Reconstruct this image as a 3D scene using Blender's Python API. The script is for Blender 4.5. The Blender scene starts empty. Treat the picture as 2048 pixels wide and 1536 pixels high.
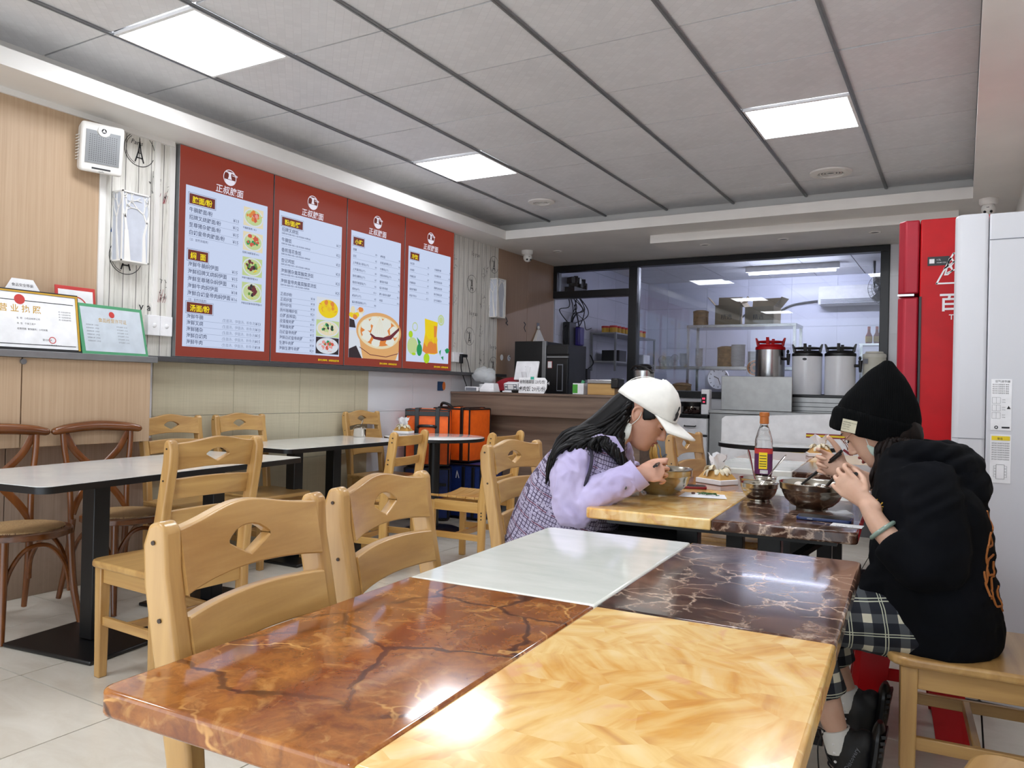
import bpy, math, random
from mathutils import Vector, Matrix, noise
random.seed(7)
PI=math.pi
SC=bpy.context.scene; COL=SC.collection
# ---------------------------------------------------------------- camera, world, light, exposure
EXPO=.62
SC.view_settings.view_transform='Standard'; SC.view_settings.look='None'
SC.view_settings.exposure=EXPO; SC.view_settings.gamma=1; SC.view_settings.use_curve_mapping=False
cam=bpy.data.cameras.new('camera'); cam.sensor_width=36; cam.lens=1552.7/2048*36; cam.clip_start=.02; cam.clip_end=60
co=bpy.data.objects.new('camera',cam); COL.objects.link(co); SC.camera=co
_r=Vector((.86465109,.50183641,.02321021)); _d=Vector((.01746117,.01615234,-.99971706)); _f=Vector((-.50206932,.86481173,.00520349))
R3=Matrix((_r,-_d,-_f)).transposed()
co.matrix_world=Matrix.Translation((0,0,1.15))@R3.to_4x4()
W=bpy.data.worlds.new('world'); SC.world=W; W.use_nodes=True
W.node_tree.nodes['Background'].inputs[0].default_value=(.80,.87,.95,1); W.node_tree.nodes['Background'].inputs[1].default_value=1.8
PANEL_E=14.0      # ceiling LED panels
KIT_E=23.0
SC.cycles.use_denoising=True
try:
    SC.cycles.max_bounces=8; SC.cycles.sample_clamp_indirect=6
except Exception: pass
# ---------------------------------------------------------------- colour and materials
def lin(c): return c/12.92 if c<=.04045 else ((c+.055)/1.055)**2.4
def rgb(h):
    if isinstance(h,str): return tuple(lin(int(h[i:i+2],16)/255) for i in (0,2,4))+(1,)
    return tuple(h)+(1,)
class NT:
    def __init__(s,name):
        s.m=bpy.data.materials.new(name); s.m.use_nodes=True; s.t=s.m.node_tree; s.n=s.t.nodes; s.b=s.n['Principled BSDF']
    def add(s,t,**k):
        n=s.n.new(t)
        for a,v in k.items():
            if isinstance(a,str) and hasattr(n,a): setattr(n,a,v)
        return n
    def L(s,a,b): s.t.links.new(a,b)
    def coord(s,kind='Object',scale=(1,1,1),rot=(0,0,0),rnd=False):
        tc=s.add('ShaderNodeTexCoord'); mp=s.add('ShaderNodeMapping'); s.L(tc.outputs[kind],mp.inputs[0])
        mp.inputs['Scale'].default_value=scale; mp.inputs['Rotation'].default_value=rot
        if rnd:
            oi=s.add('ShaderNodeObjectInfo'); vm=s.add('ShaderNodeVectorMath',operation='SCALE'); vm.inputs[3].default_value=37.
            cb=s.add('ShaderNodeCombineXYZ')
            for i in range(3): s.L(oi.outputs['Random'],cb.inputs[i])
            s.L(cb.outputs[0],vm.inputs[0]); s.L(vm.outputs[0],mp.inputs['Location'])
        return mp.outputs[0]
    def noise(s,v,scale=5,detail=4,rough=.5,dist=0):
        n=s.add('ShaderNodeTexNoise'); s.L(v,n.inputs['Vector']); n.inputs['Scale'].default_value=scale; n.inputs['Detail'].default_value=detail
        n.inputs['Roughness'].default_value=rough; n.inputs['Distortion'].default_value=dist; return n
    def ramp(s,fac,stops,interp='LINEAR'):
        r=s.add('ShaderNodeValToRGB'); s.L(fac,r.inputs[0]); e=r.color_ramp.elements; r.color_ramp.interpolation=interp
        while len(e)<len(stops): e.new(.5)
        for i,(p,c) in enumerate(stops): e[i].position=p; e[i].color=rgb(c)
        return r.outputs[0]
    def mix(s,fac,a,b,mode='MIX'):
        m=s.add('ShaderNodeMix',data_type='RGBA',blend_type=mode)
        for sock,val in ((m.inputs[0],fac),(m.inputs[6],a),(m.inputs[7],b)):
            if hasattr(val,'links') or hasattr(val,'is_output'): s.L(val,sock)
            elif isinstance(val,(int,float)): sock.default_value=val
            else: sock.default_value=rgb(val)
        return m.outputs[2]
    def math(s,op,a,b=0.,c=None):
        m=s.add('ShaderNodeMath',operation=op)
        for i,v in enumerate((a,b,c)):
            if v is None: continue
            if isinstance(v,(int,float)): m.inputs[i].default_value=v
            else: s.L(v,m.inputs[i])
        return m.outputs[0]
    def col(s,c):
        if isinstance(c,(str,tuple)): s.b.inputs['Base Color'].default_value=rgb(c)
        else: s.L(c,s.b.inputs['Base Color'])
    def bump(s,h,strength=.3,dist=.002):
        b=s.add('ShaderNodeBump'); b.inputs['Strength'].default_value=strength; b.inputs['Distance'].default_value=dist
        s.L(h,b.inputs['Height']); s.L(b.outputs[0],s.b.inputs['Normal'])
    def p(s,rough=.5,metal=0,coat=0,spec=None,trans=None,ior=None,sheen=0,coatr=.05,sss=0):
        i=s.b.inputs; i['Roughness'].default_value=rough; i['Metallic'].default_value=metal; i['Coat Weight'].default_value=coat; i['Coat Roughness'].default_value=coatr
        if spec is not None: i['Specular IOR Level'].default_value=spec
        if trans is not None: i['Transmission Weight'].default_value=trans
        if ior: i['IOR'].default_value=ior
        if sheen: i['Sheen Weight'].default_value=sheen
        if sss: i['Subsurface Weight'].default_value=sss; i['Subsurface Radius'].default_value=(.02,.008,.004); i['Subsurface Scale'].default_value=.3
        return s.m
def plain(name,c,rough=.5,metal=0,var=.06,scale=12,**k):
    n=NT(name); v=n.coord(rnd=True); t=n.noise(v,scale,3); c0=rgb(c)
    a=tuple(x*(1-var) for x in c0[:3]); b=tuple(min(1,x*(1+var)) for x in c0[:3])
    n.col(n.ramp(t.outputs[0],[(.35,a),(.65,b)])); return n.p(rough,metal,**k)
def emit(name,c,s=1.0):
    n=NT(name); n.col((0.02,.02,.02)); n.b.inputs['Emission Color'].default_value=rgb(c); n.b.inputs['Emission Strength'].default_value=s
    return n.p(.6,spec=.2)
def glow_print(name,c,s=.82): return emit(name,c,s*2**-EXPO*.95)
def wood(name,axis,c1,c2,c3,rough=.32,sc=1.,coat=.25):
    n=NT(name); st=[34*sc]*3; st[axis]=2.2*sc
    v=n.coord(scale=tuple(st),rnd=True); t=n.noise(v,1,6,.6,.35)
    st2=[9*sc]*3; st2[axis]=.9*sc; v2=n.coord(scale=tuple(st2),rnd=True); w=n.noise(v2,1,3,.5,1.6)
    a=n.ramp(t.outputs[0],[(.25,c1),(.55,c2),(.8,c3)]); b=n.ramp(w.outputs[0],[(.35,c1),(.6,c3)])
    n.col(n.mix(.4,a,b)); n.bump(t.outputs[0],.08,.001); return n.p(rough,coat=coat,coatr=.15)
AX='xyz'
M={}
for i in range(3):
    M['wood'+AX[i]]=wood('beech_wood_'+AX[i],i,'9E7440','B98F54','CDA76A')
    M['pine'+AX[i]]=wood('pine_wood_'+AX[i],i,'B08040','C99B54','DBB270')
    M['brown'+AX[i]]=wood('brown_bentwood_'+AX[i],i,'4E280C','6C3A14','8A5020',rough=.25,coat=.5)
M['bolt']=plain('dark_bolt','3A2A1C',.5)
M['black']=plain('black_powder_coat','0C0D0F',.38)
M['blackm']=plain('black_frame_paint','0B0C10',.35)
M['white']=plain('white_paint','EDEDEE',.5)
M['offwhite']=plain('off_white_plaster','E6E3DE',.6,scale=3,var=.03)
M['grey']=plain('grey_aluminium','8E9092',.35,.6)
M['dgrey']=plain('dark_grey_metal_trim','5A5A5C',.4,.5)
M['steel']=plain('brushed_steel','B9BABB',.24,1.)
M['steeld']=plain('dull_steel_sheet','9C9C9B',.38,.9)
M['bowl']=plain('polished_steel','C9C4BC',.09,1.,var=.02)
M['bowlin']=plain('soup_surface','8A8672',.2)
def tabletop_white():
    n=NT('white_table_laminate'); v=n.coord(scale=(3,3,3)); t=n.noise(v,2,5,.6,1.0); n.col(n.ramp(t.outputs[0],[(.3,'EBECE8'),(.7,'F5F5F1')])); return n.p(.12,coat=.3)
M['lam']=tabletop_white()
def orange_marble():
    n=NT('orange_brown_marble'); v=n.coord(scale=(1,1,1)); a=n.noise(v,9,8,.65,.6); a2=n.noise(v,2.5,4,.6,.4)
    base=n.ramp(a.outputs[0],[(.22,'5A2A10'),(.42,'85471C'),(.6,'A5672C'),(.82,'C68C4C')])
    base=n.mix(n.math('MULTIPLY',a2.outputs[0],.6),base,n.ramp(a.outputs[0],[(.3,'6E3418'),(.7,'A86430')]))
    mo=n.noise(v,34,5,.7,.8); base=n.mix(n.ramp(mo.outputs[0],[(.45,(0,0,0)),(.65,(.45,.45,.45))]),base,'5C2C12'); mo2=n.noise(v,22,4,.6,1.2); base=n.mix(n.ramp(mo2.outputs[0],[(.56,(0,0,0)),(.72,(.5,.5,.5))]),base,'D09A58')
    wv=n.noise(v,3.2,5,.55,.0)
    vm=n.add('ShaderNodeVectorMath',operation='MULTIPLY_ADD'); n.L(wv.outputs['Color'],vm.inputs[0]); vm.inputs[1].default_value=(.22,.22,.22); n.L(v,vm.inputs[2])
    vo=n.add('ShaderNodeTexVoronoi',feature='DISTANCE_TO_EDGE'); n.L(vm.outputs[0],vo.inputs['Vector']); vo.inputs['Scale'].default_value=4.2
    vein=n.ramp(vo.outputs['Distance'],[(0,(1,1,1)),(.007,(1,1,1)),(.026,(0,0,0))]); gate=n.ramp(n.noise(v,3,2).outputs[0],[(.32,(0,0,0)),(.46,(1,1,1))])
    vm2=n.math('MULTIPLY',vein,gate)
    c=n.mix(n.math('MULTIPLY',vm2,.9),base,n.ramp(a.outputs[0],[(.35,'32140A'),(.62,'4A2012')]))
    vo2=n.add('ShaderNodeTexVoronoi',feature='DISTANCE_TO_EDGE'); vm3=n.add('ShaderNodeVectorMath',operation='MULTIPLY_ADD'); n.L(wv.outputs['Color'],vm3.inputs[0]); vm3.inputs[1].default_value=(.5,.4,.3); n.L(v,vm3.inputs[2])
    n.L(vm3.outputs[0],vo2.inputs['Vector']); vo2.inputs['Scale'].default_value=4.6
    g2=n.ramp(n.noise(v,4.5,3).outputs[0],[(.52,(0,0,0)),(.62,(1,1,1))])
    light=n.math('MULTIPLY',n.ramp(vo2.outputs['Distance'],[(0,(1,1,1)),(.008,(.8,.8,.8)),(.02,(0,0,0))]),g2)
    n.col(n.mix(n.math('MULTIPLY',light,.85),c,'E6B068')); return n.p(.10,coat=.35,coatr=.04,spec=.5)
def yellow_onyx():
    n=NT('yellow_onyx'); v=n.coord(scale=(1,1,1)); vo=n.add('ShaderNodeTexVoronoi'); n.L(n.coord(scale=(1.0,1.6,1.)),vo.inputs['Vector']); vo.inputs['Scale'].default_value=9
    vr=n.add('ShaderNodeVectorRotate',rotation_type='Z_AXIS'); n.L(v,vr.inputs['Vector']); n.L(n.math('MULTIPLY',vo.outputs['Color'],3.0),vr.inputs['Angle'])
    mp=n.add('ShaderNodeMapping'); n.L(vr.outputs[0],mp.inputs[0]); mp.inputs['Scale'].default_value=(2.5,14,3)
    a=n.noise(mp.outputs[0],2.2,4,.5,.5); b=n.noise(v,5,4,.6,.8)
    c1=n.ramp(a.outputs[0],[(.3,'C07A2C'),(.42,'DEA752'),(.55,'EEC880'),(.72,'F4DBA8')]); c2=n.ramp(b.outputs[0],[(.35,'D89C48'),(.6,'F2D292')])
    c=n.mix(.45,c1,c2); pk=n.noise(v,11,3,.5,1.5); c=n.mix(n.ramp(pk.outputs[0],[(.62,(0,0,0)),(.72,(.45,.45,.45))]),c,'E0A080')
    n.col(c); return n.p(.14,coat=.25,coatr=.05,spec=.5)
def emperador():
    n=NT('dark_brown_marble'); v=n.coord(); a=n.noise(v,7,7,.65,.8)
    base=n.ramp(a.outputs[0],[(.3,'241511'),(.5,'4A3026'),(.7,'7A5846')])
    wv=n.noise(v,9,5,.6,0); vm=n.add('ShaderNodeVectorMath',operation='MULTIPLY_ADD'); n.L(wv.outputs['Color'],vm.inputs[0]); vm.inputs[1].default_value=(.16,.12,.16); n.L(v,vm.inputs[2])
    vo=n.add('ShaderNodeTexVoronoi',feature='DISTANCE_TO_EDGE'); n.L(vm.outputs[0],vo.inputs['Vector']); vo.inputs['Scale'].default_value=15
    g=n.ramp(n.noise(v,10,2).outputs[0],[(.38,(0,0,0)),(.6,(1,1,1))])
    vein=n.math('MULTIPLY',n.ramp(vo.outputs['Distance'],[(0,(1,1,1)),(.035,(.45,.45,.45)),(.10,(0,0,0))]),g)
    n.col(n.mix(n.math('MULTIPLY',vein,.9),base,'CBB09A')); return n.p(.12,coat=.15,coatr=.03,spec=.42)
def white_marble():
    n=NT('white_marble'); v=n.coord(scale=(1,3,1),rot=(0,0,.5)); a=n.noise(v,3,5,.6,1.2)
    n.col(n.ramp(a.outputs[0],[(.3,'DDE1D8'),(.55,'EAECE4'),(.75,'F1F2EC')])); return n.p(.12,coat=.4,coatr=.05)
M['mo']=orange_marble(); M['my']=yellow_onyx(); M['md']=emperador(); M['mw']=white_marble()
def floor_mat():
    n=NT('cream_floor_tile'); v=n.coord(scale=(1.2,3,1),rnd=True); a=n.noise(v,3,5,.6,.8); b=n.noise(n.coord('Object',scale=(60,60,60)),1,2)
    c=n.ramp(a.outputs[0],[(.3,'CFC7B8'),(.6,'DAD4C7'),(.8,'E0DACE')]); n.col(c); n.b.inputs['Roughness'].default_value=.3
    return n.p(.24,coat=.15,coatr=.2)
M['tile']=floor_mat(); M['grout']=plain('dark_grout','3A352F',.8)
def ceil_mat():
    n=NT('embossed_ceiling_panel'); v=n.coord(scale=(1,1,1))
    ck=n.add('ShaderNodeTexBrick'); n.L(n.coord(scale=(1,1,1),rot=(0,0,.785)),ck.inputs['Vector']); ck.inputs['Scale'].default_value=8; ck.inputs['Mortar Size'].default_value=.012
    ck.inputs['Color1'].default_value=(.2,.2,.2,1); ck.inputs['Color2'].default_value=(1,1,1,1); ck.inputs['Brick Width'].default_value=.30; ck.inputs['Row Height'].default_value=.30; ck.offset=.5
    d=n.noise(n.coord(rnd=True),3,4); c=n.ramp(d.outputs[0],[(.3,'D6D6D8'),(.7,'E0E0E2')])
    c=n.mix(n.math('MULTIPLY',ck.outputs['Color'],.32),c,'F2F2F4'); n.col(c); n.bump(ck.outputs['Color'],.5,.002); return n.p(.42,spec=.5)
M['ceil']=ceil_mat()
def grain(name,c1,c2,axis=2,sc=1.,rough=.55):
    n=NT(name); st=[90*sc]*3; st[axis]=1.6*sc; a=n.noise(n.coord(scale=tuple(st)),1,5,.6,.15); b=n.noise(n.coord(scale=(2,2,1.2)),1.2,3)
    n.col(n.mix(.25,n.ramp(a.outputs[0],[(.3,c1),(.7,c2)]),n.ramp(b.outputs[0],[(.3,c1),(.7,c2)]))); return n.p(rough)
M['beige']=grain('beige_laminate','AE9274','C2A78A'); M['brownpan']=grain('brown_laminate','9B7E67','AA8D75')
def low_laminate():
    n=NT('lower_laminate'); a=n.noise(n.coord(scale=(90,90,1.6)),1,5,.6,.15); tc=n.add('ShaderNodeTexCoord'); sp=n.add('ShaderNodeSeparateXYZ'); n.L(tc.outputs['Object'],sp.inputs[0])
    d=n.noise(n.coord(scale=(6,6,6)),1,5,.7); c=n.ramp(a.outputs[0],[(.3,'9C8573'),(.7,'AD9684')])
    h=n.ramp(n.math('ADD',sp.outputs[2],n.math('MULTIPLY',d.outputs[0],.25)),[(.10,(.75,.75,.75)),(.34,(0,0,0))]); n.col(n.mix(h,c,'6E5A45')); return n.p(.55)  # browner and darker towards the bottom, with an uneven upper edge
M['lowpan']=low_laminate()
def walnut():
    n=NT('grey_walnut_counter'); a=n.noise(n.coord(scale=(1.1,14,26)),1,6,.62,.5); b=n.noise(n.coord(scale=(.7,5,7)),1,3,.5,1.)
    n.col(n.mix(.45,n.ramp(a.outputs[0],[(.25,'4F3F35'),(.5,'6E5A4C'),(.75,'8D7868')]),n.ramp(b.outputs[0],[(.35,'5A483D'),(.65,'857060')]))); return n.p(.45)
M['walnut']=walnut()
def linen_tile():
    n=NT('khaki_linen_wall_tile'); a=n.noise(n.coord(scale=(3,3,80)),1,4,.6,.3); b=n.noise(n.coord(scale=(80,80,3)),1,3)
    n.col(n.mix(.5,n.ramp(a.outputs[0],[(.3,'B8B096'),(.7,'C6BEA4')]),n.ramp(b.outputs[0],[(.3,'BAB298'),(.7,'C8C0A6')]))); return n.p(.45)
M['linen']=linen_tile()
M['wtile']=plain('white_wall_tile','DCDDE2',.22,scale=2,var=.03); M['ktile']=plain('kitchen_blue_white_tile','C6C8D6',.16,scale=1.5,var=.05)
def plank_paper():
    n=NT('white_plank_wallpaper'); tc=n.add('ShaderNodeTexCoord'); sp=n.add('ShaderNodeSeparateXYZ'); n.L(tc.outputs['Object'],sp.inputs[0])
    g=n.noise(n.coord(scale=(40,70,3.5)),1,6,.7,.6); g2=n.noise(n.coord(scale=(12,22,1.6)),1,4,.7,.8)
    c=n.ramp(g.outputs[0],[(.28,'A09C94'),(.42,'D6D3CA'),(.6,'E4E1DA'),(.8,'EBE9E3')]); c=n.mix(n.ramp(g2.outputs[0],[(.5,(0,0,0)),(.75,(.5,.5,.5))]),c,'A5A298')
    w=n.math('FRACT',n.math('MULTIPLY',sp.outputs[1],1/.082)); ln=n.math('LESS_THAN',n.math('ABSOLUTE',n.math('SUBTRACT',w,.5)),.022)
    n.col(n.mix(ln,c,'3E3C38')); return n.p(.7)
M['paper']=plank_paper()
M['ink']=plain('black_ink','2A2A2C',.7); M['inkr']=plain('red_ink','8E2F3A',.7); M['inkb']=plain('blue_ink','234A78',.7)
M['goldink']=plain('gold_ink','C59A2E',.5); M['redp']=plain('red_print','C23A36',.6); M['greenp']=plain('green_print','4C9A6C',.5)
M['greyink']=plain('grey_ink','7C7F88',.7); M['yell']=plain('yellow_print','F0D420',.5); M['orp']=plain('orange_print','E07A26',.5)
M['panel']=emit('led_diffuser','F4F8FF',PANEL_E); M['tube']=emit('fluorescent_tube','E4E8FF',KIT_E*5)
M['dark']=plain('black_plastic','101012',.35); M['plastic']=plain('white_plastic','F0F0F2',.35)
M['red']=plain('red_plastic','BE0410',.42,spec=.3); M['maroon']=plain('dark_red_plastic','8C1424',.35)
def glassm(name,c='FFFFFF',rough=0.,ior=1.45):
    n=NT(name); n.col(c); return n.p(rough,trans=1.,ior=ior)
M['glass']=glassm('window_glass','F2F6FA'); M['clear']=glassm('clear_plastic','FBFBFB',.03,1.35)
def thinfilm(name,c,alpha,rough=.2):
    n=NT(name); n.col(c); n.b.inputs['Alpha'].default_value=alpha; return n.p(rough)
M['film']=thinfilm('thin_plastic_film','E8ECEE',.35)
# ---------------------------------------------------------------- mesh builder
def rotm(rx=0,ry=0,rz=0): return Matrix.Rotation(rz,4,'Z')@Matrix.Rotation(ry,4,'Y')@Matrix.Rotation(rx,4,'X')
def T(x,y,z): return Matrix.Translation((x,y,z))
def frame(o,u,v):
    u=Vector(u).normalized(); v=Vector(v); n=u.cross(v).normalized(); v=n.cross(u)
    return Matrix.Translation(Vector(o))@Matrix((u,v,n)).transposed().to_4x4()
def cat(pts,n=6):
    P=[Vector(p) for p in pts]
    if len(P)<3: return [P[0].lerp(P[-1],i/n) for i in range(n+1)]
    out=[]
    for i in range(len(P)-1):
        a=P[max(i-1,0)];b=P[i];c=P[i+1];d=P[min(i+2,len(P)-1)]
        for k in range(n):
            t=k/n; out.append(.5*((2*b)+(c-a)*t+(2*a-5*b+4*c-d)*t*t+(3*b-a-3*c+d)*t**3))
    out.append(P[-1]); return out
def catf(v,n=6):
    return [x[0] for x in cat([(a,0,0) for a in v],n)]
class MB:
    def __init__(s): s.v=[];s.f=[];s.m=[];s.mi=0
    def add(s,vs,fs,X=None):
        b=len(s.v)
        s.v+= [X@Vector(p) for p in vs] if X is not None else [Vector(p) for p in vs]
        s.f+=[tuple(i+b for i in f) for f in fs]; s.m+=[s.mi]*len(fs); return s
    def bb(s,x0,x1,y0,y1,z0,z1,X=None):
        vs=[(x,y,z) for z in (z0,z1) for y in (y0,y1) for x in (x0,x1)]
        return s.add(vs,[(0,2,3,1),(4,5,7,6),(0,1,5,4),(2,6,7,3),(0,4,6,2),(1,3,7,5)],X)
    def box(s,c,d,X=None,rz=0,ry=0,rx=0):
        Y=T(*c)@rotm(rx,ry,rz); Y=X@Y if X is not None else Y
        return s.bb(-d[0]/2,d[0]/2,-d[1]/2,d[1]/2,-d[2]/2,d[2]/2,Y)
    def prism(s,pts,h,X=None,z0=0):
        n=len(pts); vs=[(p[0],p[1],z0) for p in pts]+[(p[0],p[1],z0+h) for p in pts]
        return s.add(vs,[tuple(range(n-1,-1,-1)),tuple(range(n,2*n))]+[(i,(i+1)%n,n+(i+1)%n,n+i) for i in range(n)],X)
    def poly(s,pts,X,z=0): return s.add([(p[0],p[1],z) for p in pts],[tuple(range(len(pts)))],X)
    def rect(s,u0,u1,v0,v1,X,z=0): return s.poly([(u0,v0),(u1,v0),(u1,v1),(u0,v1)],X,z)
    def disc(s,u,v,r,X,z=0,n=20,ry=None,rot=0):
        ry=ry or r; c,k=math.cos(rot),math.sin(rot)
        return s.poly([(u+r*math.cos(a)*c-ry*math.sin(a)*k,v+r*math.cos(a)*k+ry*math.sin(a)*c) for a in [2*PI*i/n for i in range(n)]],X,z)
    def ring(s,u,v,r0,r1,X,z=0,n=28,a0=0,a1=2*PI,k=1.):
        vs=[];fs=[]
        for i in range(n+1):
            a=a0+(a1-a0)*i/n
            for r in (r0,r1): vs.append((u+r*math.cos(a),v+k*r*math.sin(a),z))
        for i in range(n): fs.append((2*i,2*i+1,2*i+3,2*i+2))
        return s.add(vs,fs,X)
    def line(s,pts,w,X,z=0):
        for a,b in zip(pts[:-1],pts[1:]):
            d=Vector((b[0]-a[0],b[1]-a[1])); 
            if d.length<1e-9: continue
            d.normalize(); p=Vector((-d.y,d.x))*w/2; e=d*w*.3
            s.poly([(a[0]-e.x-p.x,a[1]-e.y-p.y),(b[0]+e.x-p.x,b[1]+e.y-p.y),(b[0]+e.x+p.x,b[1]+e.y+p.y),(a[0]-e.x+p.x,a[1]-e.y+p.y)],X,z)
        return s
    def lathe(s,prof,c=(0,0,0),n=24,X=None,cap=True):
        vs=[];fs=[]
        for r,z in prof:
            for i in range(n): a=2*PI*i/n; vs.append((c[0]+r*math.cos(a),c[1]+r*math.sin(a),c[2]+z))
        for j in range(len(prof)-1):
            for i in range(n): k=(i+1)%n; fs.append((j*n+i,j*n+k,(j+1)*n+k,(j+1)*n+i))
        if cap:
            if prof[0][0]>1e-6: fs.append(tuple(range(n-1,-1,-1)))
            if prof[-1][0]>1e-6: fs.append(tuple(range((len(prof)-1)*n,len(prof)*n)))
        return s.add(vs,fs,X)
    def loft(s,rings,cap=True,X=None):
        n=len(rings[0]); vs=[p for r in rings for p in r]; fs=[]
        for j in range(len(rings)-1):
            for i in range(n): k=(i+1)%n; fs.append((j*n+i,j*n+k,(j+1)*n+k,(j+1)*n+i))
        if cap: fs+= [tuple(range(n-1,-1,-1)),tuple(range((len(rings)-1)*n,len(rings)*n))]
        return s.add(vs,fs,X)
    def tube(s,pts,r,n=10,sm=0,X=None,cap=True,flat=1.,up=None,round_=False):
        P=[Vector(p) for p in pts]; R=list(r) if isinstance(r,(list,tuple)) else [r]*len(P)
        F=list(flat) if isinstance(flat,(list,tuple)) else [flat]*len(P)
        if sm: 
            P=cat(P,sm); R=catf(R,sm) if len(R)>2 else [R[0]+(R[-1]-R[0])*i/(len(P)-1) for i in range(len(P))]
            F=catf(F,sm) if len(F)>2 else [F[0]+(F[-1]-F[0])*i/(len(P)-1) for i in range(len(P))]
        if round_:
            d0=(P[0]-P[1]).normalized(); d1=(P[-1]-P[-2]).normalized(); P=[P[0]+d0*R[0]*.85,P[0]+d0*R[0]*.5]+P+[P[-1]+d1*R[-1]*.5,P[-1]+d1*R[-1]*.85]
            R=[R[0]*.4,R[0]*.8]+R+[R[-1]*.8,R[-1]*.4]; F=[F[0]]*2+F+[F[-1]]*2
        u=Vector(up) if up is not None else None; rings=[]; prev=None
        for i,p in enumerate(P):
            t=(P[min(i+1,len(P)-1)]-P[max(i-1,0)]).normalized()
            if u is not None: a=(u-t*u.dot(t)).normalized()
            else:
                if prev is None: prev=Vector((0,0,1)) if abs(t.z)<.9 else Vector((1,0,0))
                a=(prev-t*prev.dot(t)).normalized(); prev=a
            b=t.cross(a)
            rings.append([p+a*R[i]*F[i]*math.cos(2*PI*k/n)+b*R[i]*math.sin(2*PI*k/n) for k in range(n)])
        return s.loft(rings,cap,X)
    def cyl(s,p0,p1,r0,r1=None,n=14): return s.tube([p0,p1],[r0,r1 if r1 is not None else r0],n)
    def ball(s,c,r,n=12,X=None,m=None):
        r=(r,r,r) if isinstance(r,(int,float)) else r; m=m or n; Y=T(*c)@Matrix.Diagonal((r[0],r[1],r[2],1)); Y=X@Y if X is not None else Y
        return s.lathe([(math.sin(PI*j/m) if 0<j<m else 0.0,-math.cos(PI*j/m)) for j in range(m+1)],n=n,X=Y,cap=False)
    def text(s,t,size,X,u=0,v=0,z=0,align='LEFT',sx=1.,bold=0.,sk=0):
        key=(t,bold)
        if key not in TXT:
            c=bpy.data.curves.new('tmp_text','FONT'); c.body=t; c.size=1; c.resolution_u=1; c.offset=bold
            o=bpy.data.objects.new('tmp_text',c); COL.objects.link(o); dg=bpy.context.evaluated_depsgraph_get()
            m=bpy.data.meshes.new_from_object(o.evaluated_get(dg)); TXT[key]=([tuple(q.co) for q in m.vertices],[tuple(q.vertices) for q in m.polygons])
            bpy.data.objects.remove(o); bpy.data.curves.remove(c); bpy.data.meshes.remove(m)
        vs,fs=TXT[key]
        if not vs: return s
        w=max(p[0] for p in vs); off={'LEFT':0,'CENTER':-w/2,'RIGHT':-w}[align]
        return s.add([(u+(p[0]+off+sk*p[1])*size*sx,v+p[1]*size,z) for p in vs],fs,X)
    def build(s,name,mats,parent=None,smooth=True,bev=0,seg=2,label=None,local=False,ang=.7):
        me=bpy.data.meshes.new(name)
        inv=None
        if parent is not None and not local: inv=wm(parent).inverted()
        me.from_pydata([tuple(inv@p) if inv is not None else tuple(p) for p in s.v],[],s.f)
        mats=mats if isinstance(mats,(list,tuple)) else [mats]
        for m in mats: me.materials.append(M[m] if isinstance(m,str) else m)
        if len(mats)>1: me.polygons.foreach_set('material_index',s.m)
        if smooth:
            me.polygons.foreach_set('use_smooth',[True]*len(me.polygons))
            try: me.set_sharp_from_angle(angle=ang)
            except Exception: pass
        me.update(); o=bpy.data.objects.new(name,me); COL.objects.link(o)
        if parent is not None: o.parent=parent; KIDS.setdefault(parent,[]).append(o)
        if bev:
            b=o.modifiers.new('bevel','BEVEL'); b.width=bev; b.segments=seg; b.limit_method='ANGLE'; b.angle_limit=.6
        if label: o['label']=label
        return o
TXT={}; KIDS={}
def wm(o):
    m=o.matrix_basis.copy()
    while o.parent is not None: o=o.parent; m=o.matrix_basis@m
    return m
def tag(o,label,cat,group=None):
    o['label']=label; o['category']=cat
    if group: o['group']=group
    return o
def thing(name,label,cat,loc=(0,0,0),rz=0,group=None):
    o=bpy.data.objects.new(name,None); COL.objects.link(o); o.empty_display_size=.05; o.location=loc; o.rotation_euler=(0,0,rz)
    o.matrix_basis=T(*loc)@Matrix.Rotation(rz,4,'Z')
    return tag(o,label,cat,group)
def struct(o): o['kind']='structure'; return o
def dup(src,loc,rz=0,label=None,group=None):
    def cp(o,par):
        c=o.copy(); COL.objects.link(c); c.parent=par
        if par is not None: KIDS.setdefault(par,[]).append(c)
        for k in KIDS.get(o,[]): cp(k,c)
        return c
    r=cp(src,None); r.matrix_basis=T(*loc)@Matrix.Rotation(rz,4,'Z')
    if label: r['label']=label
    if group: r['group']=group
    return r
def shared(name,me,loc,parent,rz=0,scale=None):
    o=bpy.data.objects.new(name,me); COL.objects.link(o); o.parent=parent; KIDS.setdefault(parent,[]).append(o)
    o.location=loc; o.rotation_euler=(0,0,rz)
    if scale: o.scale=scale
    return o
# planes for flat print: wall print seen from +x (u=+y, v=+z); print seen from -y (u=+x, v=+z)
def PX(x,y,z): return frame((x,y,z),(0,1,0),(0,0,1))
def PY(x,y,z): return frame((x,y,z),(1,0,0),(0,0,1))
def PZ(x,y,z,rz=0): return frame((x,y,z),(math.cos(rz),math.sin(rz),0),(-math.sin(rz),math.cos(rz),0))
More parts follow.
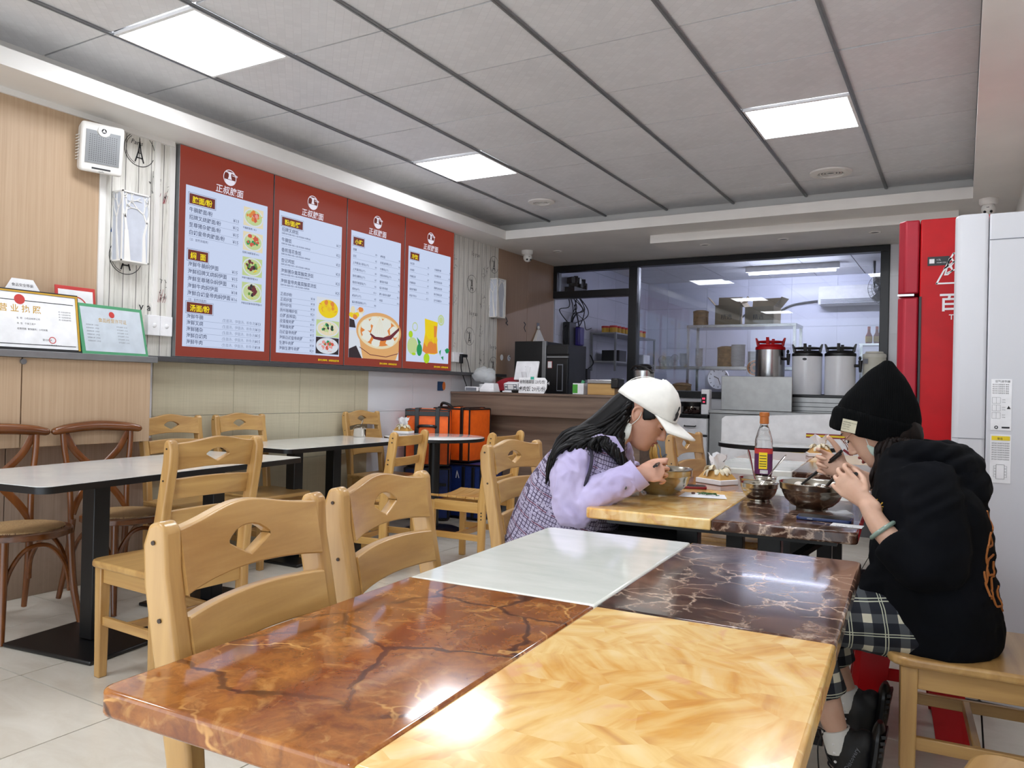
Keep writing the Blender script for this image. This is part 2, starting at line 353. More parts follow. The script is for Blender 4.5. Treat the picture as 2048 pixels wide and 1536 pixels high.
# ================================================================= ROOM
YB=8.2; XL=-4.23; XR=.33; YF=-1.6; YK=11.4
def unitbox(name,dx,dy,dz,mat,bev=0):
    b=MB().bb(0,dx,0,dy,0,dz); me=b.build('tmp',mat,smooth=False).data; o=[q for q in COL.objects if q.data is me][0]
    bpy.data.objects.remove(o); me.name=name; return me
def grid(a0,step,lo,hi):
    k=math.ceil((lo-a0)/step-1e-6); L=[lo]
    while a0+k*step<hi-1e-6:
        if a0+k*step>lo+.02: L.append(a0+k*step)
        k+=1
    if hi-L[-1]<.02: L.pop()
    return L+[hi]
def tiles(name,parent,me_key,xs,ys,z,th,gap,mat,plane='Z',jit=0,skip=None,bev=0):
    cache={}
    for i in range(len(xs)-1):
        for j in range(len(ys)-1):
            if skip and skip(xs[i],ys[j]): continue
            w=round(xs[i+1]-xs[i]-gap,4); h=round(ys[j+1]-ys[j]-gap,4)
            if w<=.01 or h<=.01: continue
            if (w,h) not in cache:
                mb=MB()
                if plane=='Z': mb.bb(-w/2,w/2,-h/2,h/2,0,th)
                elif plane=='X': mb.bb(0,th,-w/2,w/2,-h/2,h/2)
                else: mb.bb(-w/2,w/2,0,th,-h/2,h/2)
                o=mb.build('t',mat,smooth=False); cache[(w,h)]=o.data; bpy.data.objects.remove(o)
            a=(xs[i]+xs[i+1])/2; b=(ys[j]+ys[j+1])/2
            loc=(a,b,z) if plane=='Z' else ((z,a,b) if plane=='X' else (a,z,b))
            o=shared(name,cache[(w,h)],loc,parent)
            if jit: o.rotation_euler=(random.uniform(-jit,jit),random.uniform(-jit,jit),0)
fl=struct(MB().bb(XL-.1,XR+.1,YF,YK+.1,-.06,-.016).build('floor','grout',smooth=False))
tiles('floor_tile',fl,None,grid(-3.76,.64,XL,XR),grid(1.655,.63,YF,YB),-.008,.008,.006,'tile')
tiles('floor_tile',fl,None,grid(-3.76,.64,XL,XR),grid(YB+.1,.63,YB,YK),-.008,.008,.005,'tile')
# ceiling
ce=struct(MB().bb(XL-.1,XR+.1,YF,YK+.1,2.86,2.92).build('ceiling','dgrey',smooth=False))
CX=grid(.05,.605,-4.18,.25); CY=grid(2.24,.59,YF,6.83)
LIGHTS=[(-3.28,2.535),(-3.28,4.895),(-.86,4.895),(-3.28,.175),(-.86,2.535),(-.86,.175)]
def islight(x,y): return any(abs(x+.3-a)<.15 and abs(y+.295-b)<.15 for a,b in LIGHTS)
tiles('ceiling_tile',ce,None,CX,CY,2.818,.012,.012,'ceil',jit=.004,skip=islight)
for x in CX[1:-1]:
    MB().bb(x-.011,x+.011,YF,6.83,2.806,2.815).bb(x-.003,x+.003,YF,6.83,2.803,2.807).build('grid_runner','grey',ce,smooth=False)
tiles('ceiling_tile',ce,None,grid(.05,.605,XL,XR),grid(YB+.1,.6,YB+.05,YK),2.80,.012,.01,'ceil')
def led(x,y,label):
    t=thing('ceiling_light',label,'ceiling light',(x,y,2.81),0,'square ceiling light panels')
    f=MB(); 
    for a,b,c,d in ((-.295,.295,-.288,-.27),(-.295,.295,.27,.288),(-.295,-.277,-.27,.27),(.277,.295,-.27,.27)): f.bb(a,b,c,d,-.004,.012)
    f.build('frame','white',t,local=True,smooth=False); MB().bb(-.277,.277,-.27,.27,0,.006).build('diffuser','panel',t,local=True,smooth=False)
LL=['glowing square ceiling panel nearest the camera at upper left above the menu boards','glowing square ceiling panel in the middle of the photo above the last menu board','glowing square ceiling panel at the right above the beanie diner','glowing square ceiling panel behind the camera on the menu board side','glowing square ceiling panel above the front marble table out of frame','glowing square ceiling panel behind the camera on the right side']
for (x,y),l in zip(LIGHTS,LL): led(x,y,l)
# soffits
def sof(n,*b): 
    m=MB()
    for q in b: m.bb(*q)
    return struct(m.build(n,'offwhite',smooth=False))
sof('trim_1',(XL,-3.9,YF,YB,2.605,2.69),(XL,-4.16,YF,YB,2.69,2.86))
sof('trim_2',(-3.9,.04,6.53,YB,2.605,2.69),(-4.16,.25,6.84,YB,2.69,2.86))
sof('trim_3',(.04,XR,YF,YB,2.605,2.69),(.22,XR,YF,YB,2.69,2.86))
sof('trim_4',(XL,-4.19,YF,3.05,2.575,2.605))
sof('trim_5',(-2.55,-.05,6.9,7.4,2.53,2.605),(-2.62,.1,7.4,7.5,2.57,2.605))
def ringlight(x,y,z,label,r=.12,name='round_vent'):
    t=thing(name,label,'vent',(x,y,z)); t2=MB().lathe([(r,0),(r*.98,-.012),(r*.62,-.018),(r*.6,-.01),(r*.6,0)],n=28,cap=False).build('rim','offwhite',t,local=True)
    for k in range(3): q=r*(.52-.14*k); MB().lathe([(q,-.004),(q,-.012),(q-.008,-.012),(q-.008,-.004)],n=24,cap=False).build('louvre_ring','offwhite' if name=='round_vent' else 'dgrey',t,local=True)
    MB().lathe([(0,0.0),(r*.6,0.0)],n=24,cap=False).build('backing','grey',t,local=True)
ringlight(-3.27,6.08,2.816,'round white ceiling vent near the far left corner, with a dark centre')
ringlight(-.88,6.18,2.816,'round white ceiling vent beyond the light panel at the right',.15)
def down(x,y,z,l): 
    t=thing('recessed_downlight',l,'downlight',(x,y,z),0,'small unlit downlights in the rear soffit'); MB().lathe([(.05,0),(.048,-.006),(.036,-.006),(.034,0)],n=20,cap=False).build('rim','offwhite',t,local=True); MB().lathe([(0,-.001),(.035,-.001)],n=20,cap=False).build('lens','dgrey',t,local=True)
down(-2.1,7.15,2.529,'small downlight at the left end of the lowered rear beam'); down(-1.4,7.15,2.529,'middle small downlight under the lowered rear beam'); down(-.66,7.15,2.529,'small downlight at the right end of the lowered rear beam')
down(-3.72,7.3,2.604,'small dark downlight between the left dome camera and the transom window')
# left wall
wl=struct(MB().bb(XL-.1,XL,YF,YK+.1,0,2.86).build('wall_left','wtile',smooth=False))
def pan(name,x,y0,y1,z0,z1,mat,bev=.002,x0=XL): return MB().bb(x0,x,y0,y1,z0,z1).build(name,mat,wl,smooth=False,bev=bev)
pan('wall_panel',-4.205,YF,2.585,1.28,2.605,'beige')
pan('edge_strip',-4.195,2.585,2.62,1.28,2.605,'offwhite')
pan('wallpaper_panel',-4.215,2.62,3.075,1.28,2.605,'paper'); pan('wallpaper_panel',-4.215,6.05,6.92,1.28,2.605,'paper')
pan('wall_panel',-4.21,6.92,7.55,.9,2.605,'brownpan'); pan('wall_panel',-4.21,7.555,8.2,.9,2.605,'brownpan')
pan('wall_panel',-4.0,YF,2.088,.80,1.245,'beige'); pan('wall_panel',-4.0,2.094,2.79,.80,1.245,'beige')
pan('base_panel',-4.212,YF,2.13,.0,.80,'lowpan'); pan('base_panel',-4.212,2.135,2.96,.0,.80,'lowpan')
pan('wall_ledge',-3.965,YF,2.81,1.246,1.28,'grey',.003); pan('wall_ledge',-4.13,2.81,7.0,1.262,1.292,'dgrey',.003)
MB().cyl((-3.998,2.091,1.225),(-3.985,2.091,1.225),.014,n=16).build('screw_cap','grey',wl)
tiles('wall_tile',wl,None,grid(2.96,.6,2.96,4.92),[0,.3,.6,.93,1.262],XL,.01,.003,'linen','X')
tiles('wall_tile',wl,None,grid(4.92,.6,4.92,6.92),[0,.3,.6,.93,1.262],XL,.008,.003,'wtile','X')
tiles('wall_tile',wl,None,grid(8.3,.6,8.25,YK),grid(0,.3,0,2.8),XL,.008,.003,'ktile','X')
MB().bb(-4.215,-4.2,2.925,2.96,1.5,2.59).bb(-4.2,-4.197,2.93,2.955,1.5,2.59).build('cable_raceway','offwhite',wl,smooth=False)
MB().bb(-4.215,-4.2,3.03,3.062,1.5,2.59).build('cable_raceway','offwhite',wl,smooth=False)
# wallpaper print: rings with a little tower, scribbles and strokes
ip=MB(); x=-4.2125
def tower(m,u,v,s,z=.0):
    X=PX(x+z,u,v); m.ring(0,0,s,s*1.04,X,0,30,.2,5.9); m.ring(.01*s,0,s*.9,s*.93,X,0,24,2.2,4.4)
    m.line([(-.28*s,-.75*s),(-.08*s,-.1*s),(0,.45*s),(.08*s,-.1*s),(.28*s,-.75*s)],.09*s,X); m.line([(-.2*s,-.5*s),(.2*s,-.5*s)],.08*s,X); m.line([(-.12*s,-.2*s),(.12*s,-.2*s)],.06*s,X); m.line([(0,.45*s),(0,.7*s)],.03*s,X)
    m.text('Paris',.42*s,X,-.62*s,.28*s,sk=.25)
def scrib(m,u,v,s):
    X=PX(x,u,v); 
    for k in range(9): 
        a=random.uniform(-1,1)*s; b=random.uniform(-1,1)*s*1.4; m.line([(a,b),(a+random.uniform(-.35,.35)*s,b+random.uniform(-.3,.3)*s),(a+random.uniform(-.4,.4)*s,b+random.uniform(-.4,.4)*s)],.05*s,X)
    m.line([(-s*.3,-s*1.5),(-s*.2,s*1.5)],.06*s,X)
for u,v,s in ((2.83,2.50,.095),(2.76,1.86,.10),(6.42,2.17,.085),(6.83,2.42,.085),(6.40,1.65,.085),(6.83,1.95,.085),(6.86,1.38,.085)): tower(ip,u,v,s)
for u,v,s in ((2.93,2.33,.045),(3.04,2.28,.035),(3.03,1.70,.04),(2.97,1.62,.04),(6.1,2.35,.05),(6.66,2.3,.05),(6.12,1.98,.04),(6.62,2.02,.05),(6.6,1.72,.04),(6.1,1.6,.045),(6.63,1.45,.05)): scrib(ip,u,v,s)
for u,v in ((6.4,2.45),(6.38,1.86),(6.78,1.55)): ip.text('1o y ao',.065,PX(x,u,v),sx=.8)
ip.text('y a ?',.07,PX(x,2.85,1.56),sx=1.)
ip.build('printed_motif','ink',wl,smooth=False)
r=MB()
for u,v,s in ((2.98,2.26,.04),(3.0,1.66,.04),(2.93,1.60,.018)): 
    for k in range(6): a=random.uniform(-1,1)*s; r.line([(a,-s),(a+.4*s,random.uniform(0,s))],.06*s,PX(x,u,v))
r.build('printed_motif','inkr',wl,smooth=False)
MB().line([(0,0),(.012,.05),(.02,.0)],.014,PX(x,2.67,1.99)).build('printed_motif','inkb',wl,smooth=False)
d=MB()
for (u,v) in ((7.02,1.47),(7.17,1.47),(7.33,1.46)): d.disc(0,0,.032,PX(-4.2085,u,v),0,18)
d.build('round_sticker','white',wl,smooth=False)
d=MB()
for (u,v) in ((7.185,1.475),(7.345,1.465)): d.ring(0,0,.012,.02,PX(-4.2075,u,v),0,14,0,5)
d.line([(-.02,.04),(.02,0),(-.01,-.02),(.03,-.04)],.012,PX(-4.2075,7.1,1.86)); d.line([(-.02,.05),(.015,.03),(-.015,-.01),(.02,-.05)],.014,PX(-4.2075,7.5,1.83)); d.build('hook_sticker','ink',wl,smooth=False)
MB().bb(-4.2095,-4.206,7.78,7.84,1.83,1.9).build('hook_sticker','greyink',wl,smooth=False)
# right wall, back partition and kitchen shell
struct(MB().bb(XR,XR+.1,YF,YK+.1,0,2.86).build('wall_right','offwhite',smooth=False))
wb=struct(MB().bb(-3.26,XR,YB,YB+.08,0,1.09).bb(-.62,XR,YB,YB+.08,1.09,2.605).bb(XL,XR,YB,YB+.08,2.605,2.86).build('wall_back','wtile',smooth=False))
tiles('wall_tile',wb,None,grid(-.62,.32,-.62,XR),grid(0.1,.55,1.09,2.6),YB-.008,.008,.003,'wtile','Y')
wk=struct(MB().bb(XL-.1,XR+.1,YK,YK+.1,0,2.86).build('wall_rear','ktile',smooth=False))
tiles('wall_tile',wk,None,grid(-3.9,.6,XL,XR),grid(0,.3,0,2.8),YK-.008,.008,.004,'ktile','Y')
win=struct(thing('window_1','x','x',(-1.9,YB,1.8))); 
for k in ('label','category'): del win[k]
def bar(a,b,c,d,p=None): return MB().bb(a,b,YB-.03,YB+.09,c,d).build('window_frame','blackm',p or win,smooth=False,bev=.004)
bar(-3.26,-.62,2.54,2.60); bar(-3.26,-.62,1.09,1.16); bar(-3.26,-3.16,1.16,2.54); bar(-.70,-.62,1.16,2.54)
MB().bb(-3.16,-.70,YB+.02,YB+.028,1.16,2.54).build('pane','glass',win,smooth=False)
w2=struct(thing('window_2','x','x',(-3.7,YB,2.4)))
for k in ('label','category'): del w2[k]
bar(XL,-3.26,2.53,2.60,w2); bar(XL,-3.26,2.22,2.30,w2); bar(XL,-4.16,2.30,2.53,w2)
MB().bb(-4.16,-3.26,YB+.02,YB+.028,2.30,2.53).build('pane','glass',w2,smooth=False)
# kitchen lamp
t=thing('fluorescent_lamp','long bluish fluorescent tube on the kitchen ceiling behind the glass','ceiling light',(-1.91,10.3,2.76))
MB().bb(-2.48,-1.34,10.27,10.33,2.73,2.80).build('housing','white',t,smooth=False); MB().tube([(-2.44,10.3,2.708),(-1.38,10.3,2.708)],.016,12).build('tube','tube',t)
# ================================================================= MENU BOARDS AND WALL THINGS
K=.80
g_white=glow_print('backlit_white','D5E2FF',.86); g_red=glow_print('backlit_red','8E3423',.85); g_ink=glow_print('backlit_ink','4A5884',.5); g_line=glow_print('backlit_line','98A6C4',.7)
g_yel=glow_print('backlit_yellow','FFE800',.9); g_logo=glow_print('backlit_logo','F0ECFA',.9); g_brn=glow_print('backlit_brown','7A2A1C',.7)
CK={n:glow_print('backlit_'+n,c,.85) for n,c in dict(green='5E9A3A',pale='C9DC9A',orange='E88A3A',redf='D85A44',yellow='F2C522',cream='EFE3C0',dark='2C1E24',pink='F0A09A',bamboo='E8B070',bun='EEF0E6',wine='6E2430',lime='B8E020',bowl='E2E8F2',leaf='1E9A5A',gold='F6D800').items()}
KEYS=list(CK)
MENUM=[g_red,g_white,g_ink,g_line,g_yel,g_logo,g_brn]+[CK[k] for k in KEYS]
def ci(k): return 7+KEYS.index(k)
def blob(m,u,v,r,X,z,key,k=1.,n=9):
    m.mi=ci(key); m.poly([(u+r*random.uniform(.75,1.15)*math.cos(2*PI*i/n),v+k*r*random.uniform(.75,1.15)*math.sin(2*PI*i/n)) for i in range(n)],X,z)
def dish(m,u0,u1,v0,v1,X,cols,top,base='pale',round_=True,bg='cream',clip=True):
    m.mi=ci(bg); m.rect(u0,u1,v0,v1,X,.0030); cu,cv=(u0+u1)/2,(v0+v1)/2; a=min(u1-u0,v1-v0)/2; rx=(u1-u0)/2/a*.98; 
    m.mi=ci('bowl'); m.disc(cu,cv,a*rx,X,.0034,26,ry=a*.98)
    m.mi=ci(base); m.disc(cu,cv,a*.88*rx,X,.0038,24,ry=a*.84)
    z=.0041
    for k in range(26):
        t=random.uniform(0,2*PI); q=a*.72*math.sqrt(random.random()); p=(cu+q*rx*math.cos(t)*1.1,cv+q*math.sin(t)); w=random.uniform(0,PI)
        m.mi=ci(random.choice(cols)); m.line([p,(p[0]+a*.25*math.cos(w),p[1]+a*.25*math.sin(w))],a*.07,X,z); z+=.00003
    for k in range(18):
        t=random.uniform(0,2*PI); q=a*.5*math.sqrt(random.random()); blob(m,cu+q*rx*1.2*math.cos(t)-a*.1,cv+q*math.sin(t)+a*.15,a*random.uniform(.14,.26),X,z,random.choice(top)); z+=.00004
def menu(y0,y1,label,fn):
    w=y1-y0; t=thing('menu_board',label,'menu board',(-4.2,y0,1.298),0,'lit menu boards on the left wall')
    MB().bb(XL+.001,-4.181,y0+.002,y1-.002,1.296,2.603).build('case','grey',t,smooth=False,bev=.002)
    X=PX(-4.1805,y0+.004,1.3); w-=.008; H=1.30; m=MB()
    m.mi=0; m.rect(0,w,0,H,X,0); m.mi=1; m.rect(.045,w-.05,.062,H-.235,X,.0012)
    m.build('printed_face',MENUM,t,smooth=False)
    m=MB(); c=w*.5; v=H-.115; m.mi=5; m.ring(c,v,.047,.052,X,.0015,32); m.mi=6; m.disc(c,v,.0465,X,.0014,28); m.mi=5
    m.rect(c-.014,c+.012,v+.024,v+.036,X,.0020); m.poly([(c-.009,v+.024),(c+.009,v+.024),(c+.010,v+.006),(c+.016,v-.010),(c-.016,v-.010),(c-.010,v+.006)],X,.0020); m.line([(c-.03,v+.034),(c+.028,v+.034)],.007,X,.0022); m.line([(c+.02,v+.03),(c+.06,v+.02)],.005,X,.0022); m.line([(c+.018,v+.018),(c+.058,v+.014)],.004,X,.0022)
    m.poly([(c-.042,v-.014),(c+.042,v-.014),(c+.034,v-.036),(c+.015,v-.05),(c-.015,v-.05),(c-.034,v-.036)],X,.0024)
    m.text('正叔腌面',.056,X,c,v-.108,.0024,'CENTER',bold=.012,sk=.06); m.build('logo',MENUM,t,smooth=False)
    m=MB(); fn(m,X,w,H); m.build('lettering',MENUM,t,smooth=False)
def title(m,X,u,v,s,w=None,sz=.045):
    n=sum(1 if ord(c)>255 else .45 for c in s); w=w or n*sz*1.05+.02
    m.mi=2; m.rect(u-.012,u+w+.012,v-.018,v+sz+.014,X,.0014); m.mi=1; m.rect(u-.010,u+w+.010,v-.016,v+sz+.012,X,.0017); m.mi=6; m.rect(u-.004,u+w+.004,v-.011,v+sz+.007,X,.0020)
    m.mi=4; m.text(s,sz,X,u+w/2,v,.0024,'CENTER',bold=.02)
def row(m,X,u,v,s,pr,u1,sz=.033,sub=None,psz=None):
    m.mi=2; m.text(s,sz*1.0,X,u,v,.0016,bold=.008)
    if sub: m.text(sub,sz*.42,X,u,v-.021,.0016,bold=.01)
    if pr is not None: m.text('¥%s'%pr,psz or sz*.95,X,u1,v-(.024 if sub else .004),.0016,'RIGHT')
    m.mi=3; m.rect(u,u1,v-(.034 if sub else .0125),v-(.0325 if sub else .011),X,.0016)
def f1(m,X,w,H):
    title(m,X,.075,.965,'腌面/粉')
    for v,s,p in ((.905,'牛腩腌面/粉',13),(.858,'招牌叉烧腌面/粉',12),(.811,'至尊猪杂腌面/粉',15),(.764,'白切皇帝肉腌面/粉',15)): row(m,X,.072,v,s,p,.455)
    m.mi=2; m.text('（注：配例汤面类）',.018,X,.068,.725,.0016)
    title(m,X,.075,.615,'焖  面',.14)
    for v,s,p in ((.565,'海鲜牛腩焖伊面',15),(.520,'海鲜招牌叉烧焖伊面',15),(.475,'海鲜至尊猪杂焖伊面',16),(.430,'海鲜牛肉焖伊面',18),(.385,'海鲜白切皇帝肉焖伊面',16)): row(m,X,.072,v,s,p,.455)
    m.mi=2; m.text('（注：配例汤面类）',.018,X,.068,.350,.0016)
    title(m,X,.075,.288,'汤面/粉')
    for v,s,p in ((.240,'海鲜牛腩',13),(.200,'海鲜叉烧',13),(.160,'海鲜猪杂',15),(.120,'海鲜白切肉',15),(.080,'海鲜牛肉',18)):
        row(m,X,.072,v,s,p,.66,.031); m.text('(生面汤、伊面汤、粉条汤)',.024,X,.34,v-.002,.0016); 
    for v,c,tp,cap in ((.90,['pale','yellow','cream'],['redf','orange','pink'],'牛腩腌面/粉  ¥13'),(.735,['pale','cream','yellow'],['redf','redf','leaf'],'招牌叉烧腌面/粉 ¥12'),(.565,['yellow','gold','pale'],['dark','wine','green'],'海鲜牛腩焖伊面 ¥15'),(.395,['yellow','cream','pale'],['wine','dark','green'],'海鲜白切皇帝肉焖伊面¥15')):
        dish(m,.492,.66,v,v+.125,X,c,tp,'pale',bg='cream' if v>.6 else 'pale'); m.mi=2; m.text(cap,.0155,X,.49,v-.022,.0016,bold=.01)
def f2(m,X,w,H):
    title(m,X,.075,.975,'粉/面/粥',sz=.042); sub='招牌叉烧+煎蛋+时蔬+小菜+例汤饮料+免费加饭'
    for i,(s,p) in enumerate((('招牌叉烧饭',17),('牛腩饭',22),('香煎莲花鱼饭',25),('杏记鸡饭',25),('海鲜猪杂黄菜酸菜汤饭',25),('海鲜皇帝肉黄菜酸菜汤饭',25))): row(m,X,.072,.925-i*.073,s,p,.672,.032,sub)
    for i,(s,p) in enumerate((('正叔炒粉',18),('正叔炒面',18),('扬州炒饭',18),('扬州咖喱炒饭',20),('白粥(配榨菜)',5),('皮蛋瘦肉粥',10),('海鲜瘦肉粥',12),('白切皇帝肉粥',15),('海鲜白切皇帝肉粥',17),('生滚牛肉粥',18),('海鲜生滚牛肉粥',20))): row(m,X,.072,.470-i*.0385,s,p,.41,.028)
    dish(m,.43,.675,.335,.50,X,['yellow','gold','orange'],['yellow','gold','orange'],'gold',bg='bowl'); dish(m,.43,.675,.205,.33,X,['bowl','cream'],['leaf','dark','pale'],'cream',bg='pale'); dish(m,.43,.675,.075,.20,X,['pink','bowl'],['pink','redf','leaf'],'bowl',bg='dark')
    m.mi=4; m.text('图片仅供参考，以实际出品为准',.016,X,w-.05,.022,.0016,'RIGHT',bold=.015)
def f3(m,X,w,H):
    title(m,X,.075,.965,'小吃',.12,.045)
    A=['甜薯','豆浆','上海素油小笼包(2个)','上海灌汤包(2个)','金柱油糍包(2个)','香煎手卷馄饨(个)','煎饺(8个)','咸油干(3个)','福永黎蒸肠粉(3个)','卤水鸡爪']
    B=['卤煎蛋','皮蛋油炸粑(2个)','水煮鸡(2个)','河粉凉拌包(2个)','番茄炒鸡蛋','橙汁炸鸡翅','糖小排肉丸瘦粥','鸡翅']
    for i,s in enumerate(A[:9]): row(m,X,.07,.91-i*.052,s,[3,5,9,9,7,6,10,5,8][i],.36,.021,psz=.022)
    for i,s in enumerate(B): row(m,X,.40,.905-i*.052,s,[5,6,6,6,6,6,10,12][i],.665,.021,psz=.022)
    z=.0030; m.mi=ci('bowl'); m.rect(.045,w-.05,.062,.28,X,.0026); m.mi=ci('dark'); m.poly([(.045,.062),(.2,.062),(.13,.16),(.045,.13)],X,z); m.poly([(.045,.3),(.12,.3),(.1,.36),(.045,.37)],X,z); m.poly([(w-.05,.35),(w-.2,.42),(w-.3,.43),(w-.1,.33)],X,z)
    for k in range(14): blob(m,.045+random.uniform(.02,.16),random.uniform(.38,.46),.03,X,z+k*.00003,random.choice(['orange','cream','gold','bun']),.7)
    m.mi=ci('bamboo'); m.poly([(.14,.30),(.21,.062),(w-.09,.062),(w-.05,.14),(w-.05,.30)],X,.0036); m.disc(.41,.29,.285,X,.0038,40,ry=.155); m.mi=ci('cream'); m.disc(.41,.282,.262,X,.0041,40,ry=.135); m.mi=ci('orange'); m.disc(.41,.285,.235,X,.0043,36,ry=.115)
    m.mi=ci('wine'); m.line([(.17,.15),(.3,.095),(.5,.085),(w-.06,.12)],.006,X,.0042)
    for (a,b) in ((.25,.33),(.25,.25),(.37,.2),(.55,.22),(.6,.3),(.5,.36),(.35,.37)): blob(m,a,b,.06,X,.0046,'bun',.8,14)
    m.mi=ci('wine'); m.poly([(.3,.275),(.36,.245),(.46,.245),(.55,.27),(w-.05,.345),(w-.05,.32),(.56,.235),(.45,.215),(.34,.225),(.29,.26)],X,.0050)
    m.mi=ci('bun'); m.poly([(.30,.27),(.33,.34),(.39,.40),(.405,.415),(.43,.40),(.49,.34),(.53,.27),(.46,.245),(.36,.245)],X,.0053)
    m.mi=ci('cream'); 
    for a in (-.06,-.03,0,.03,.06): m.line([(.41+a,.27),(.41+a*.5,.35),(.408,.40)],.003,X,.0056)
    m.mi=4; m.text('图片仅供参考，以实际出品为准',.016,X,w-.07,.022,.0016,'RIGHT',bold=.015)
def f4(m,X,w,H):
    title(m,X,.075,.965,'冷饮',.12,.045)
    for i,s in enumerate(['冰红茶','冰绿茶','柠檬红茶','柠檬绿茶','金桔柠檬茶','老盐汽柠水']): row(m,X,.07,.91-i*.056,s,[6,6,7,7,12,12][i],.35,.021,psz=.022)
    for i,s in enumerate(['水晶蜜柠檬','冰冻椰奶茶','泰式奶茶四季','黑糖白奶红茶','泰式茉莉红茶','玉竹乳酸菜汁']): row(m,X,.43,.905-i*.056,s,[8,12,9,9,9,9][i],.69,.021,psz=.022)
    m.mi=ci('gold'); m.poly([(.30,.455),(.50,.435),(.49,.32),(.51,.155),(.46,.14),(.33,.14),(.275,.165),(.31,.33)],X,.0030)
    m.mi=ci('orange'); m.poly([(.44,.40),(.49,.40),(.48,.3),(.5,.15),(.4,.145),(.45,.25)],X,.0033); m.poly([(.275,.165),(.33,.14),(.38,.15),(.36,.25),(.3,.24)],X,.0034)
    for a,b,r,c in ((.38,.33,.055,'gold'),(.36,.26,.06,'yellow'),(.40,.2,.055,'orange'),(.385,.2,.035,'gold'),(.47,.27,.03,'yellow')): m.mi=ci(c); m.disc(a,b,r,X,.0036+random.random()*.0006,22)
    m.mi=ci('pale'); m.ring(.55,.46,.035,.05,X,.0032,24); m.disc(.55,.46,.03,X,.0031,18); m.ring(.16,.37,.03,.04,X,.0031,20); m.mi=ci('pale'); m.disc(.13,.2,.075,X,.0030,28); m.mi=ci('lime'); m.disc(.1,.3,.03,X,.0033,16); m.disc(.15,.13,.03,X,.0033,16,ry=.012); m.disc(.34,.10,.045,X,.0033,24)
    m.mi=ci('leaf'); m.disc(.23,.17,.04,X,.0036,16,ry=.055); m.poly([(.19,.28),(.25,.24),(.22,.2)],X,.0037); m.poly([(.53,.17),(.56,.19),(.55,.13)],X,.0036); m.poly([(.62,.19),(.66,.21),(.7,.19),(.67,.16),(.64,.16)],X,.0036); m.poly([(.56,.12),(.6,.13),(.6,.09)],X,.0036)
    m.mi=4; m.text('图片仅供参考，以实际出品为准',.016,X,w-.05,.022,.0016,'RIGHT',bold=.015)
menu(3.075,3.83,'lit red and white menu board nearest the camera, with four noodle photos',f1)
menu(3.834,4.575,'lit menu board second from the camera, with three round dish photos',f2)
menu(4.579,5.305,'lit menu board with a large dumpling steamer photo at its bottom',f3)
menu(5.309,6.05,'lit menu board farthest from the camera, with a yellow iced drink photo',f4)
# speaker
t=thing('wall_speaker','beige wall speaker with a grey grille at the corner of the beige panel','speaker',(-4.13,2.54,2.41),rz=-.30)
ry=.12; Y=T(0,0,0)@rotm(ry=ry)
MB().add([Y@Vector(p) for p in [(x_,y_,z_) for x_,y_,z_ in ((-.07,-.10,-.12),(-.07,.10,-.12),(-.07,.10,.12),(-.07,-.10,.12),(.045,-.11,-.135),(.045,.11,-.135),(.045,.11,.135),(.045,-.11,.135))]],[(3,2,1,0),(4,5,6,7),(0,1,5,4),(1,2,6,5),(2,3,7,6),(3,0,4,7)]).build('case','offwhite',t,local=True,bev=.018,seg=3)
Xs=Y@frame((.0455,0,0),(0,1,0),(0,0,1)); g=MB(); g.prism([(-.085,-.085),(.085,-.085),(.085,.09),(.035,.09),(.03,.075),(.012,.064),(-.012,.064),(-.03,.075),(-.035,.09),(-.085,.09)],.004,Xs); g.build('grille','grey',t,local=True,smooth=False)
h=MB()
for i in range(13):
    for j in range(14):
        if j==13 and 3<i<9: continue
        h.disc(-.066+.011*i,-.07+.0105*j,.0028,Xs,.0045,6)
h.build('grille_holes','dgrey',t,local=True,smooth=False)['kind']='stuff'
MB().lathe([(.030,.002),(.030,.007),(.026,.008),(0,.008)],n=24,X=Xs@T(0,.093,0)).build('badge_disc','offwhite',t,local=True)
b=MB(); b.disc(0,.093,.013,Xs,.0086,20); b.rect(-.05,.045,-.115,-.106,Xs,.0008); b.text('audio',.013,Xs,0,-.128,.0008,'CENTER'); b.build('markings','ink',t,local=True,smooth=False)
MB().poly([(0,.103),(-.009,.087),(.009,.087)],Xs,.0089).build('badge_triangle','offwhite',t,local=True,smooth=False)
s=MB()
for i in range(9): s.box((-.02,-.112,-.07+.016*i),(.07,.004,.005),X=Y)
s.build('cooling_fins','offwhite',t,local=True,smooth=False)
MB().box((-.11,0,0),(.10,.05,.05)).build('bracket','dgrey',t,local=True)
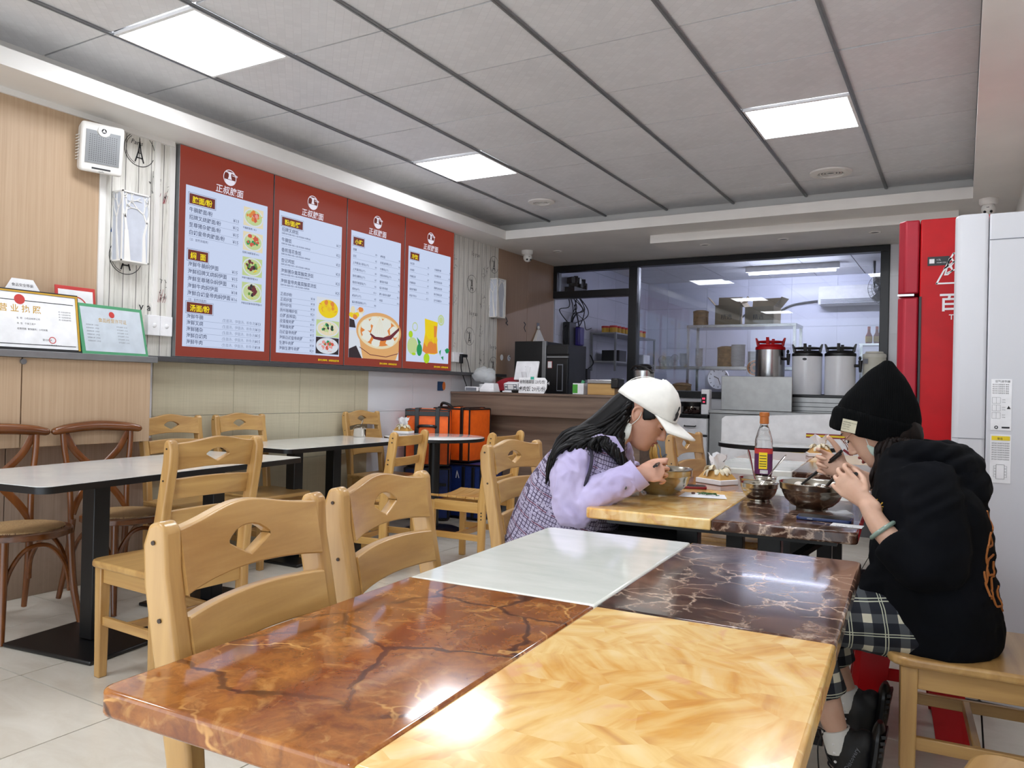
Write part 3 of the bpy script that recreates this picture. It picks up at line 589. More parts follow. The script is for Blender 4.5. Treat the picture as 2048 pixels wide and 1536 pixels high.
# sconces with fretwork tree
def sconce(y,z,label,w=.17,h=.40):
    t=thing('wall_sconce',label,'wall lamp',(-4.215,y,z),0,'unlit white box wall lamps with cut tree pattern')
    MB().bb(0,.088,-w/2+.004,w/2-.004,-h/2+.006,h/2-.006).build('shade',plain('frosted_shade','C4C8D2',.5),t,local=True,smooth=False)
    f=MB()
    for q in ((0,.097,-w/2,w/2,-h/2,-h/2+.008),(0,.097,-w/2,w/2,h/2-.008,h/2),(.089,.097,-w/2,-w/2+.006,-h/2,h/2),(.089,.097,w/2-.006,w/2,-h/2,h/2),(0,.006,-w/2,-w/2+.004,-h/2,h/2)): f.bb(*q)
    f.build('frame','offwhite',t,local=True,smooth=False); X=frame((.0885,0,0),(0,1,0),(0,0,1)); X2=frame((.0,-w/2+.0035,0),(1,0,0),(0,0,1)); tr=MB()
    def br(x0,y0,a,l,wd,d,X,lim):
        if d==0: return
        x1=max(-lim,min(lim,x0+l*math.cos(a))); y1=min(h/2-.01,y0+l*math.sin(a)); tr.prism_line((x0,y0),(x1,y1),wd,wd*.75,X)
        for s_ in (-1,1): br(x1,y1,a+s_*random.uniform(.25,.65),l*random.uniform(.7,.95),wd*.72,d-1,X,lim)
    def pl(p,q,w0,w1,X):
        dd=Vector((q[0]-p[0],q[1]-p[1]))
        if dd.length<1e-4: return
        dd.normalize(); n=Vector((-dd.y,dd.x)); tr.prism([(p[0]-n.x*w0/2,p[1]-n.y*w0/2),(q[0]-n.x*w1/2,q[1]-n.y*w1/2),(q[0]+n.x*w1/2,q[1]+n.y*w1/2),(p[0]+n.x*w0/2,p[1]+n.y*w0/2)],.005,X)
    tr.prism_line=pl
    pl((-.045,-h/2),(-.055,-.02),.04,.022,X); br(-.055,-.02,1.7,.07,.016,5,X,w/2-.005); pl((.06,-h/2),(.055,-.04),.024,.014,X); br(.055,-.04,1.35,.075,.013,5,X,w/2-.005)
    X3=X2@T(.045,0,0)
    pl((.02,-h/2),(.0,-.02),.02,.01,X3); br(0,-.02,1.6,.07,.009,5,X3,.042)
    tr.build('tree_fretwork','offwhite',t,local=True,smooth=False)
sconce(2.755,2.02,'white box wall lamp beside the first menu board below the speaker'); sconce(6.84,2.07,'white box wall lamp beyond the menu boards near the counter')
# switches
def sw(y,z,label,n=2,mat='plastic'):
    t=thing('switch_box',label,'switch',(-4.215,y,z))
    for i in range(n): MB().bb(0,.035,-.055+.083*i,.026+.083*i,-.06,.06).build('plate',mat,t,local=True,smooth=False,bev=.003); MB().ball((.036,-.014+.083*i,0),(.006,.014,.014),8).build('knob','white',t,local=True)
sw(2.945,1.475,'white double switch box left of the first menu board')
t=thing('socket_box','white socket box with a black plug right of the last menu board','socket',(-4.215,6.17,1.43)); MB().bb(0,.03,-.08,.09,-.045,.05).build('plate','plastic',t,local=True,smooth=False,bev=.003)
MB().box((.045,.07,.02),(.03,.1,.03)).box((.045,.03,-.02),(.03,.03,.07)).build('plug','dark',t,local=True,bev=.004)
MB().tube([(.045,.03,-.05),(.05,.03,-.12),(.07,.05,-.2),(.1,.07,-.3)],.005,6,sm=5).tube([(.045,.11,.02),(.05,.15,-.06),(.07,.17,-.2),(.1,.13,-.3)],.004,6,sm=5).build('cable','dark',t,local=True)
# certificates, card and red framed notice on the ledge
def lean(y,w,h,label,name,rz=0,x0=-4.03,tilt=.17,z=1.281): 
    t=thing(name,label,'framed notice',(x0,y,z),rz); return t,rotm(ry=-tilt)@T(0,0,0)
t,Y=lean(2.115,.45,.31,'black framed certificate with a red emblem leaning on the ledge','framed_certificate',0,-4.045)
MB().box((-.008,0,.155),(.016,.60,.315),X=Y).build('frame','dark',t,local=True,smooth=False,bev=.003)
X=Y@frame((.0005,0,.155),(0,1,0),(0,0,1)); p=MB(); p.rect(-.282,.282,-.14,.14,X,.0004); p.build('paper','white',t,local=True,smooth=False)
p=MB(); p.ring(0,0,.0,.0001,X,.001); p.rect(-.27,.27,.098,.102,X,.0008); p.rect(-.27,.27,-.125,-.121,X,.0008)
p.text('名  称   小吃店有限公司',.011,X,-.02,.005,.0008); p.text('类  型   个体工商户',.011,X,-.02,-.022,.0008); p.text('经营范围  餐饮服务；小吃制售',.011,X,-.02,-.049,.0008)
for k in range(4): p.text('统一社会信用代码',.008,X,.19,.055-.014*k,.0008)
p.text('登记机关',.012,X,.1,-.10,.0008); p.text('2020 年 07 月 22 日',.009,X,.12,-.125,.0008); p.build('print','ink',t,local=True,smooth=False)
p=MB(); p.text('营 业 执 照',.042,X,0,.042,.0009,'CENTER',bold=.01); p.build('title_print','goldink',t,local=True,smooth=False)
p=MB(); p.disc(0,.105,.026,X,.0012,20); p.ring(.15,-.095,.014,.018,X,.0010,20); p.build('emblem','redp',t,local=True,smooth=False)
MB().box((.004,0,.30),(.002,.59,.008),X=Y).box((.004,.287,.155),(.002,.01,.29),X=Y).build('gold_edge','goldink',t,local=True,smooth=False)
t,Y=lean(2.60,.42,.30,'green bordered certificate in a clear sleeve leaning on the ledge','framed_certificate',.12,-4.06,.24); t.location.y=2.625; t.matrix_basis=T(-4.06,2.625,1.281)@Matrix.Rotation(.12,4,'Z')
MB().box((-.005,0,.14),(.01,.42,.285),X=Y).build('frame','greenp',t,local=True,smooth=False,bev=.002)
X=Y@frame((.0005,0,.14),(0,1,0),(0,0,1)); p=MB(); p.rect(-.192,.192,-.124,.124,X,.0004); p.build('paper',plain('pale_blue_paper','C7D0D8',.35),t,local=True,smooth=False)
p=MB(); p.text('食品经营许可证',.026,X,0,.045,.0008,'CENTER'); p.build('title_print','goldink',t,local=True,smooth=False)
p=MB()
for k in range(6): p.text('经营者名称  小吃店',.009,X,-.17,.02-.018*k,.0008); p.text('许可证编号  JY244',.009,X,.02,.02-.018*k,.0008)
p.build('print','greyink',t,local=True,smooth=False); p=MB(); p.disc(0,.09,.018,X,.0010,20); p.build('emblem','redp',t,local=True,smooth=False)
t,Y=lean(2.17,.2,.3,'white paper card standing behind the black framed certificate','paper_card',0,-4.11,.18)
X=Y@frame((0,0,0),(0,1,0),(0,0,1)); MB().prism([(-.09,0),(.09,0),(.09,.31),(.055,.375),(-.05,.375),(-.09,.31)],.003,X).build('card','white',t,local=True,smooth=False); p=MB(); p.text('食品安全等级',.018,X,0,.335,.0035,'CENTER'); p.build('print','ink',t,local=True,smooth=False)
t,Y=lean(2.44,.2,.3,'red edged white notice standing behind the green certificate','paper_notice',0,-4.12,.12)
X=Y@frame((0,0,0),(0,1,0),(0,0,1)); MB().bb(-.006,0,-.11,.11,0,.365,X=Y).build('board','redp',t,local=True,smooth=False,bev=.002); MB().rect(-.095,.095,.02,.345,X,.0008).build('paper','white',t,local=True,smooth=False); MB().ring(.0,.25,.055,.062,X,.0012,30).build('ring_print','redp',t,local=True,smooth=False)
# sticker on white tiles
t=thing('wall_sticker','small blue cartoon free tray sticker on the white tiles by the counter','sticker',(-4.219,5.95,1.155)); t['label']='small blue sticker on the white tiles above the orange bags'
MB().bb(0,.002,-.06,.03,-.045,.04).build('sticker','inkb',t,local=True,smooth=False); MB().disc(.04,.0,.025,frame((.0025,0,0),(0,1,0),(0,0,1)),0,12,ry=.04).build('orange_print','orp',t,local=True,smooth=False)
# dome cameras
def dome(x,y,l,rz):
    t=thing('security_camera',l,'camera',(x,y,2.604),rz); MB().lathe([(0,0),(.062,0),(.062,-.03),(.05,-.045),(0,-.045)][::-1],n=24).build('base','offwhite',t,local=True); MB().ball((0,-.01,-.075),.047,16).build('eyeball','offwhite',t,local=True)
    m=MB(); 
    for a,b,r in ((0,.01,.016),(-.02,-.018,.010),(.02,-.018,.010)): m.ball((a,-.046+abs(b)*.1,-.082+b),(r,.012,r),10)
    m.build('lens','dark',t,local=True)
dome(-4.0,7.15,'white dome camera under the soffit above the brown wall panel',.9); dome(.14,6.6,'white dome camera above the red refrigerator',-.1)
# ================================================================= CHAIRS
def plate(m,y0,y1,top,bot,xf,th,hole=None,n=24):
    ys=[y0+(y1-y0)*i/n for i in range(n+1)]
    if hole: 
        h0,h1,ht,hb=hole; ys=sorted(set([y for y in ys if abs(y-h0)>.004 and abs(y-h1)>.004]+[h0,h1]))
    def strip(ya,yb,ta,tb,ba,bb_,ends):
        P=[]
        for y,t,b in ((ya,ta,ba),(yb,tb,bb_)):
            for z in (b,t):
                for s in (0,1): P.append((xf(y,z)+(th if s else 0),y,z))
        F=[(0,4,6,2),(1,3,7,5),(2,6,7,3),(0,1,5,4)]
        m.add(P,F)
        if ends[0]: m.add([P[0],P[1],P[3],P[2]],[(0,2,3,1) if 0 else (0,1,2,3)])
        if ends[1]: m.add([P[4],P[5],P[7],P[6]],[(0,3,2,1)])
    for a,b in zip(ys[:-1],ys[1:]):
        mid=(a+b)/2
        if hole and hole[0]<mid<hole[1]:
            strip(a,b,top(a),top(b),ht(a),ht(b),(0,0)); strip(a,b,hb(a),hb(b),bot(a),bot(b),(0,0))
        else: strip(a,b,top(a),top(b),bot(a),bot(b),(a==ys[0],b==ys[-1]))
def seatpoly(w,d,x0,rf=.07,rb=.02):
    P=[]
    for cx_,cy_,r,a0 in ((x0+d-rf,w/2-rf,rf,0),(x0+rb,w/2-rb,rb,PI/2),(x0+rb,-w/2+rb,rb,PI),(x0+d-rf,-w/2+rf,rf,1.5*PI)):
        for k in range(5): a=a0+PI/2*k/4; P.append((cx_+r*math.cos(a),cy_+r*math.sin(a)))
    return P
def wood_chair(label):
    t=thing('dining_chair',label,'chair',group='light wooden dining chairs with a diamond cut in the top rail')
    MB().prism(seatpoly(.43,.43,-.215,.06),.026,z0=.426).build('seat','woody',t,bev=.008,seg=3)
    for s in (-1,1):
        m=MB(); X=frame((0,s*.188+.018,0),(1,0,0),(0,0,1))
        m.prism([(-.212,0),(-.178,0),(-.172,.44),(-.186,.60),(-.238,.86),(-.243,.925),(-.256,.937),(-.276,.932),(-.287,.90),(-.283,.84),(-.232,.58),(-.217,.44)],.036,X)
        q=m.build('rear_post','woodz',t,bev=.007,seg=3); 
        
        for (a,b) in ((-.263,.905),(-.247,.79)): MB().cyl((a,s*.2065,b),(a,s*.2085,b),.0036,n=8).build('bolt','bolt',q)
        MB().add([(x,y,z) for z,h in ((0,.017),(.425,.021)) for x,y in ((.16-h,s*.178-h),(.16+h,s*.178-h),(.16+h,s*.178+h),(.16-h,s*.178+h))],[(3,2,1,0),(4,5,6,7),(0,1,5,4),(1,2,6,5),(2,3,7,6),(3,0,4,7)]).build('leg','woodz',t,bev=.004)
        MB().bb(-.18,.14,s*.178-.010,s*.178+.010,.365,.426).build('seat_rail','woodx',t,bev=.002)
        MB().bb(-.18,.145,s*.178-.009,s*.178+.009,.20,.235).build('stretcher','woodx',t,bev=.003)
    MB().bb(.150,.170,-.16,.16,.365,.426).build('seat_rail','woody',t,bev=.002); MB().bb(-.205,-.185,-.17,.17,.36,.426).build('seat_rail','woody',t,bev=.002)
    MB().bb(-.012,.008,-.17,.17,.205,.235).build('stretcher','woody',t,bev=.003)
    xb=lambda y,z: -.255-.20*(z-.86)-.020*(1-(y/.172)**2)
    m=MB(); ch=lambda y: .921+.024*math.exp(-(y/.105)**2)
    plate(m,-.172,.172,ch,lambda y:.822+.012*(1-(y/.172)**2),xb,.022,(-.052,.052,lambda y:.901-.021*abs(y/.052)**2.4,lambda y:.853+.026*abs(y/.052)**1.1))
    m.build('top_rail','woody',t,bev=.003)
    for a,b in ((.715,.790),(.60,.672)):
        m=MB(); plate(m,-.172,.172,lambda y:b+.008*(1-(y/.172)**2),lambda y:a+.006*(1-(y/.172)**2),lambda y,z:-.255-.20*(z-.86)-.018*(1-(y/.172)**2),.02); m.build('back_rail','woody',t,bev=.003)
    return t
def ladder_chair(label):
    t=thing('slatted_chair',label,'chair',group='pine chairs with ladder backs and slatted seats')
    for i in range(6):
        a=-.20+.066*i; m=MB(); 
        P=[];n=8
        for k in range(n+1):
            y=-.19+.38*k/n; z=.425+.022*(2*k/n-1)**2
            P+= [(a,y,z),(a+.062,y,z),(a+.062,y,z+.016),(a,y,z+.016)]
        F=[]
        for k in range(n):
            for j in range(4): F.append((4*k+j,4*k+(j+1)%4,4*k+4+(j+1)%4,4*k+4+j))
        F+=[(3,2,1,0),(4*n,4*n+1,4*n+2,4*n+3)]; m.add(P,F); m.build('seat_slat','piney',t,bev=.002)
    for s in (-1,1):
        m=MB(); X=frame((0,s*.192+.013,0),(1,0,0),(0,0,1)); m.prism([(-.215,0),(-.170,0),(-.165,.44),(-.225,.90),(-.235,.925),(-.258,.935),(-.28,.92),(-.282,.895),(-.220,.44)],.027,X)
        q=m.build('rear_post','pinez',t,bev=.008,seg=3); 
        for (a,b) in ((-.252,.89),(-.248,.86),(-.225,.74),(-.222,.71),(-.205,.58),(-.195,.33),(-.195,.35),(-.195,.37)): MB().cyl((a,s*.204,b),(a,s*.2075,b),.005,n=8).build('bolt','bolt',q)
        MB().bb(.15,.192,s*.192-.014,s*.192+.014,0,.425).build('leg','pinez',t,bev=.004)
        MB().bb(-.18,.155,s*.192-.010,s*.192+.010,.365,.43).build('seat_rail','pinex',t,bev=.002)
        MB().bb(-.18,.155,s*.192-.009,s*.192+.009,.19,.23).build('stretcher','pinex',t,bev=.003)
    MB().bb(.16,.18,-.18,.18,.36,.42).build('seat_rail','piney',t,bev=.002); MB().bb(-.01,.01,-.183,.183,.195,.228).build('stretcher','piney',t,bev=.003)
    for a,b in ((.83,.90),(.69,.75),(.56,.605)):
        m=MB(); c=-.243-.13*((a+b)/2-.86)*1.0; plate(m,-.18,.18,lambda y:b-.0*y,lambda y:a,lambda y,z:c-.13*(z-(a+b)/2)-.026*(1-(y/.18)**2),.018); m.build('back_rail','piney',t,bev=.004)
    for o in KIDS[t]:
        for q in [o]+KIDS.get(o,[]):
            for v_ in q.data.vertices:
                if v_.co.z>.45: v_.co.z=.45+(v_.co.z-.45)*.875
    return t
def cross_chair(label):
    t=thing('crossback_chair',label,'chair',group='brown bentwood chairs with crossed backs and woven seats')
    def ell(z,rx,ry,n=36,c=.0): return [(c+rx*math.cos(2*PI*k/n)*(1 if math.cos(2*PI*k/n)>0 else .92),ry*math.sin(2*PI*k/n)*(1.0-.08*(math.cos(2*PI*k/n)<0)),z) for k in range(n)]
    m=MB(); m.loft([ell(.425,.205,.205),ell(.43,.215,.215),ell(.452,.215,.215),ell(.458,.205,.205)]); m.build('seat_frame','browny',t)
    m=MB(); m.loft([ell(.452,.185,.185),ell(.464,.183,.183),ell(.470,.165,.165)]); m.build('woven_seat',rattan,t)
    for s in (-1,1):
        MB().tube([(-.19,s*.155,.40),(-.20,s*.16,.60),(-.215,s*.185,.80),(-.222,s*.19,.89)],.0145,10,sm=5).build('back_post','brownz',t)
        MB().tube([(-.255,s*.17,.02),(-.21,s*.158,.22),(-.185,s*.15,.43)],[.013,.016,.017],10,sm=5,cap=True).build('leg','brownz',t)
        MB().tube([(.20,s*.175,.0),(.165,s*.155,.2),(.15,s*.145,.43)],[.013,.017,.018],10,sm=5).build('leg','brownz',t)
        MB().tube([(.145,s*.15,.16),(.13,s*.15,.26),(.06,s*.15,.36),(-.02,s*.15,.395),(-.10,s*.15,.36),(-.17,s*.15,.27),(-.19,s*.155,.17)],.0105,8,sm=6).build('side_arch','brownx',t)
    MB().tube([(.15,-.15,.18),(.15,-.12,.30),(.15,-.05,.385),(.15,.05,.385),(.15,.12,.30),(.15,.15,.18)],.0105,8,sm=6).build('front_arch','browny',t)
    MB().tube([(-.215,-.235,.878),(-.222,-.16,.890),(-.234,0,.900),(-.222,.16,.890),(-.215,.235,.878)],[.019,.025,.027,.025,.019],12,sm=6,round_=True).build('top_rail','browny',t)
    for s in (-1,1): MB().tube([(-.225,s*.178,.870),(-.222,s*.12,.77),(-.22,0,.655),(-.205,-s*.10,.54),(-.185,-s*.15,.455)],.019,8,sm=6,flat=.28,up=(1,0,0)).build('cross_slat','brownz',t)
    return t
def rattan_m():
    n=NT('woven_rattan'); v=n.coord(scale=(1,1,1)); w=n.add('ShaderNodeTexBrick'); n.L(n.coord(rot=(0,0,.785)),w.inputs['Vector']); w.inputs['Scale'].default_value=60; w.inputs['Color1'].default_value=(.50,.30,.12,1); w.inputs['Color2'].default_value=(.72,.48,.22,1); w.inputs['Mortar'].default_value=(.12,.06,.03,1); w.inputs['Mortar Size'].default_value=.04
    n.col(w.outputs['Color']); n.bump(w.outputs['Fac'],.6,-.002); return n.p(.6)
rattan=rattan_m()
c0=wood_chair('light wooden chair nearest the camera, left of the front marble table')
c0.matrix_basis=T(-.817,.985,0)@Matrix.Rotation(.15,4,'Z')
def wc(x,y,rz,l): return dup(c0,(x,y,0),rz,l)
wc(-.894,1.45,.17,'second light wooden chair tucked at the left side of the front marble table')
wc(-2.695,1.986,3.11,'light wooden chair tucked at the near white wall table, nearest to that table')
wc(-1.284,2.68,-.02,'light wooden chair that the diner in the white cap sits on')
wc(-.99,3.95,-.08,'light wooden chair showing behind the brim of the white cap')
wc(.035,2.565,PI+.07,'light wooden chair that the diner in the black beanie sits on')
wc(.20,1.57,PI-.22,'light wooden chair cut off at the bottom right corner of the photo')
wc(-3.86,3.02,.0,'light wooden chair against the wall just beyond the beige cabinet panels')
wc(-3.86,3.53,.0,'light wooden chair against the khaki wall, second from the beige panels')
wc(-3.90,4.78,.0,'light wooden chair against the wall at the far end behind the steel spice jar')
g0=ladder_chair('pine ladder-back chair beside the round white table in front of the orange bag'); g0.matrix_basis=T(-3.20,3.80,0)@Matrix.Rotation(PI+.15,4,'Z')
dup(g0,(-2.77,4.27,0),PI+.05,'pine ladder-back chair with slatted seat just left of the cap diner\'s chair')
x0=cross_chair('brown cross-back chair cut off by the left edge of the photo'); x0.matrix_basis=T(-3.725,1.955,0)@Matrix.Rotation(.02,4,'Z')
dup(x0,(-3.74,2.47,0),.03,'complete brown cross-back chair behind the near white wall table')
# ================================================================= TABLES
def rpoly(w,h,r,n=5):
    P=[]
    for cx_,cy_,a0 in ((w-r[2],h-r[2],0),(r[3],h-r[3],PI/2),(r[0],r[0],PI),(w-r[1],r[1],1.5*PI)):
        rr={0:r[2],PI/2:r[3],PI:r[0],1.5*PI:r[1]}[a0]
        if rr<1e-4: P.append((cx_,cy_)); continue
        for k in range(n+1): a=a0+PI/2*k/n; P.append((cx_+rr*math.cos(a),cy_+rr*math.sin(a)))
    return P
def marble_table(label,loc,rz,w,l,mats,names):
    t=thing('marble_table',label,'table',loc,rz,'patchwork marble topped tables')
    r=.02
    for k,(sx,sy) in enumerate(((0,0),(1,0),(0,1),(1,1))):
        rr=[0,0,0,0]; rr[{(0,0):0,(1,0):1,(1,1):2,(0,1):3}[(sx,sy)]]=r
        gx=.0004; X=T(-w/2+sx*w/2+(gx if sx else 0),-l/2+sy*l/2+(gx if sy else 0),0)
        o=MB().prism(rpoly(w/2-gx,l/2-gx,rr),.036,X,z0=.714).build('tabletop_panel',mats[k],t,local=True,label=names[k],bev=.006,seg=3)
    for sy in (-1,1):
        y=sy*(l/2-.30)
        for sx in (-1,1): MB().bb(sx*.14-.038,sx*.14+.038,y-.03,y+.03,.03,.66).build('leg','black',t,local=True,bev=.003)
        MB().bb(-w/2+.10,w/2-.10,y-.03,y+.03,.66,.695).build('top_bar','black',t,local=True,bev=.003)
        MB().bb(-.32,.32,y-.035,y+.035,0,.03).build('foot_bar','black',t,local=True,bev=.003)
        for sx in (-1,1): MB().tube([(sx*.17,y,.56),(sx*.30,y,.665)],.016,4,up=(0,1,0)).build('brace','black',t,local=True)
    MB().bb(-.03,.03,-l/2+.3,l/2-.3,.655,.69).build('spine_bar','black',t,local=True); MB().bb(-w/2+.06,w/2-.06,-l/2+.06,l/2-.06,.695,.7145).build('underboard','black',t,local=True)
    return t
PN=dict(o='orange-brown marble panel with dark veins',y='yellow onyx panel',w='white marble panel',d='dark brown marble panel with pale veins')
marble_table('large patchwork marble table in the foreground with nothing on it',(-.583,1.33,0),.05,.83,1.41,['mo','my','mw','md'],[PN[k] for k in 'oywd'])
marble_table('patchwork marble table that the two diners eat at',(-.727,3.19,0),.062,.85,1.50,['my','md','mo','mw'],[PN[k] for k in 'ydow'])
marble_table('patchwork marble table beyond the diners, white and dark panels nearest',(-.80,4.93,0),.06,.85,1.42,['mw','md','mo','my'],[PN[k] for k in 'wdoy'])
def wall_table(label,corner,rz,w,l,peds,base=(.52,.44)):
    # corner = near right corner; local x to the wall is -x, y away
    t=thing('wall_table',label,'table',(corner[0],corner[1],0),rz,'white topped tables along the left wall')
    X=T(-w,0,0)
    MB().prism(rpoly(w,l,[.04,.05,.03,.03]),.026,X,z0=.722).build('tabletop_edge','black',t,local=True); MB().prism(rpoly(w-.004,l-.004,[.04,.05,.03,.03]),.002,T(-w+.002,.002,0),z0=.748).build('tabletop','lam',t,local=True)
    for py in peds:
        MB().bb(-w/2-.03,-w/2+.045,py-.04,py+.04,.02,.72).build('column','black',t,local=True,bev=.004)
        MB().bb(-w/2-base[0]/2,-w/2+base[0]/2,py-base[1]/2,py+base[1]/2,0,.018).build('base_plate','black',t,local=True,bev=.006); MB().bb(-w/2-.15,-w/2+.15,py-.15,py+.15,.70,.721).build('top_plate','black',t,local=True)
    return t
wall_table('near white wall table with a black edge, cut by the left edge of the photo',(-2.875,1.585,0),.135,.68,1.50,[.50,1.20])
wall_table('white wall table beyond it carrying the steel spice jar',(-3.49,3.36,0),.03,.64,1.25,[.38,.76])
t=thing('round_table','round white topped table in front of the orange delivery bag','table',(-3.64,5.06,0),0)
MB().lathe([(0,.722),(.395,.722),(.40,.726),(.40,.746),(.397,.748)],n=48,cap=False).build('tabletop_edge','black',t,local=True); MB().lathe([(.397,.748),(.394,.7505),(0,.7505)],n=48,cap=False).build('tabletop','lam',t,local=True)
MB().lathe([(.045,.02),(.045,.72)],n=24).build('column','black',t,local=True); MB().lathe([(.23,0),(.23,.01),(.2,.022),(.05,.03)],n=36).build('base_plate','black',t,local=True)
t=thing('oval_table','white topped oval table with a thick black edge behind the marble tables','table',(-1.28,6.42,0),0)
MB().lathe([(0,.715),(.40,.715),(.405,.72),(.405,.746),(.40,.749)],n=48,cap=False,X=Matrix.Diagonal((1.12,.8,1,1))).build('tabletop_edge','black',t,local=True); MB().lathe([(.40,.749),(.395,.751),(0,.751)],n=48,cap=False,X=Matrix.Diagonal((1.12,.8,1,1))).build('tabletop','lam',t,local=True)
MB().lathe([(.045,.02),(.045,.72)],n=24).build('column','black',t,local=True); MB().lathe([(.23,0),(.23,.01),(.2,.022),(.05,.03)],n=36).build('base_plate','black',t,local=True)
# red plastic stool
t=thing('plastic_stool','red plastic stool standing behind the beanie diner\'s chair','stool',(-.16,3.09,0),.1)
def sq(z,h,r=.04): return [(p[0]-h,p[1]-h,z) for p in rpoly(2*h,2*h,[r]*4,4)]
MB().loft([sq(.455,.135),sq(.468,.14),sq(.478,.13)]).build('seat','red',t,local=True); MB().loft([sq(.458,.142),sq(.40,.150)],cap=False).build('skirt','red',t,local=True)
for sx in (-1,1):
    for sy in (-1,1):
        m=MB(); 
        for a,b in (((1,0),(0,1)),):
            P=[];
            for z,h,wd in ((.42,.146,.135),(.30,.158,.112),(.02,.185,.098),(0,.187,.098)):
                o_=h; P.append([(sx*o_,sy*(o_-wd),z),(sx*o_,sy*(o_-.02),z),(sx*(o_-.02),sy*o_,z),(sx*(o_-wd),sy*o_,z),(sx*(o_-wd),sy*(o_-.012),z),(sx*(o_-.025),sy*(o_-.014),z),(sx*(o_-.014),sy*(o_-.025),z),(sx*(o_-.012),sy*(o_-wd),z)])
            if sx*sy<0: P=[r[::-1] for r in P]
            m.loft(P)
        m.build('leg','red',t,local=True)
m=MB()
for sx,sy in ((1,0),(-1,0),(0,1),(0,-1)):
    if sx: m.bb(min(sx*.148,sx*.160),max(sx*.148,sx*.160),-.13,.13,.19,.23)
    else: m.bb(-.13,.13,min(sy*.148,sy*.160),max(sy*.148,sy*.160),.19,.23)
m.build('rail','red',t,local=True,bev=.003)
# ================================================================= DELIVERY BAGS
orange=plain('orange_nylon','FF6A14',.5,scale=30,var=.08); navy=plain('navy_quilted_nylon','142A66',.5,scale=30,var=.15)
def puff(m,x0,x1,y0,y1,z0,z1,b=.012):
    # slightly pillowed box: each side is a 5x5 grid
    n=6
    def face(o,u,v,nr):
        vs=[];fs=[]
        for j in range(n+1):
            for i in range(n+1):
                a,c=i/n,j/n; k=16*a*(1-a)*c*(1-c); w=noise.noise(Vector((o[0]*9+a*3,o[1]*9+c*3,o[2]*7)))*.012*min(1,4*k)
                vs.append(tuple(o[q]+u[q]*a+v[q]*c+nr[q]*(b*k+w) for q in range(3)))
        for j in range(n):
            for i in range(n): fs.append((j*(n+1)+i,j*(n+1)+i+1,(j+1)*(n+1)+i+1,(j+1)*(n+1)+i))
        m.add(vs,fs)
    dx,dy,dz=x1-x0,y1-y0,z1-z0
    face((x0,y0,z0),(dx,0,0),(0,0,dz),(0,-1,0)); face((x1,y0,z0),(0,dy,0),(0,0,dz),(1,0,0)); face((x1,y1,z0),(-dx,0,0),(0,0,dz),(0,1,0)); face((x0,y1,z0),(0,-dy,0),(0,0,dz),(-1,0,0)); face((x0,y0,z1),(dx,0,0),(0,dy,0),(0,0,1)); face((x0,y1,z0),(dx,0,0),(0,-dy,0),(0,0,-1))
def bag(name,label,cx,cy,rz,w,d,z0,z1,mat,straps=(),handle=None):
    X=T(cx,cy,0)@Matrix.Rotation(rz,4,'Z'); t=thing(name,label,'bag',(cx,cy,z0),rz); m=MB(); x0,x1=-w/2,w/2; puff(m,x0,x1,0,d,z0,z1); m.v=[X@v for v in m.v]; m.build('body',mat,t,ang=1.2)
    p=MB(); r=.008
    for a in ((x0,0,z0,x1,0,z0),(x0,0,z1,x1,0,z1),(x0,0,z0,x0,0,z1),(x1,0,z0,x1,0,z1),(x1,0,z1,x1,d,z1),(x1,0,z0,x1,d,z0),(x1,d,z0,x1,d,z1),(x0,0,z1,x0,d,z1),(x0,d,z1,x1,d,z1)): p.cyl(tuple(X@Vector(a[:3])),tuple(X@Vector(a[3:])),r,n=6)
    p.build('piping','dark',t)
    for q in straps: MB().bb(*q,X=X).build('strap','dark',t,bev=.002)
    if handle: MB().tube([tuple(X@Vector(q)) for q in handle],.013,8,sm=4).build('handle','dark',t)
    return t,X
bag('delivery_bag','bright orange insulated delivery bag with a black handle, nearer of the two orange ones',-3.955,5.385,.50,.37,.15,.475,.945,orange,[(-.105,-.07,-.022,-.010,.47,.955),(.07,.105,-.022,-.010,.47,.955),(-.105,-.07,-.02,.15,.952,.962),(.07,.105,-.02,.15,.952,.962),(-.19,.19,-.018,-.010,.895,.935)],[(-.075,-.02,.80),(-.05,-.045,.81),(.05,-.045,.81),(.075,-.02,.80)])
t,X=bag('delivery_bag','orange insulated delivery bag standing behind and right of the nearer one',-3.895,5.66,0,.38,.34,.50,.955,orange,[(-.135,-.105,-.024,-.012,.50,.965),(.105,.135,-.024,-.012,.50,.965),(-.135,-.105,-.02,.34,.960,.972),(.105,.135,-.02,.34,.960,.972)],[(-.16,.06,.95),(-.13,.04,1.0),(-.06,.04,.99),(-.03,.06,.955)])
MB().bb(-.06,-.02,-.026,-.020,.82,.87,X=X).build('name_tag','white',t,smooth=False)
bag('delivery_bag','navy blue quilted bag on the floor under the nearer orange bag',-3.945,5.38,.50,.38,.15,.02,.445,navy,[(.0,.03,-.022,-.010,.03,.44),(-.17,.17,-.022,-.010,.30,.325)])
bag('delivery_bag','navy blue quilted bag on the floor under the farther orange bag',-3.77,5.63,0,.42,.36,.02,.475,navy,[(.03,.06,-.024,-.012,.03,.46),(.13,.16,-.024,-.012,.03,.46)])
m=MB(); X=PY(-3.80,5.612,.36); m.line([(0,0),(.01,.06),(.03,.0)],.008,X)
tag(m.build('swing_tag','white',None,smooth=False),'tiny white tag hanging on the right navy bag','tag')
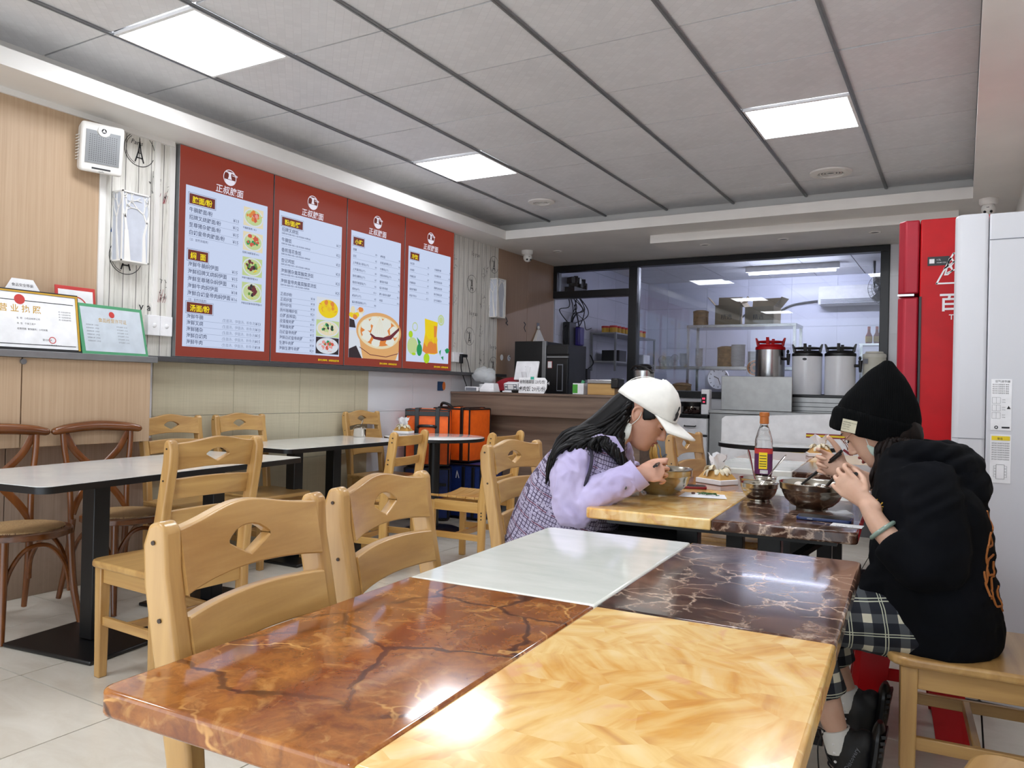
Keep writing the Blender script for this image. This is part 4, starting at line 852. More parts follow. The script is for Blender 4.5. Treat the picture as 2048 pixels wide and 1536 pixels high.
# ================================================================= COUNTER AND THINGS ON IT
t=thing('service_counter','grey walnut service counter at the back left','counter',(-3.2,6.1,0),0)
MB().bb(XL+.02,-2.25,6.10,6.62,.90,1.085).build('fascia','walnut',t,smooth=False); MB().bb(XL+.02,-2.24,6.09,6.63,1.086,1.106).build('worktop','walnut',t,smooth=False,bev=.002)
MB().bb(XL+.12,-2.35,6.22,6.6,.08,.90).build('front_panel','walnut',t,smooth=False); MB().bb(XL+.13,-2.37,6.24,6.58,.0,.08).build('plinth','grey',t,smooth=False)
MB().bb(XL+.02,-4.10,6.05,6.24,.955,.972).build('side_shelf','walnut',t,smooth=False)
CT=1.107
t=thing('pos_terminal','white cash register screen with its back to the room on the counter','register',(-3.58,6.38,CT),-.15)
Y=rotm(rx=-.22)@T(0,0,.215)
MB().box((0,0,0),(.27,.02,.185),X=Y).build('screen_shell','plastic',t,local=True,bev=.008); MB().box((0,.012,0),(.25,.004,.16),X=Y).build('screen','dark',t,local=True,smooth=False)
MB().tube([(0,.03,.0),(0,.02,.12),(0,.0,.2)],.03,8,sm=4,flat=.4,up=(0,1,0)).build('stand','plastic',t,local=True); MB().box((0,.02,.01),(.20,.16,.02)).build('base','plastic',t,local=True,bev=.005)
p=MB(); p.text('BIXIE',.018,frame((.0,0,.29),(1,0,0),(0,-.22,1))@T(0,0,0),0,0,.0,'CENTER'); 
for i,v in enumerate(p.v): p.v[i]=Vector((v.x,v.y-.0,v.z))
p=MB(); p.text('P O S',.016,Y@frame((0,-.0105,.03),(1,0,0),(0,0,1)),0,0,.0,'CENTER'); p.build('mark','greyink',t,local=True,smooth=False)
MB().box((.015,-.012,-.03),(.055,.004,.13),X=Y,ry=.15).build('receipt','white',t,local=True,smooth=False)
t=thing('card_reader','small white and grey payment machine in front of the cash register','card machine',(-3.60,6.24,CT),-.1)
Y=rotm(rx=.25)@T(0,0,0)
MB().box((0,0,.055),(.16,.075,.085),X=Y).build('body','plastic',t,local=True,bev=.008); MB().box((-.0,-.0385,.062),(.14,.003,.06),X=Y).build('keypad','greyink',t,local=True,smooth=False); MB().box((0,-.0405,.065),(.06,.003,.045),X=Y).build('display','white',t,local=True,smooth=False)
m=MB()
for a in (-.05,.05):
    for b in (.05,.08): m.box((a,-.041,b),(.022,.003,.012),X=Y)
m.build('button','white',t,local=True,smooth=False); MB().box((0,0,.009),(.20,.10,.016)).build('base','plastic',t,local=True,bev=.005)
MB().tube([(.03,-.06,.016),(.17,-.05,.018)],.014,8,round_=True).build('cable_gland','dark',t,local=True)
t=thing('price_card','white hand lettered price card leaning at the front of the counter','sign',(-3.36,6.14,CT),0)
Y=rotm(rx=-.12)
MB().prism([(-.135,0),(.125,0),(.15,.045),(.15,.115),(.125,.142),(-.14,.142)],.004,Y@frame((0,.0,0),(1,0,0),(0,0,1))@T(0,0,-.004)).build('card','white',t,local=True,smooth=False)
X=Y@frame((0,-.0,0),(1,0,0),(0,0,1)); p=MB(); p.text('秘制猪脚饭 23元/份',.038,X,0,.090,.0012,'CENTER',sx=.80,bold=.008); p.text('卤肉饭 20元/份',.048,X,0,.022,.0012,'CENTER',sx=.88,bold=.008); p.build('lettering','ink',t,local=True,smooth=False)
MB().bb(-.02,.015,-.003,-.001,.125,.15,X=Y).build('tape',plain('green_tape','3AA890',.4),t,local=True,smooth=False)
t=thing('plastic_bag_roll','white tub with clear plastic bags bunched on it at the left of the counter','bag',(-3.99,6.36,CT)); MB().lathe([(.05,0),(.06,.06),(.062,.075)],n=20).build('tub','plastic',t,local=True)
m=MB(); 
for k in range(6): m.ball((random.uniform(-.05,.05),random.uniform(-.03,.03),.12+random.uniform(0,.07)),(.06+random.uniform(0,.03),.055,.06),9)
for i,v in enumerate(m.v): m.v[i]=v+Vector(noise.noise_vector(v*30))*.014
m.build('film','film',t,local=True)
t=thing('power_strip','white charger box with a grey edge lying on the counter','charger',(-4.02,6.2,CT)); MB().box((0,0,.025),(.15,.09,.045)).build('case','plastic',t,local=True,bev=.01); MB().box((0,-.046,.025),(.12,.003,.03)).build('edge','greyink',t,local=True,smooth=False)
t=thing('packing_machine','low white machine with a sloped top beside the red dish','machine',(-3.85,6.22,CT)); MB().add([(-.08,-.06,0),(.08,-.06,0),(.08,.06,0),(-.08,.06,0),(-.05,-.02,.085),(.05,-.02,.085),(.06,.05,.085),(-.06,.05,.085),(-.08,-.06,.03),(.08,-.06,.03)],[(3,2,1,0),(0,1,9,8),(8,9,5,4),(1,2,6,5,9),(2,3,7,6),(3,0,8,4,7),(4,5,6,7)]).build('body','plastic',t,local=True,bev=.006)
t=thing('red_dish','dark red round tray tipped up on the counter behind the card machine','tray',(-3.78,6.42,CT)); MB().lathe([(0,.0),(.085,.004),(.12,.03),(.124,.032),(.09,-.002),(0,-.006)],n=28,cap=False,X=T(0,0,.055)@rotm(rx=.55)).build('tray','maroon',t,local=True); MB().box((-.01,-.02,.013),(.14,.06,.024)).build('black_stand','dark',t,local=True,bev=.004)
# drinks cabinet / oven
t=thing('steam_oven','tall black and silver upright oven behind the cash register','oven',(-3.72,7.15,0))
MB().bb(-4.03,-3.69,6.98,7.40,.02,1.635).build('body','dark',t,bev=.005); MB().bb(-3.695,-3.41,7.0,7.40,.02,1.60).build('front_body','dark',t,smooth=False); MB().bb(-3.70,-3.655,6.965,6.999,.02,1.635).build('silver_edge','grey',t,smooth=False,bev=.003)
MB().bb(-3.65,-3.41,6.972,7.0,1.50,1.585).build('control_panel','dark',t,smooth=False,bev=.003); MB().bb(-3.65,-3.41,6.972,6.998,1.465,1.48).build('silver_strip','grey',t,smooth=False)
MB().bb(-3.65,-3.415,6.975,7.0,.5,1.455).build('door','dark',t,smooth=False,bev=.003); MB().bb(-3.525,-3.46,6.964,6.9745,1.13,1.40).build('door_window','greyink',t,smooth=False); MB().bb(-3.518,-3.467,6.962,6.9645,1.14,1.39).build('door_glass','dark',t,smooth=False); MB().bb(-3.635,-3.585,6.97,6.9745,1.36,1.43).build('label','redp',t,smooth=False); MB().bb(-3.632,-3.588,6.968,6.9702,1.363,1.427).build('label_paper','white',t,smooth=False)
p=MB(); p.text('14',.045,PY(-3.655,6.965,1.19),sx=1.1,bold=.03); p.build('number','white',t,smooth=False)
t=thing('paper_scoop','white paper cone hung on the brown wall panel above the black oven','paper bag',(-4.205,7.80,1.62)); MB().add([(.0,-.16,0),(.06,-.16,0),(.06,.14,0),(.0,.14,0),(.0,-.02,.20),(.02,-.02,.20),(.02,.02,.20),(0,.02,.20)],[(3,2,1,0),(0,1,5,4),(1,2,6,5),(2,3,7,6),(0,4,7,3),(4,5,6,7)]).ball((.01,.0,.225),(.012,.022,.022),8).build('cone','offwhite',t,local=True,bev=.004)
def box(name,label,cat_,x0,x1,y0,y1,z0,z1,mat,bev=.004):
    return tag(MB().bb(x0,x1,y0,y1,z0,z1).build(name,mat,smooth=False,bev=bev),label,cat_)
t=thing('milk_carton','green and white carton on the counter right of the price card','carton',(-3.02,6.45,CT)); MB().bb(-.06,.05,-.04,.04,0,.10).build('carton','plastic',t,local=True,smooth=False,bev=.003); MB().bb(-.0605,-.01,-.0405,.0405,.01,.09).build('green_print',plain('leaf_green','4FA53A',.5),t,local=True,smooth=False); MB().tube([(.02,0,.1),(.03,0,.125)],.016,10).build('cap','greenp',t,local=True)
t=thing('sealing_machine','small cup sealing machine with a wooden front on the counter','machine',(-2.77,6.42,CT)); MB().bb(-.13,.13,-.08,.1,0,.10).build('wood_case','woodx',t,local=True,smooth=False,bev=.003); MB().bb(-.13,.12,-.09,.1,.101,.135).build('steel_top','steel',t,local=True,smooth=False,bev=.004); MB().bb(.10,.17,-.1,.05,.06,.15).build('black_head','dark',t,local=True,bev=.01)
t=thing('steel_pot','tall steel pot with a black handle behind the white cap','pot',(-2.40,6.42,CT)); MB().lathe([(.085,0),(.09,.01),(.09,.22),(.095,.225),(.08,.235),(0,.24)],n=28,cap=False).build('body','steel',t,local=True); MB().tube([(-.11,-.02,.23),(-.06,-.06,.26),(.02,-.07,.25),(.1,-.04,.2)],.010,8,sm=5).build('handle','dark',t,local=True); MB().ball((0,0,.25),(.07,.07,.03),14).build('lid','dark',t,local=True); MB().text('白',.05,PY(0,-.092,.08),0,0,0,'CENTER').build('lettering','ink',t,local=True,smooth=False)
# ================================================================= KITCHEN THINGS
t=thing('wall_terminal','black and purple device with tangled cables hanging on the kitchen left wall','device',(XL,8.62,1.8)); MB().bb(XL+.008,XL+.10,8.47,8.66,1.68,1.97).build('body','dark',t,bev=.01); MB().bb(XL+.03,XL+.16,8.64,8.78,1.69,1.92).build('purple_side',plain('purple_plastic','2A1C70',.35),t,bev=.02,seg=3)
m=MB(); random.seed(3)
for k in range(9):
    y=8.5+random.uniform(-.05,.3); m.tube([(XL+.05,y,2.28+random.uniform(-.03,.1)),(XL+.06+random.uniform(0,.1),y+random.uniform(-.15,.15),2.15),(XL+.05,y+random.uniform(-.2,.25),2.02+random.uniform(-.1,.1)),(XL+.06,8.55+random.uniform(-.08,.15),1.93)],.006,6,sm=6)
m.tube([(XL+.05,8.7,2.2),(XL+.05,8.86,1.9),(XL+.05,8.92,1.5),(XL+.05,8.98,1.2)],.008,6,sm=6); m.tube([(XL+.05,8.5,1.95),(XL+.05,8.40,1.85),(XL+.05,8.44,1.70),(XL+.05,8.5,1.66)],.006,6,sm=6); m.tube([(XL+.05,8.75,2.1),(XL+.05,8.98,2.03),(XL+.05,9.05,1.92),(XL+.05,9.22,1.95)],.005,6,sm=6)
m.build('cable','dark',t); MB().bb(XL+.01,XL+.14,8.5,8.85,2.30,2.40).build('shelf_board','dark',t,smooth=False); m=MB()
for k in range(7): m.box((XL+.09,8.5+.06*k,2.44+random.uniform(0,.06)),(.1,.05,.08),rz=random.uniform(-1,1))
m.build('device_clutter','dark',t,bev=.006)
t=thing('wall_shelf_unit','grey steel shelf unit on the kitchen left wall','shelf',(-4.0,9.9,1.5))
for z in (1.90,1.53): MB().bb(XL+.01,-3.86,9.28,10.75,z-.02,z).build('shelf','steeld',t,smooth=False,bev=.002)
for y in (9.29,10.0,10.74):
    for x in ((-4.20,-3.87) if y<9.5 else (-3.87,)): MB().bb(x-.012,x+.012,y-.012,y+.012,1.40,1.90).build('post','grey',t,smooth=False)
can=None; random.seed(4); ORD=['first','second','third','fourth','fifth','sixth','seventh','eighth','ninth']
for i in range(9):
    y=9.36+.13*i; x=-3.93
    if can is None:
        can=thing('sauce_tin','nearest yellow and red tin in the front row of the kitchen wall shelf','tin',(x,y,1.902),0,'yellow and red tins on the kitchen wall shelf'); MB().lathe([(.05,0),(.05,.062)],n=18).build('tin_body','goldink',can,local=True); MB().lathe([(.052,.062),(.052,.085),(.048,.088)],n=18).build('lid','redp',can,local=True)
    else: dup(can,(x,y,1.902),0,ORD[i]+' yellow and red tin from the near end, front row of the kitchen wall shelf')
for i in range(7): dup(can,(-4.06,9.40+.14*i,1.902),0,ORD[i]+' yellow and red tin from the near end, rear row of the kitchen wall shelf')
box('black_container','black container on the lower kitchen wall shelf','container',-4.15,-3.9,9.5,9.75,1.532,1.68,M['dark']); t=thing('glass_jar','glass jar with dark contents on the lower kitchen wall shelf','jar',(-3.95,10.1,1.532)); MB().lathe([(.07,0),(.07,.12),(.05,.14),(.05,.16)],n=18).build('jar','plastic',t,local=True)
box('white_tub','white tub at the far end of the lower kitchen wall shelf','tub',-4.1,-3.88,10.35,10.6,1.532,1.66,M['plastic'])
box('kitchen_workbench','steel workbench along the kitchen left wall','workbench',XL+.02,-3.7,8.9,11.0,.86,.9,M['steeld'])
t=thing('wall_plug','black plug with cables on the kitchen left wall','plug',(XL,9.2,1.33)); MB().bb(XL+.008,XL+.05,9.12,9.22,1.28,1.42).build('plug','dark',t,bev=.005); MB().tube([(XL+.04,9.2,1.3),(XL+.06,9.25,1.15),(XL+.05,9.15,1.0)],.008,6,sm=4).tube([(XL+.04,9.17,1.42),(XL+.06,9.28,1.5),(XL+.05,9.2,1.6)],.008,6,sm=4).build('cable','dark',t)
# middle steel rack behind the glass
t=thing('steel_rack','steel kitchen rack with two shelves behind the big window','rack',(-2.5,9.9,0))
MB().bb(-3.05,-1.72,9.65,10.1,1.965,2.0).build('shelf','steel',t,smooth=False,bev=.003); MB().bb(-3.45,-1.72,9.65,10.05,1.44,1.48).build('shelf','steel',t,smooth=False,bev=.003)
for x in (-3.03,-1.74): 
    for y in (9.67,10.08): MB().bb(x-.016,x+.016,y-.016,y+.016,0,1.965).build('post','steel',t,smooth=False)
def steamer(x,y,z,n,r,label,g=None):
    t=thing('bamboo_steamer',label,'steamer',(x,y,z),0,g)
    for k in range(n): MB().lathe([(r,.0),(r,.052),(r-.008,.055),(r-.012,.052),(r-.012,.004)],n=24,cap=False).build('tier',bam,t,local=True).location.z=k*.056
    MB().lathe([(r+.003,0),(r+.003,.02),(r*.6,.035),(0,.04)],n=24,cap=False).build('lid',bam,t,local=True).location.z=n*.056
bam=plain('bamboo','B98E5A',.6,scale=20,var=.2)
steamer(-2.93,9.85,2.002,3,.095,'three tier bamboo steamer on top of the steel rack'); steamer(-2.60,9.88,1.482,4,.11,'stack of bamboo steamers on the lower rack shelf behind the cups'); steamer(-2.08,9.85,1.482,3,.10,'bamboo steamer half hidden by the red lidded urn'); box('prep_cabinet','low steel cabinet just behind the window glass carrying one steamer','cabinet',-3.15,-2.75,8.98,9.4,0,1.168,M['steeld']); steamer(-2.95,9.2,1.17,1,.11,'single bamboo steamer low behind the window glass')
card=plain('brown_cardboard','8F8068',.8,scale=8,var=.1)
def carton(x,y,z,w,d,h,rz,label):
    t=thing('cardboard_box',label,'box',(x,y,z),rz,None); m=MB(); th=.006
    for q in ((-w/2,w/2,-d/2,-d/2+th,0,h),(-w/2,w/2,d/2-th,d/2,0,h),(-w/2,-w/2+th,-d/2,d/2,0,h),(w/2-th,w/2,-d/2,d/2,0,h),(-w/2,w/2,-d/2,d/2,0,th)): m.bb(*q)
    m.build('box_body',card,t,local=True,smooth=False)
    for s in (-1,1): MB().box((s*(w/2+.05),0,h+.05),(th,d,.14),ry=s*.7).build('flap',card,t,local=True,smooth=False)
    MB().box((0,d/2+.0,h+.06),(w,th,.13),rx=-.15).build('flap',card,t,local=True,smooth=False); p=MB(); p.text('精选',.07,PY(-.08,-d/2-.001,h*.3)); p.build('lettering','ink',t,local=True,smooth=False)
carton(-2.58,9.88,2.003,.30,.25,.25,.1,'open cardboard box with raised flaps at the left of the rack top'); carton(-2.16,9.88,2.003,.36,.25,.22,-.15,'wider open cardboard box at the right of the rack top')
def stack(x,y,z,r0,r1,n,dz,label,mat='plastic',nm='bowl_stack',cn='stack'):
    t=thing(nm,label,cn,(x,y,z))
    me=None
    for k in range(n):
        if me is None: o=MB().lathe([(r0,0),(r1,.05),(r1+.003,.052),(r1-.002,.052),(r0-.003,.003)],n=20,cap=False).build('bowl' if nm=='bowl_stack' else 'cup',mat,t,local=True); me=o.data
        else: shared('bowl' if nm=='bowl_stack' else 'cup',me,(0,0,k*dz),t)
stack(-2.92,9.78,1.482,.035,.048,9,.022,'tall stack of paper cups with green rims at the left of the rack shelf','plastic','cup_stack'); stack(-2.42,9.75,1.482,.075,.085,16,.0145,'tall white stack of takeaway bowls in the middle of the rack shelf'); stack(-2.20,9.75,1.482,.085,.10,11,.013,'shorter white stack of foam bowls beside the orange lid'); stack(-3.1,9.72,1.482,.04,.055,6,.022,'low stack of green rimmed cups near the left end of the shelf',nm='cup_stack')
MB_=MB; t=thing('bag_of_cups','clear bag of white cups at the left end of the lower shelf','bag',(-3.33,9.8,1.482)); m=MB()
for k in range(6): m.ball((random.uniform(-.1,.1),0,.06+random.uniform(0,.05)),(.05,.05,.06),9)
m.build('film','film',t,local=True); m=MB()
for k in range(4): m.lathe([(.03,0),(.04,.08)],(-.09+.06*k,0,.0),n=12)
m.build('cup','plastic',t,local=True)
t=thing('paper_roll','roll with an orange flowered end left of the red lidded urn','roll',(-2.02,8.9,1.44),0); X=T(0,0,0)@rotm(rx=PI/2)
MB().lathe([(.095,0),(.095,.3)],n=28,X=T(0,.3,0)@rotm(rx=PI/2)).build('roll','plastic',t,local=True); MB().disc(0,0,.086,PY(0,-.003,0),0,28).build('end_disc','orp',t,local=True,smooth=False); m=MB(); m.disc(0,0,.025,PY(0,-.004,0),0,14)
for k in range(12): a=k*PI/6; m.disc(.06*math.cos(a),.06*math.sin(a),.009,PY(0,-.004,0),0,7,ry=.016,rot=a)
m.build('end_print','ink',t,local=True,smooth=False); MB().bb(-.03,.03,.05,.25,-.3,-.09).build('holder','steeld',t,local=True,smooth=False)
MB().bb(-.03,.03,.1,.25,-1.44,-.3).build('holder_post','steeld',t,local=True,smooth=False)
t=thing('wall_clock','round white wall clock low on the kitchen rear wall','clock',(-3.1,YK-.02,1.36)); MB().lathe([(0,0),(.16,0),(.165,-.02),(.15,-.035),(.148,-.02),(0,-.02)],n=36,cap=False,X=rotm(rx=-PI/2)).build('case','plastic',t,local=True)
p=MB(); X=PY(0,-.024,0)
for k in range(12): a=k*PI/6; p.line([(.115*math.cos(a),.115*math.sin(a)),(.135*math.cos(a),.135*math.sin(a))],.008,X)
p.line([(0,0),(.03,-.09)],.008,X); p.line([(0,0),(-.06,.03)],.01,X); p.build('hands','ink',t,local=True,smooth=False)
t=thing('air_conditioner','grey white wall air conditioner high on the kitchen rear wall','air conditioner',(-1.3,YK-.13,2.5)); X=frame((-.42,0,0),(0,1,0),(0,0,1))
MB().prism([(-.11,-.13),(.11,-.13),(.11,.13),(-.07,.13),(-.11,.08)],.84,X).build('case','plastic',t,local=True,bev=.02,seg=3); m=MB()
for k in range(4): m.bb(-.38,.38,-.117,-.112,-.12+.018*k,-.11+.018*k)
m.build('louvre','greyink',t,local=True,smooth=False); MB().tube([(-.42,.08,-.05),(-.8,.1,-.1),(-1.1,.1,-.25),(-1.3,.1,-.15),(-1.55,.1,-.3)],.014,8,sm=6).build('pipe','dgrey',t,local=True)
t=thing('wall_fan','dark round wall fan at the right edge of the kitchen window','fan',(-.86,10.2,2.43),.5)
m=MB(); 
for k in range(4): r=.05+.045*k; m.tube([(r*math.cos(a),-.06,r*math.sin(a)) for a in [2*PI*i/24 for i in range(25)]],.003,5,cap=False)
for k in range(24): a=2*PI*k/24; m.tube([(.03*math.cos(a),-.08,.03*math.sin(a)),(.185*math.cos(a),-.05,.185*math.sin(a))],.002,4)
m.build('guard','grey',t,local=True); MB().lathe([(.05,0),(.06,.08),(.03,.14)],n=16,X=T(0,-.02,0)@rotm(rx=-PI/2)).build('motor','dgrey',t,local=True)
for k in range(3): a=2*PI*k/3; MB().prism([(.02,-.02),(.16,-.06),(.175,.02),(.12,.06),(.02,.03)],.003,T(0,-.045,0)@rotm(rx=PI/2)@rotm(rz=a)@rotm(rx=.3)).build('blade','grey',t,local=True)
MB().tube([(0,.1,0),(.0,.2,.05),(0,.2,.37)],.018,8,sm=3).build('mount','dgrey',t,local=True)
t=thing('corner_shelf','small steel shelf at the right inside the kitchen window','shelf',(-.9,9.9,1.75)); MB().bb(-1.05,-.6,9.8,10.1,1.74,1.76).build('shelf','steel',t,smooth=False); MB().bb(-.66,-.62,9.8,10.1,.0,1.74).build('post','steel',t,smooth=False); MB().bb(-1.04,-1.01,9.8,9.83,.0,1.74).build('post','steel',t,smooth=False)
for i,x in enumerate((-.955,-.87)):
    t=thing('sauce_bottle',('red','second red')[i]+' capped sauce bottle on the small shelf inside the kitchen window','bottle',(x,9.9,1.762)); MB().lathe([(.035,0),(.037,.09),(.018,.13),(.014,.17),(0,.17)],n=16).build('glass','maroon',t,local=True); MB().lathe([(.038,.02),(.038,.085)],n=16,cap=False).build('label_band','goldink',t,local=True); MB().lathe([(.016,.165),(.016,.2)],n=12).build('cap','redp',t,local=True)
# ---- service line under and in front of the window
t=thing('steel_counter','steel sink counter below the kitchen window behind the sign panel','counter',(-1.4,7.8,0)); MB().bb(-2.11,-.70,7.40,8.17,.955,.985).build('worktop','steeld',t,smooth=False,bev=.003); MB().bb(-2.10,-.72,7.42,8.15,.05,.95).build('cabinet_body','steeld',t,smooth=False); MB().bb(-1.44,-.70,7.78,7.81,.985,1.125).build('backsplash','steeld',t,smooth=False)
m=MB()
for k in range(3): m.bb(-1.42,-.72,7.776,7.779,.995+.04*k,1.0+.04*k)
m.build('rail_line','dark',t,smooth=False)
box('steel_splash_panel','square dull steel splash sheet standing in front of the urns','panel',-2.03,-1.37,7.55,7.565,.9865,1.315,M['steeld'])
box('urn_shelf','black ledge carrying the tea urns in front of the window','shelf',-1.95,-.60,7.82,8.16,1.128,1.152,M['blackm'])
urnw=plain('urn_white_enamel','F6F7FB',.18,coat=.3,var=.01)
def urn(x,label,body,lid,badge,tapx,r=.14,h=.36,y=7.98,arms=True,z=1.153):
    t=thing('tea_urn',label,'urn',(x,y,z),0); 
    MB().lathe([(r*.98,0),(r,.01),(r,h)],n=40).build('body',body,t,local=True); MB().lathe([(r+.002,h),(r+.004,h+.015),(r+.0,h+.03),(r-.02,h+.04),(r-.025,h+.055),(0,h+.06)],n=36,cap=False).build('lid',lid,t,local=True)
    if arms:
        MB().lathe([(r-.03,h+.075),(r-.015,h+.072),(r-.012,h+.085),(r-.03,h+.09)],n=36,cap=False).build('handle_ring',lid,t,local=True)
        for a in (-PI/2,0,PI,PI/2):
            m=MB(); X=Matrix.Rotation(a,4,'Z'); m.prism([(r-.035,h+.04),(r-.01,h+.04),(r+.006,h+.12),(r-.008,h+.12),(r-.03,h+.08)],.028,X@frame((0,.014,0),(1,0,0),(0,0,1))); m.build('clamp',lid,t,local=True,bev=.002)
    if tapx: 
        m=MB(); m.tube([(tapx*r*.95,-.05,h-.09),(tapx*(r+.045),-.06,h-.09)],.014,10).tube([(tapx*(r+.045),-.06,h-.04),(tapx*(r+.045),-.06,h-.15)],[.02,.012],10).ball((tapx*(r+.04),-.06,h-.02),(.014,.014,.02),8); m.build('tap','dark',t,local=True)
    if badge: MB().lathe([(0,0),(.02,0)],n=20,cap=False,X=T(0,-r-.0035,h-.03)@rotm(rx=PI/2)@Matrix.Diagonal((1,.6,1,1))).build('badge','dark',t,local=True)
    return t
urn(-1.665,'steel tea urn with a red lid left of the white urns','steel','red',False,1,r=.14,h=.435)
urn(-1.315,'white tea urn with a black clamp lid and small oval badge',urnw,'dark',True,None,r=.138,h=.37); urn(-1.015,'white tea urn with a black clamp lid and tap beside the beanie',urnw,'dark',False,1,r=.138,h=.37)
t=urn(-.72,'cream plastic urn half hidden by the beanie tip',plain('cream_plastic','CFCDBE',.4),plain('cream_lid','DAD8CC',.4),False,None,r=.10,h=.36,arms=False); MB().bb(-.085,-.045,-.1025,-.098,.30,.345).build('sticker','greyink',t,local=True,smooth=False)
t=thing('drawer_cabinet','white cabinet with a black top left of the steel counter','cabinet',(-2.28,7.55,0)); MB().bb(-2.46,-2.115,7.40,8.15,.905,.935).build('worktop','blackm',t,smooth=False,bev=.003); MB().bb(-2.45,-2.12,7.42,8.15,.05,.90).build('carcass','plastic',t,smooth=False)
d=MB().bb(-2.445,-2.125,7.402,7.42,.745,.895).build('drawer','plastic',t,smooth=False,bev=.002); MB().tube([(-2.34,7.402,.825),(-2.34,7.38,.82),(-2.23,7.38,.82),(-2.23,7.402,.825)],.006,8).build('handle','dark',d); MB().bb(-2.45,-2.12,7.41,7.42,.722,.740).build('gap_strip','dark',t,smooth=False); MB().bb(-2.445,-2.125,7.402,7.42,.08,.718).build('door','plastic',t,smooth=False,bev=.002)
t=thing('cooking_pot','black and steel pot on the drawer cabinet beside the cap','pot',(-2.33,7.62,.936)); MB().lathe([(.11,0),(.12,.02),(.12,.11),(.125,.113),(.12,.118),(.115,.11),(.11,.02),(0,.015)],n=28,cap=False).build('body','bowl',t,local=True); MB().lathe([(.118,.06),(.126,.112),(.127,.118)],n=28,cap=False).build('dark_rim','dark',t,local=True); MB().tube([(.12,-.04,.105),(.16,-.05,.11),(.19,-.05,.105)],.01,8,sm=3).build('handle','dark',t,local=True)
m=MB()
for k in range(14): m.ball((random.uniform(-.07,.07),random.uniform(-.03,.03),.02+random.uniform(-.01,.015)),(.02,.015,.014),6)
o=m.build('dark_cloth',plain('brown_cloth','2B1512',.9),smooth=True); o.location=(-2.29,7.46,.936); tag(o,'crumpled dark brown cloth on the edge of the drawer cabinet','cloth')
t=thing('kitchen_scale','white scale with a red lit display beside the steel sheet','scale',(-2.155,7.5,.936)); MB().bb(-.04,.04,-.06,.03,.0,.245).build('body','plastic',t,local=True,bev=.008); MB().bb(-.035,.015,-.064,-.0605,.10,.20).build('display','dark',t,local=True,smooth=False); p=MB(); p.text('88',.03,PY(-.027,-.0655,.145)); p.text('88',.022,PY(-.02,-.0655,.115)); p.build('digits',emit('red_led','FF4060',2.),t,local=True,smooth=False)
# white sign panel with a yellow crown like scallop
t=thing('sign_panel','large white board with red and yellow print leaning behind the oval table','sign board',(-1.4,6.92,0)); Y=T(-1.86,6.92,0)@rotm(rx=-.03)
MB().prism([(0,.16),(1.22,.16),(1.22,1.012),(.03,.945),(.0,.92)],.05,Y@frame((0,.05,0),(1,0,0),(0,0,1))).build('board','white',t,bev=.006)
Xp=Y@frame((0,-.0012,0),(1,0,0),(0,0,1)); p=MB(); p.poly([(.30,.70),(.31,.56),(.40,.54),(.55,.54),(.62,.72),(.53,.62),(.47,.70),(.40,.62),(.35,.70)],Xp); p.poly([(.62,.72),(.58,.60),(.72,.58),(.70,.7)],Xp); p.rect(.72,1.30,.800,.815,Xp); p.build('yellow_print','yell',t,smooth=False)
p=MB(); p.line([(.30,.71),(.30,.56),(.38,.53)],.010,Xp,.0005); p.line([(.31,.70),(.35,.62),(.38,.70),(.44,.62),(.49,.70),(.55,.62),(.60,.71)],.010,Xp,.0005); p.rect(.72,1.30,.815,.826,Xp); p.rect(.72,1.30,.789,.800,Xp); p.line([(.82,.72),(.82,.66)],.012,Xp); p.line([(.86,.72),(.86,.66)],.012,Xp); p.line([(1.02,.70),(1.08,.66),(1.09,.6)],.02,Xp); p.build('red_print','inkr',t,smooth=False)
MB().bb(-1.80,-.60,6.93,6.98,0,.16).build('stand','dgrey',t,smooth=False)
p=MB(); 
t=thing('red_bin','dark red plastic bin on the floor between the drawer cabinet and the sign board','bin',(-2.03,6.75,0)); MB().lathe([(.14,0),(.17,.46),(.18,.47),(.18,.49),(.165,.48),(.16,.46)],n=28,cap=False).build('tub','maroon',t,local=True); MB().lathe([(.0,.40),(.155,.42)],n=28,cap=False).build('liner','maroon',t,local=True)
# ================================================================= FRIDGE AND AIR CONDITIONER
t=thing('refrigerator','tall red drinks refrigerator behind the white air conditioner','refrigerator',(.03,4.2,0))
MB().bb(-.175,.30,3.905,4.55,.05,1.945).build('body','red',t,bev=.008,seg=3); MB().bb(-.17,.30,3.92,4.5,.0,.05).build('plinth','dark',t,smooth=False)
dr=plain('metallic_red_door','A8142A',.45,.2)
X=frame((0,4.55,0),(0,-1,0),(-1,0,0))
for z0,z1 in ((.08,1.60),(1.615,1.945)):
    d=MB().prism([(.178,0),(.24,0),(.262,.03),(.268,.12),(.268,.52),(.262,.615),(.235,.643),(.178,.643)],z1-z0,frame((0,4.548,z0),(-1,0,0),(0,-1,0))).build('door',dr,t,bev=.008,seg=3)
MB().bb(-.175,-.178+.012,3.90,3.906,.06,1.60).build('seal','dark',t,smooth=False)
MB().bb(-.262,-.195,3.893,3.91,1.603,1.612).build('hinge','steel',t,smooth=False)
p=MB(); X=PY(0,3.9035,0); p.rect(-.145,-.06,1.735,1.775,X); o=p.build('serial_plate','dark',t,smooth=False); p=MB(); p.rect(-.138,-.118,1.745,1.765,PY(0,3.9025,0)); p.text('0.5L',.01,PY(0,3.9025,0),-.11,1.757); p.text('10248 0226',.008,PY(0,3.9025,0),-.11,1.745); p.build('plate_print','white',t,smooth=False)
p=MB(); X=PY(0,3.9025,0); p.text('百威',.085,X,-.098,1.54,0,bold=.02); p.text('THE KING OF BEERS',.032,X,-.058,1.495,0,bold=.015)
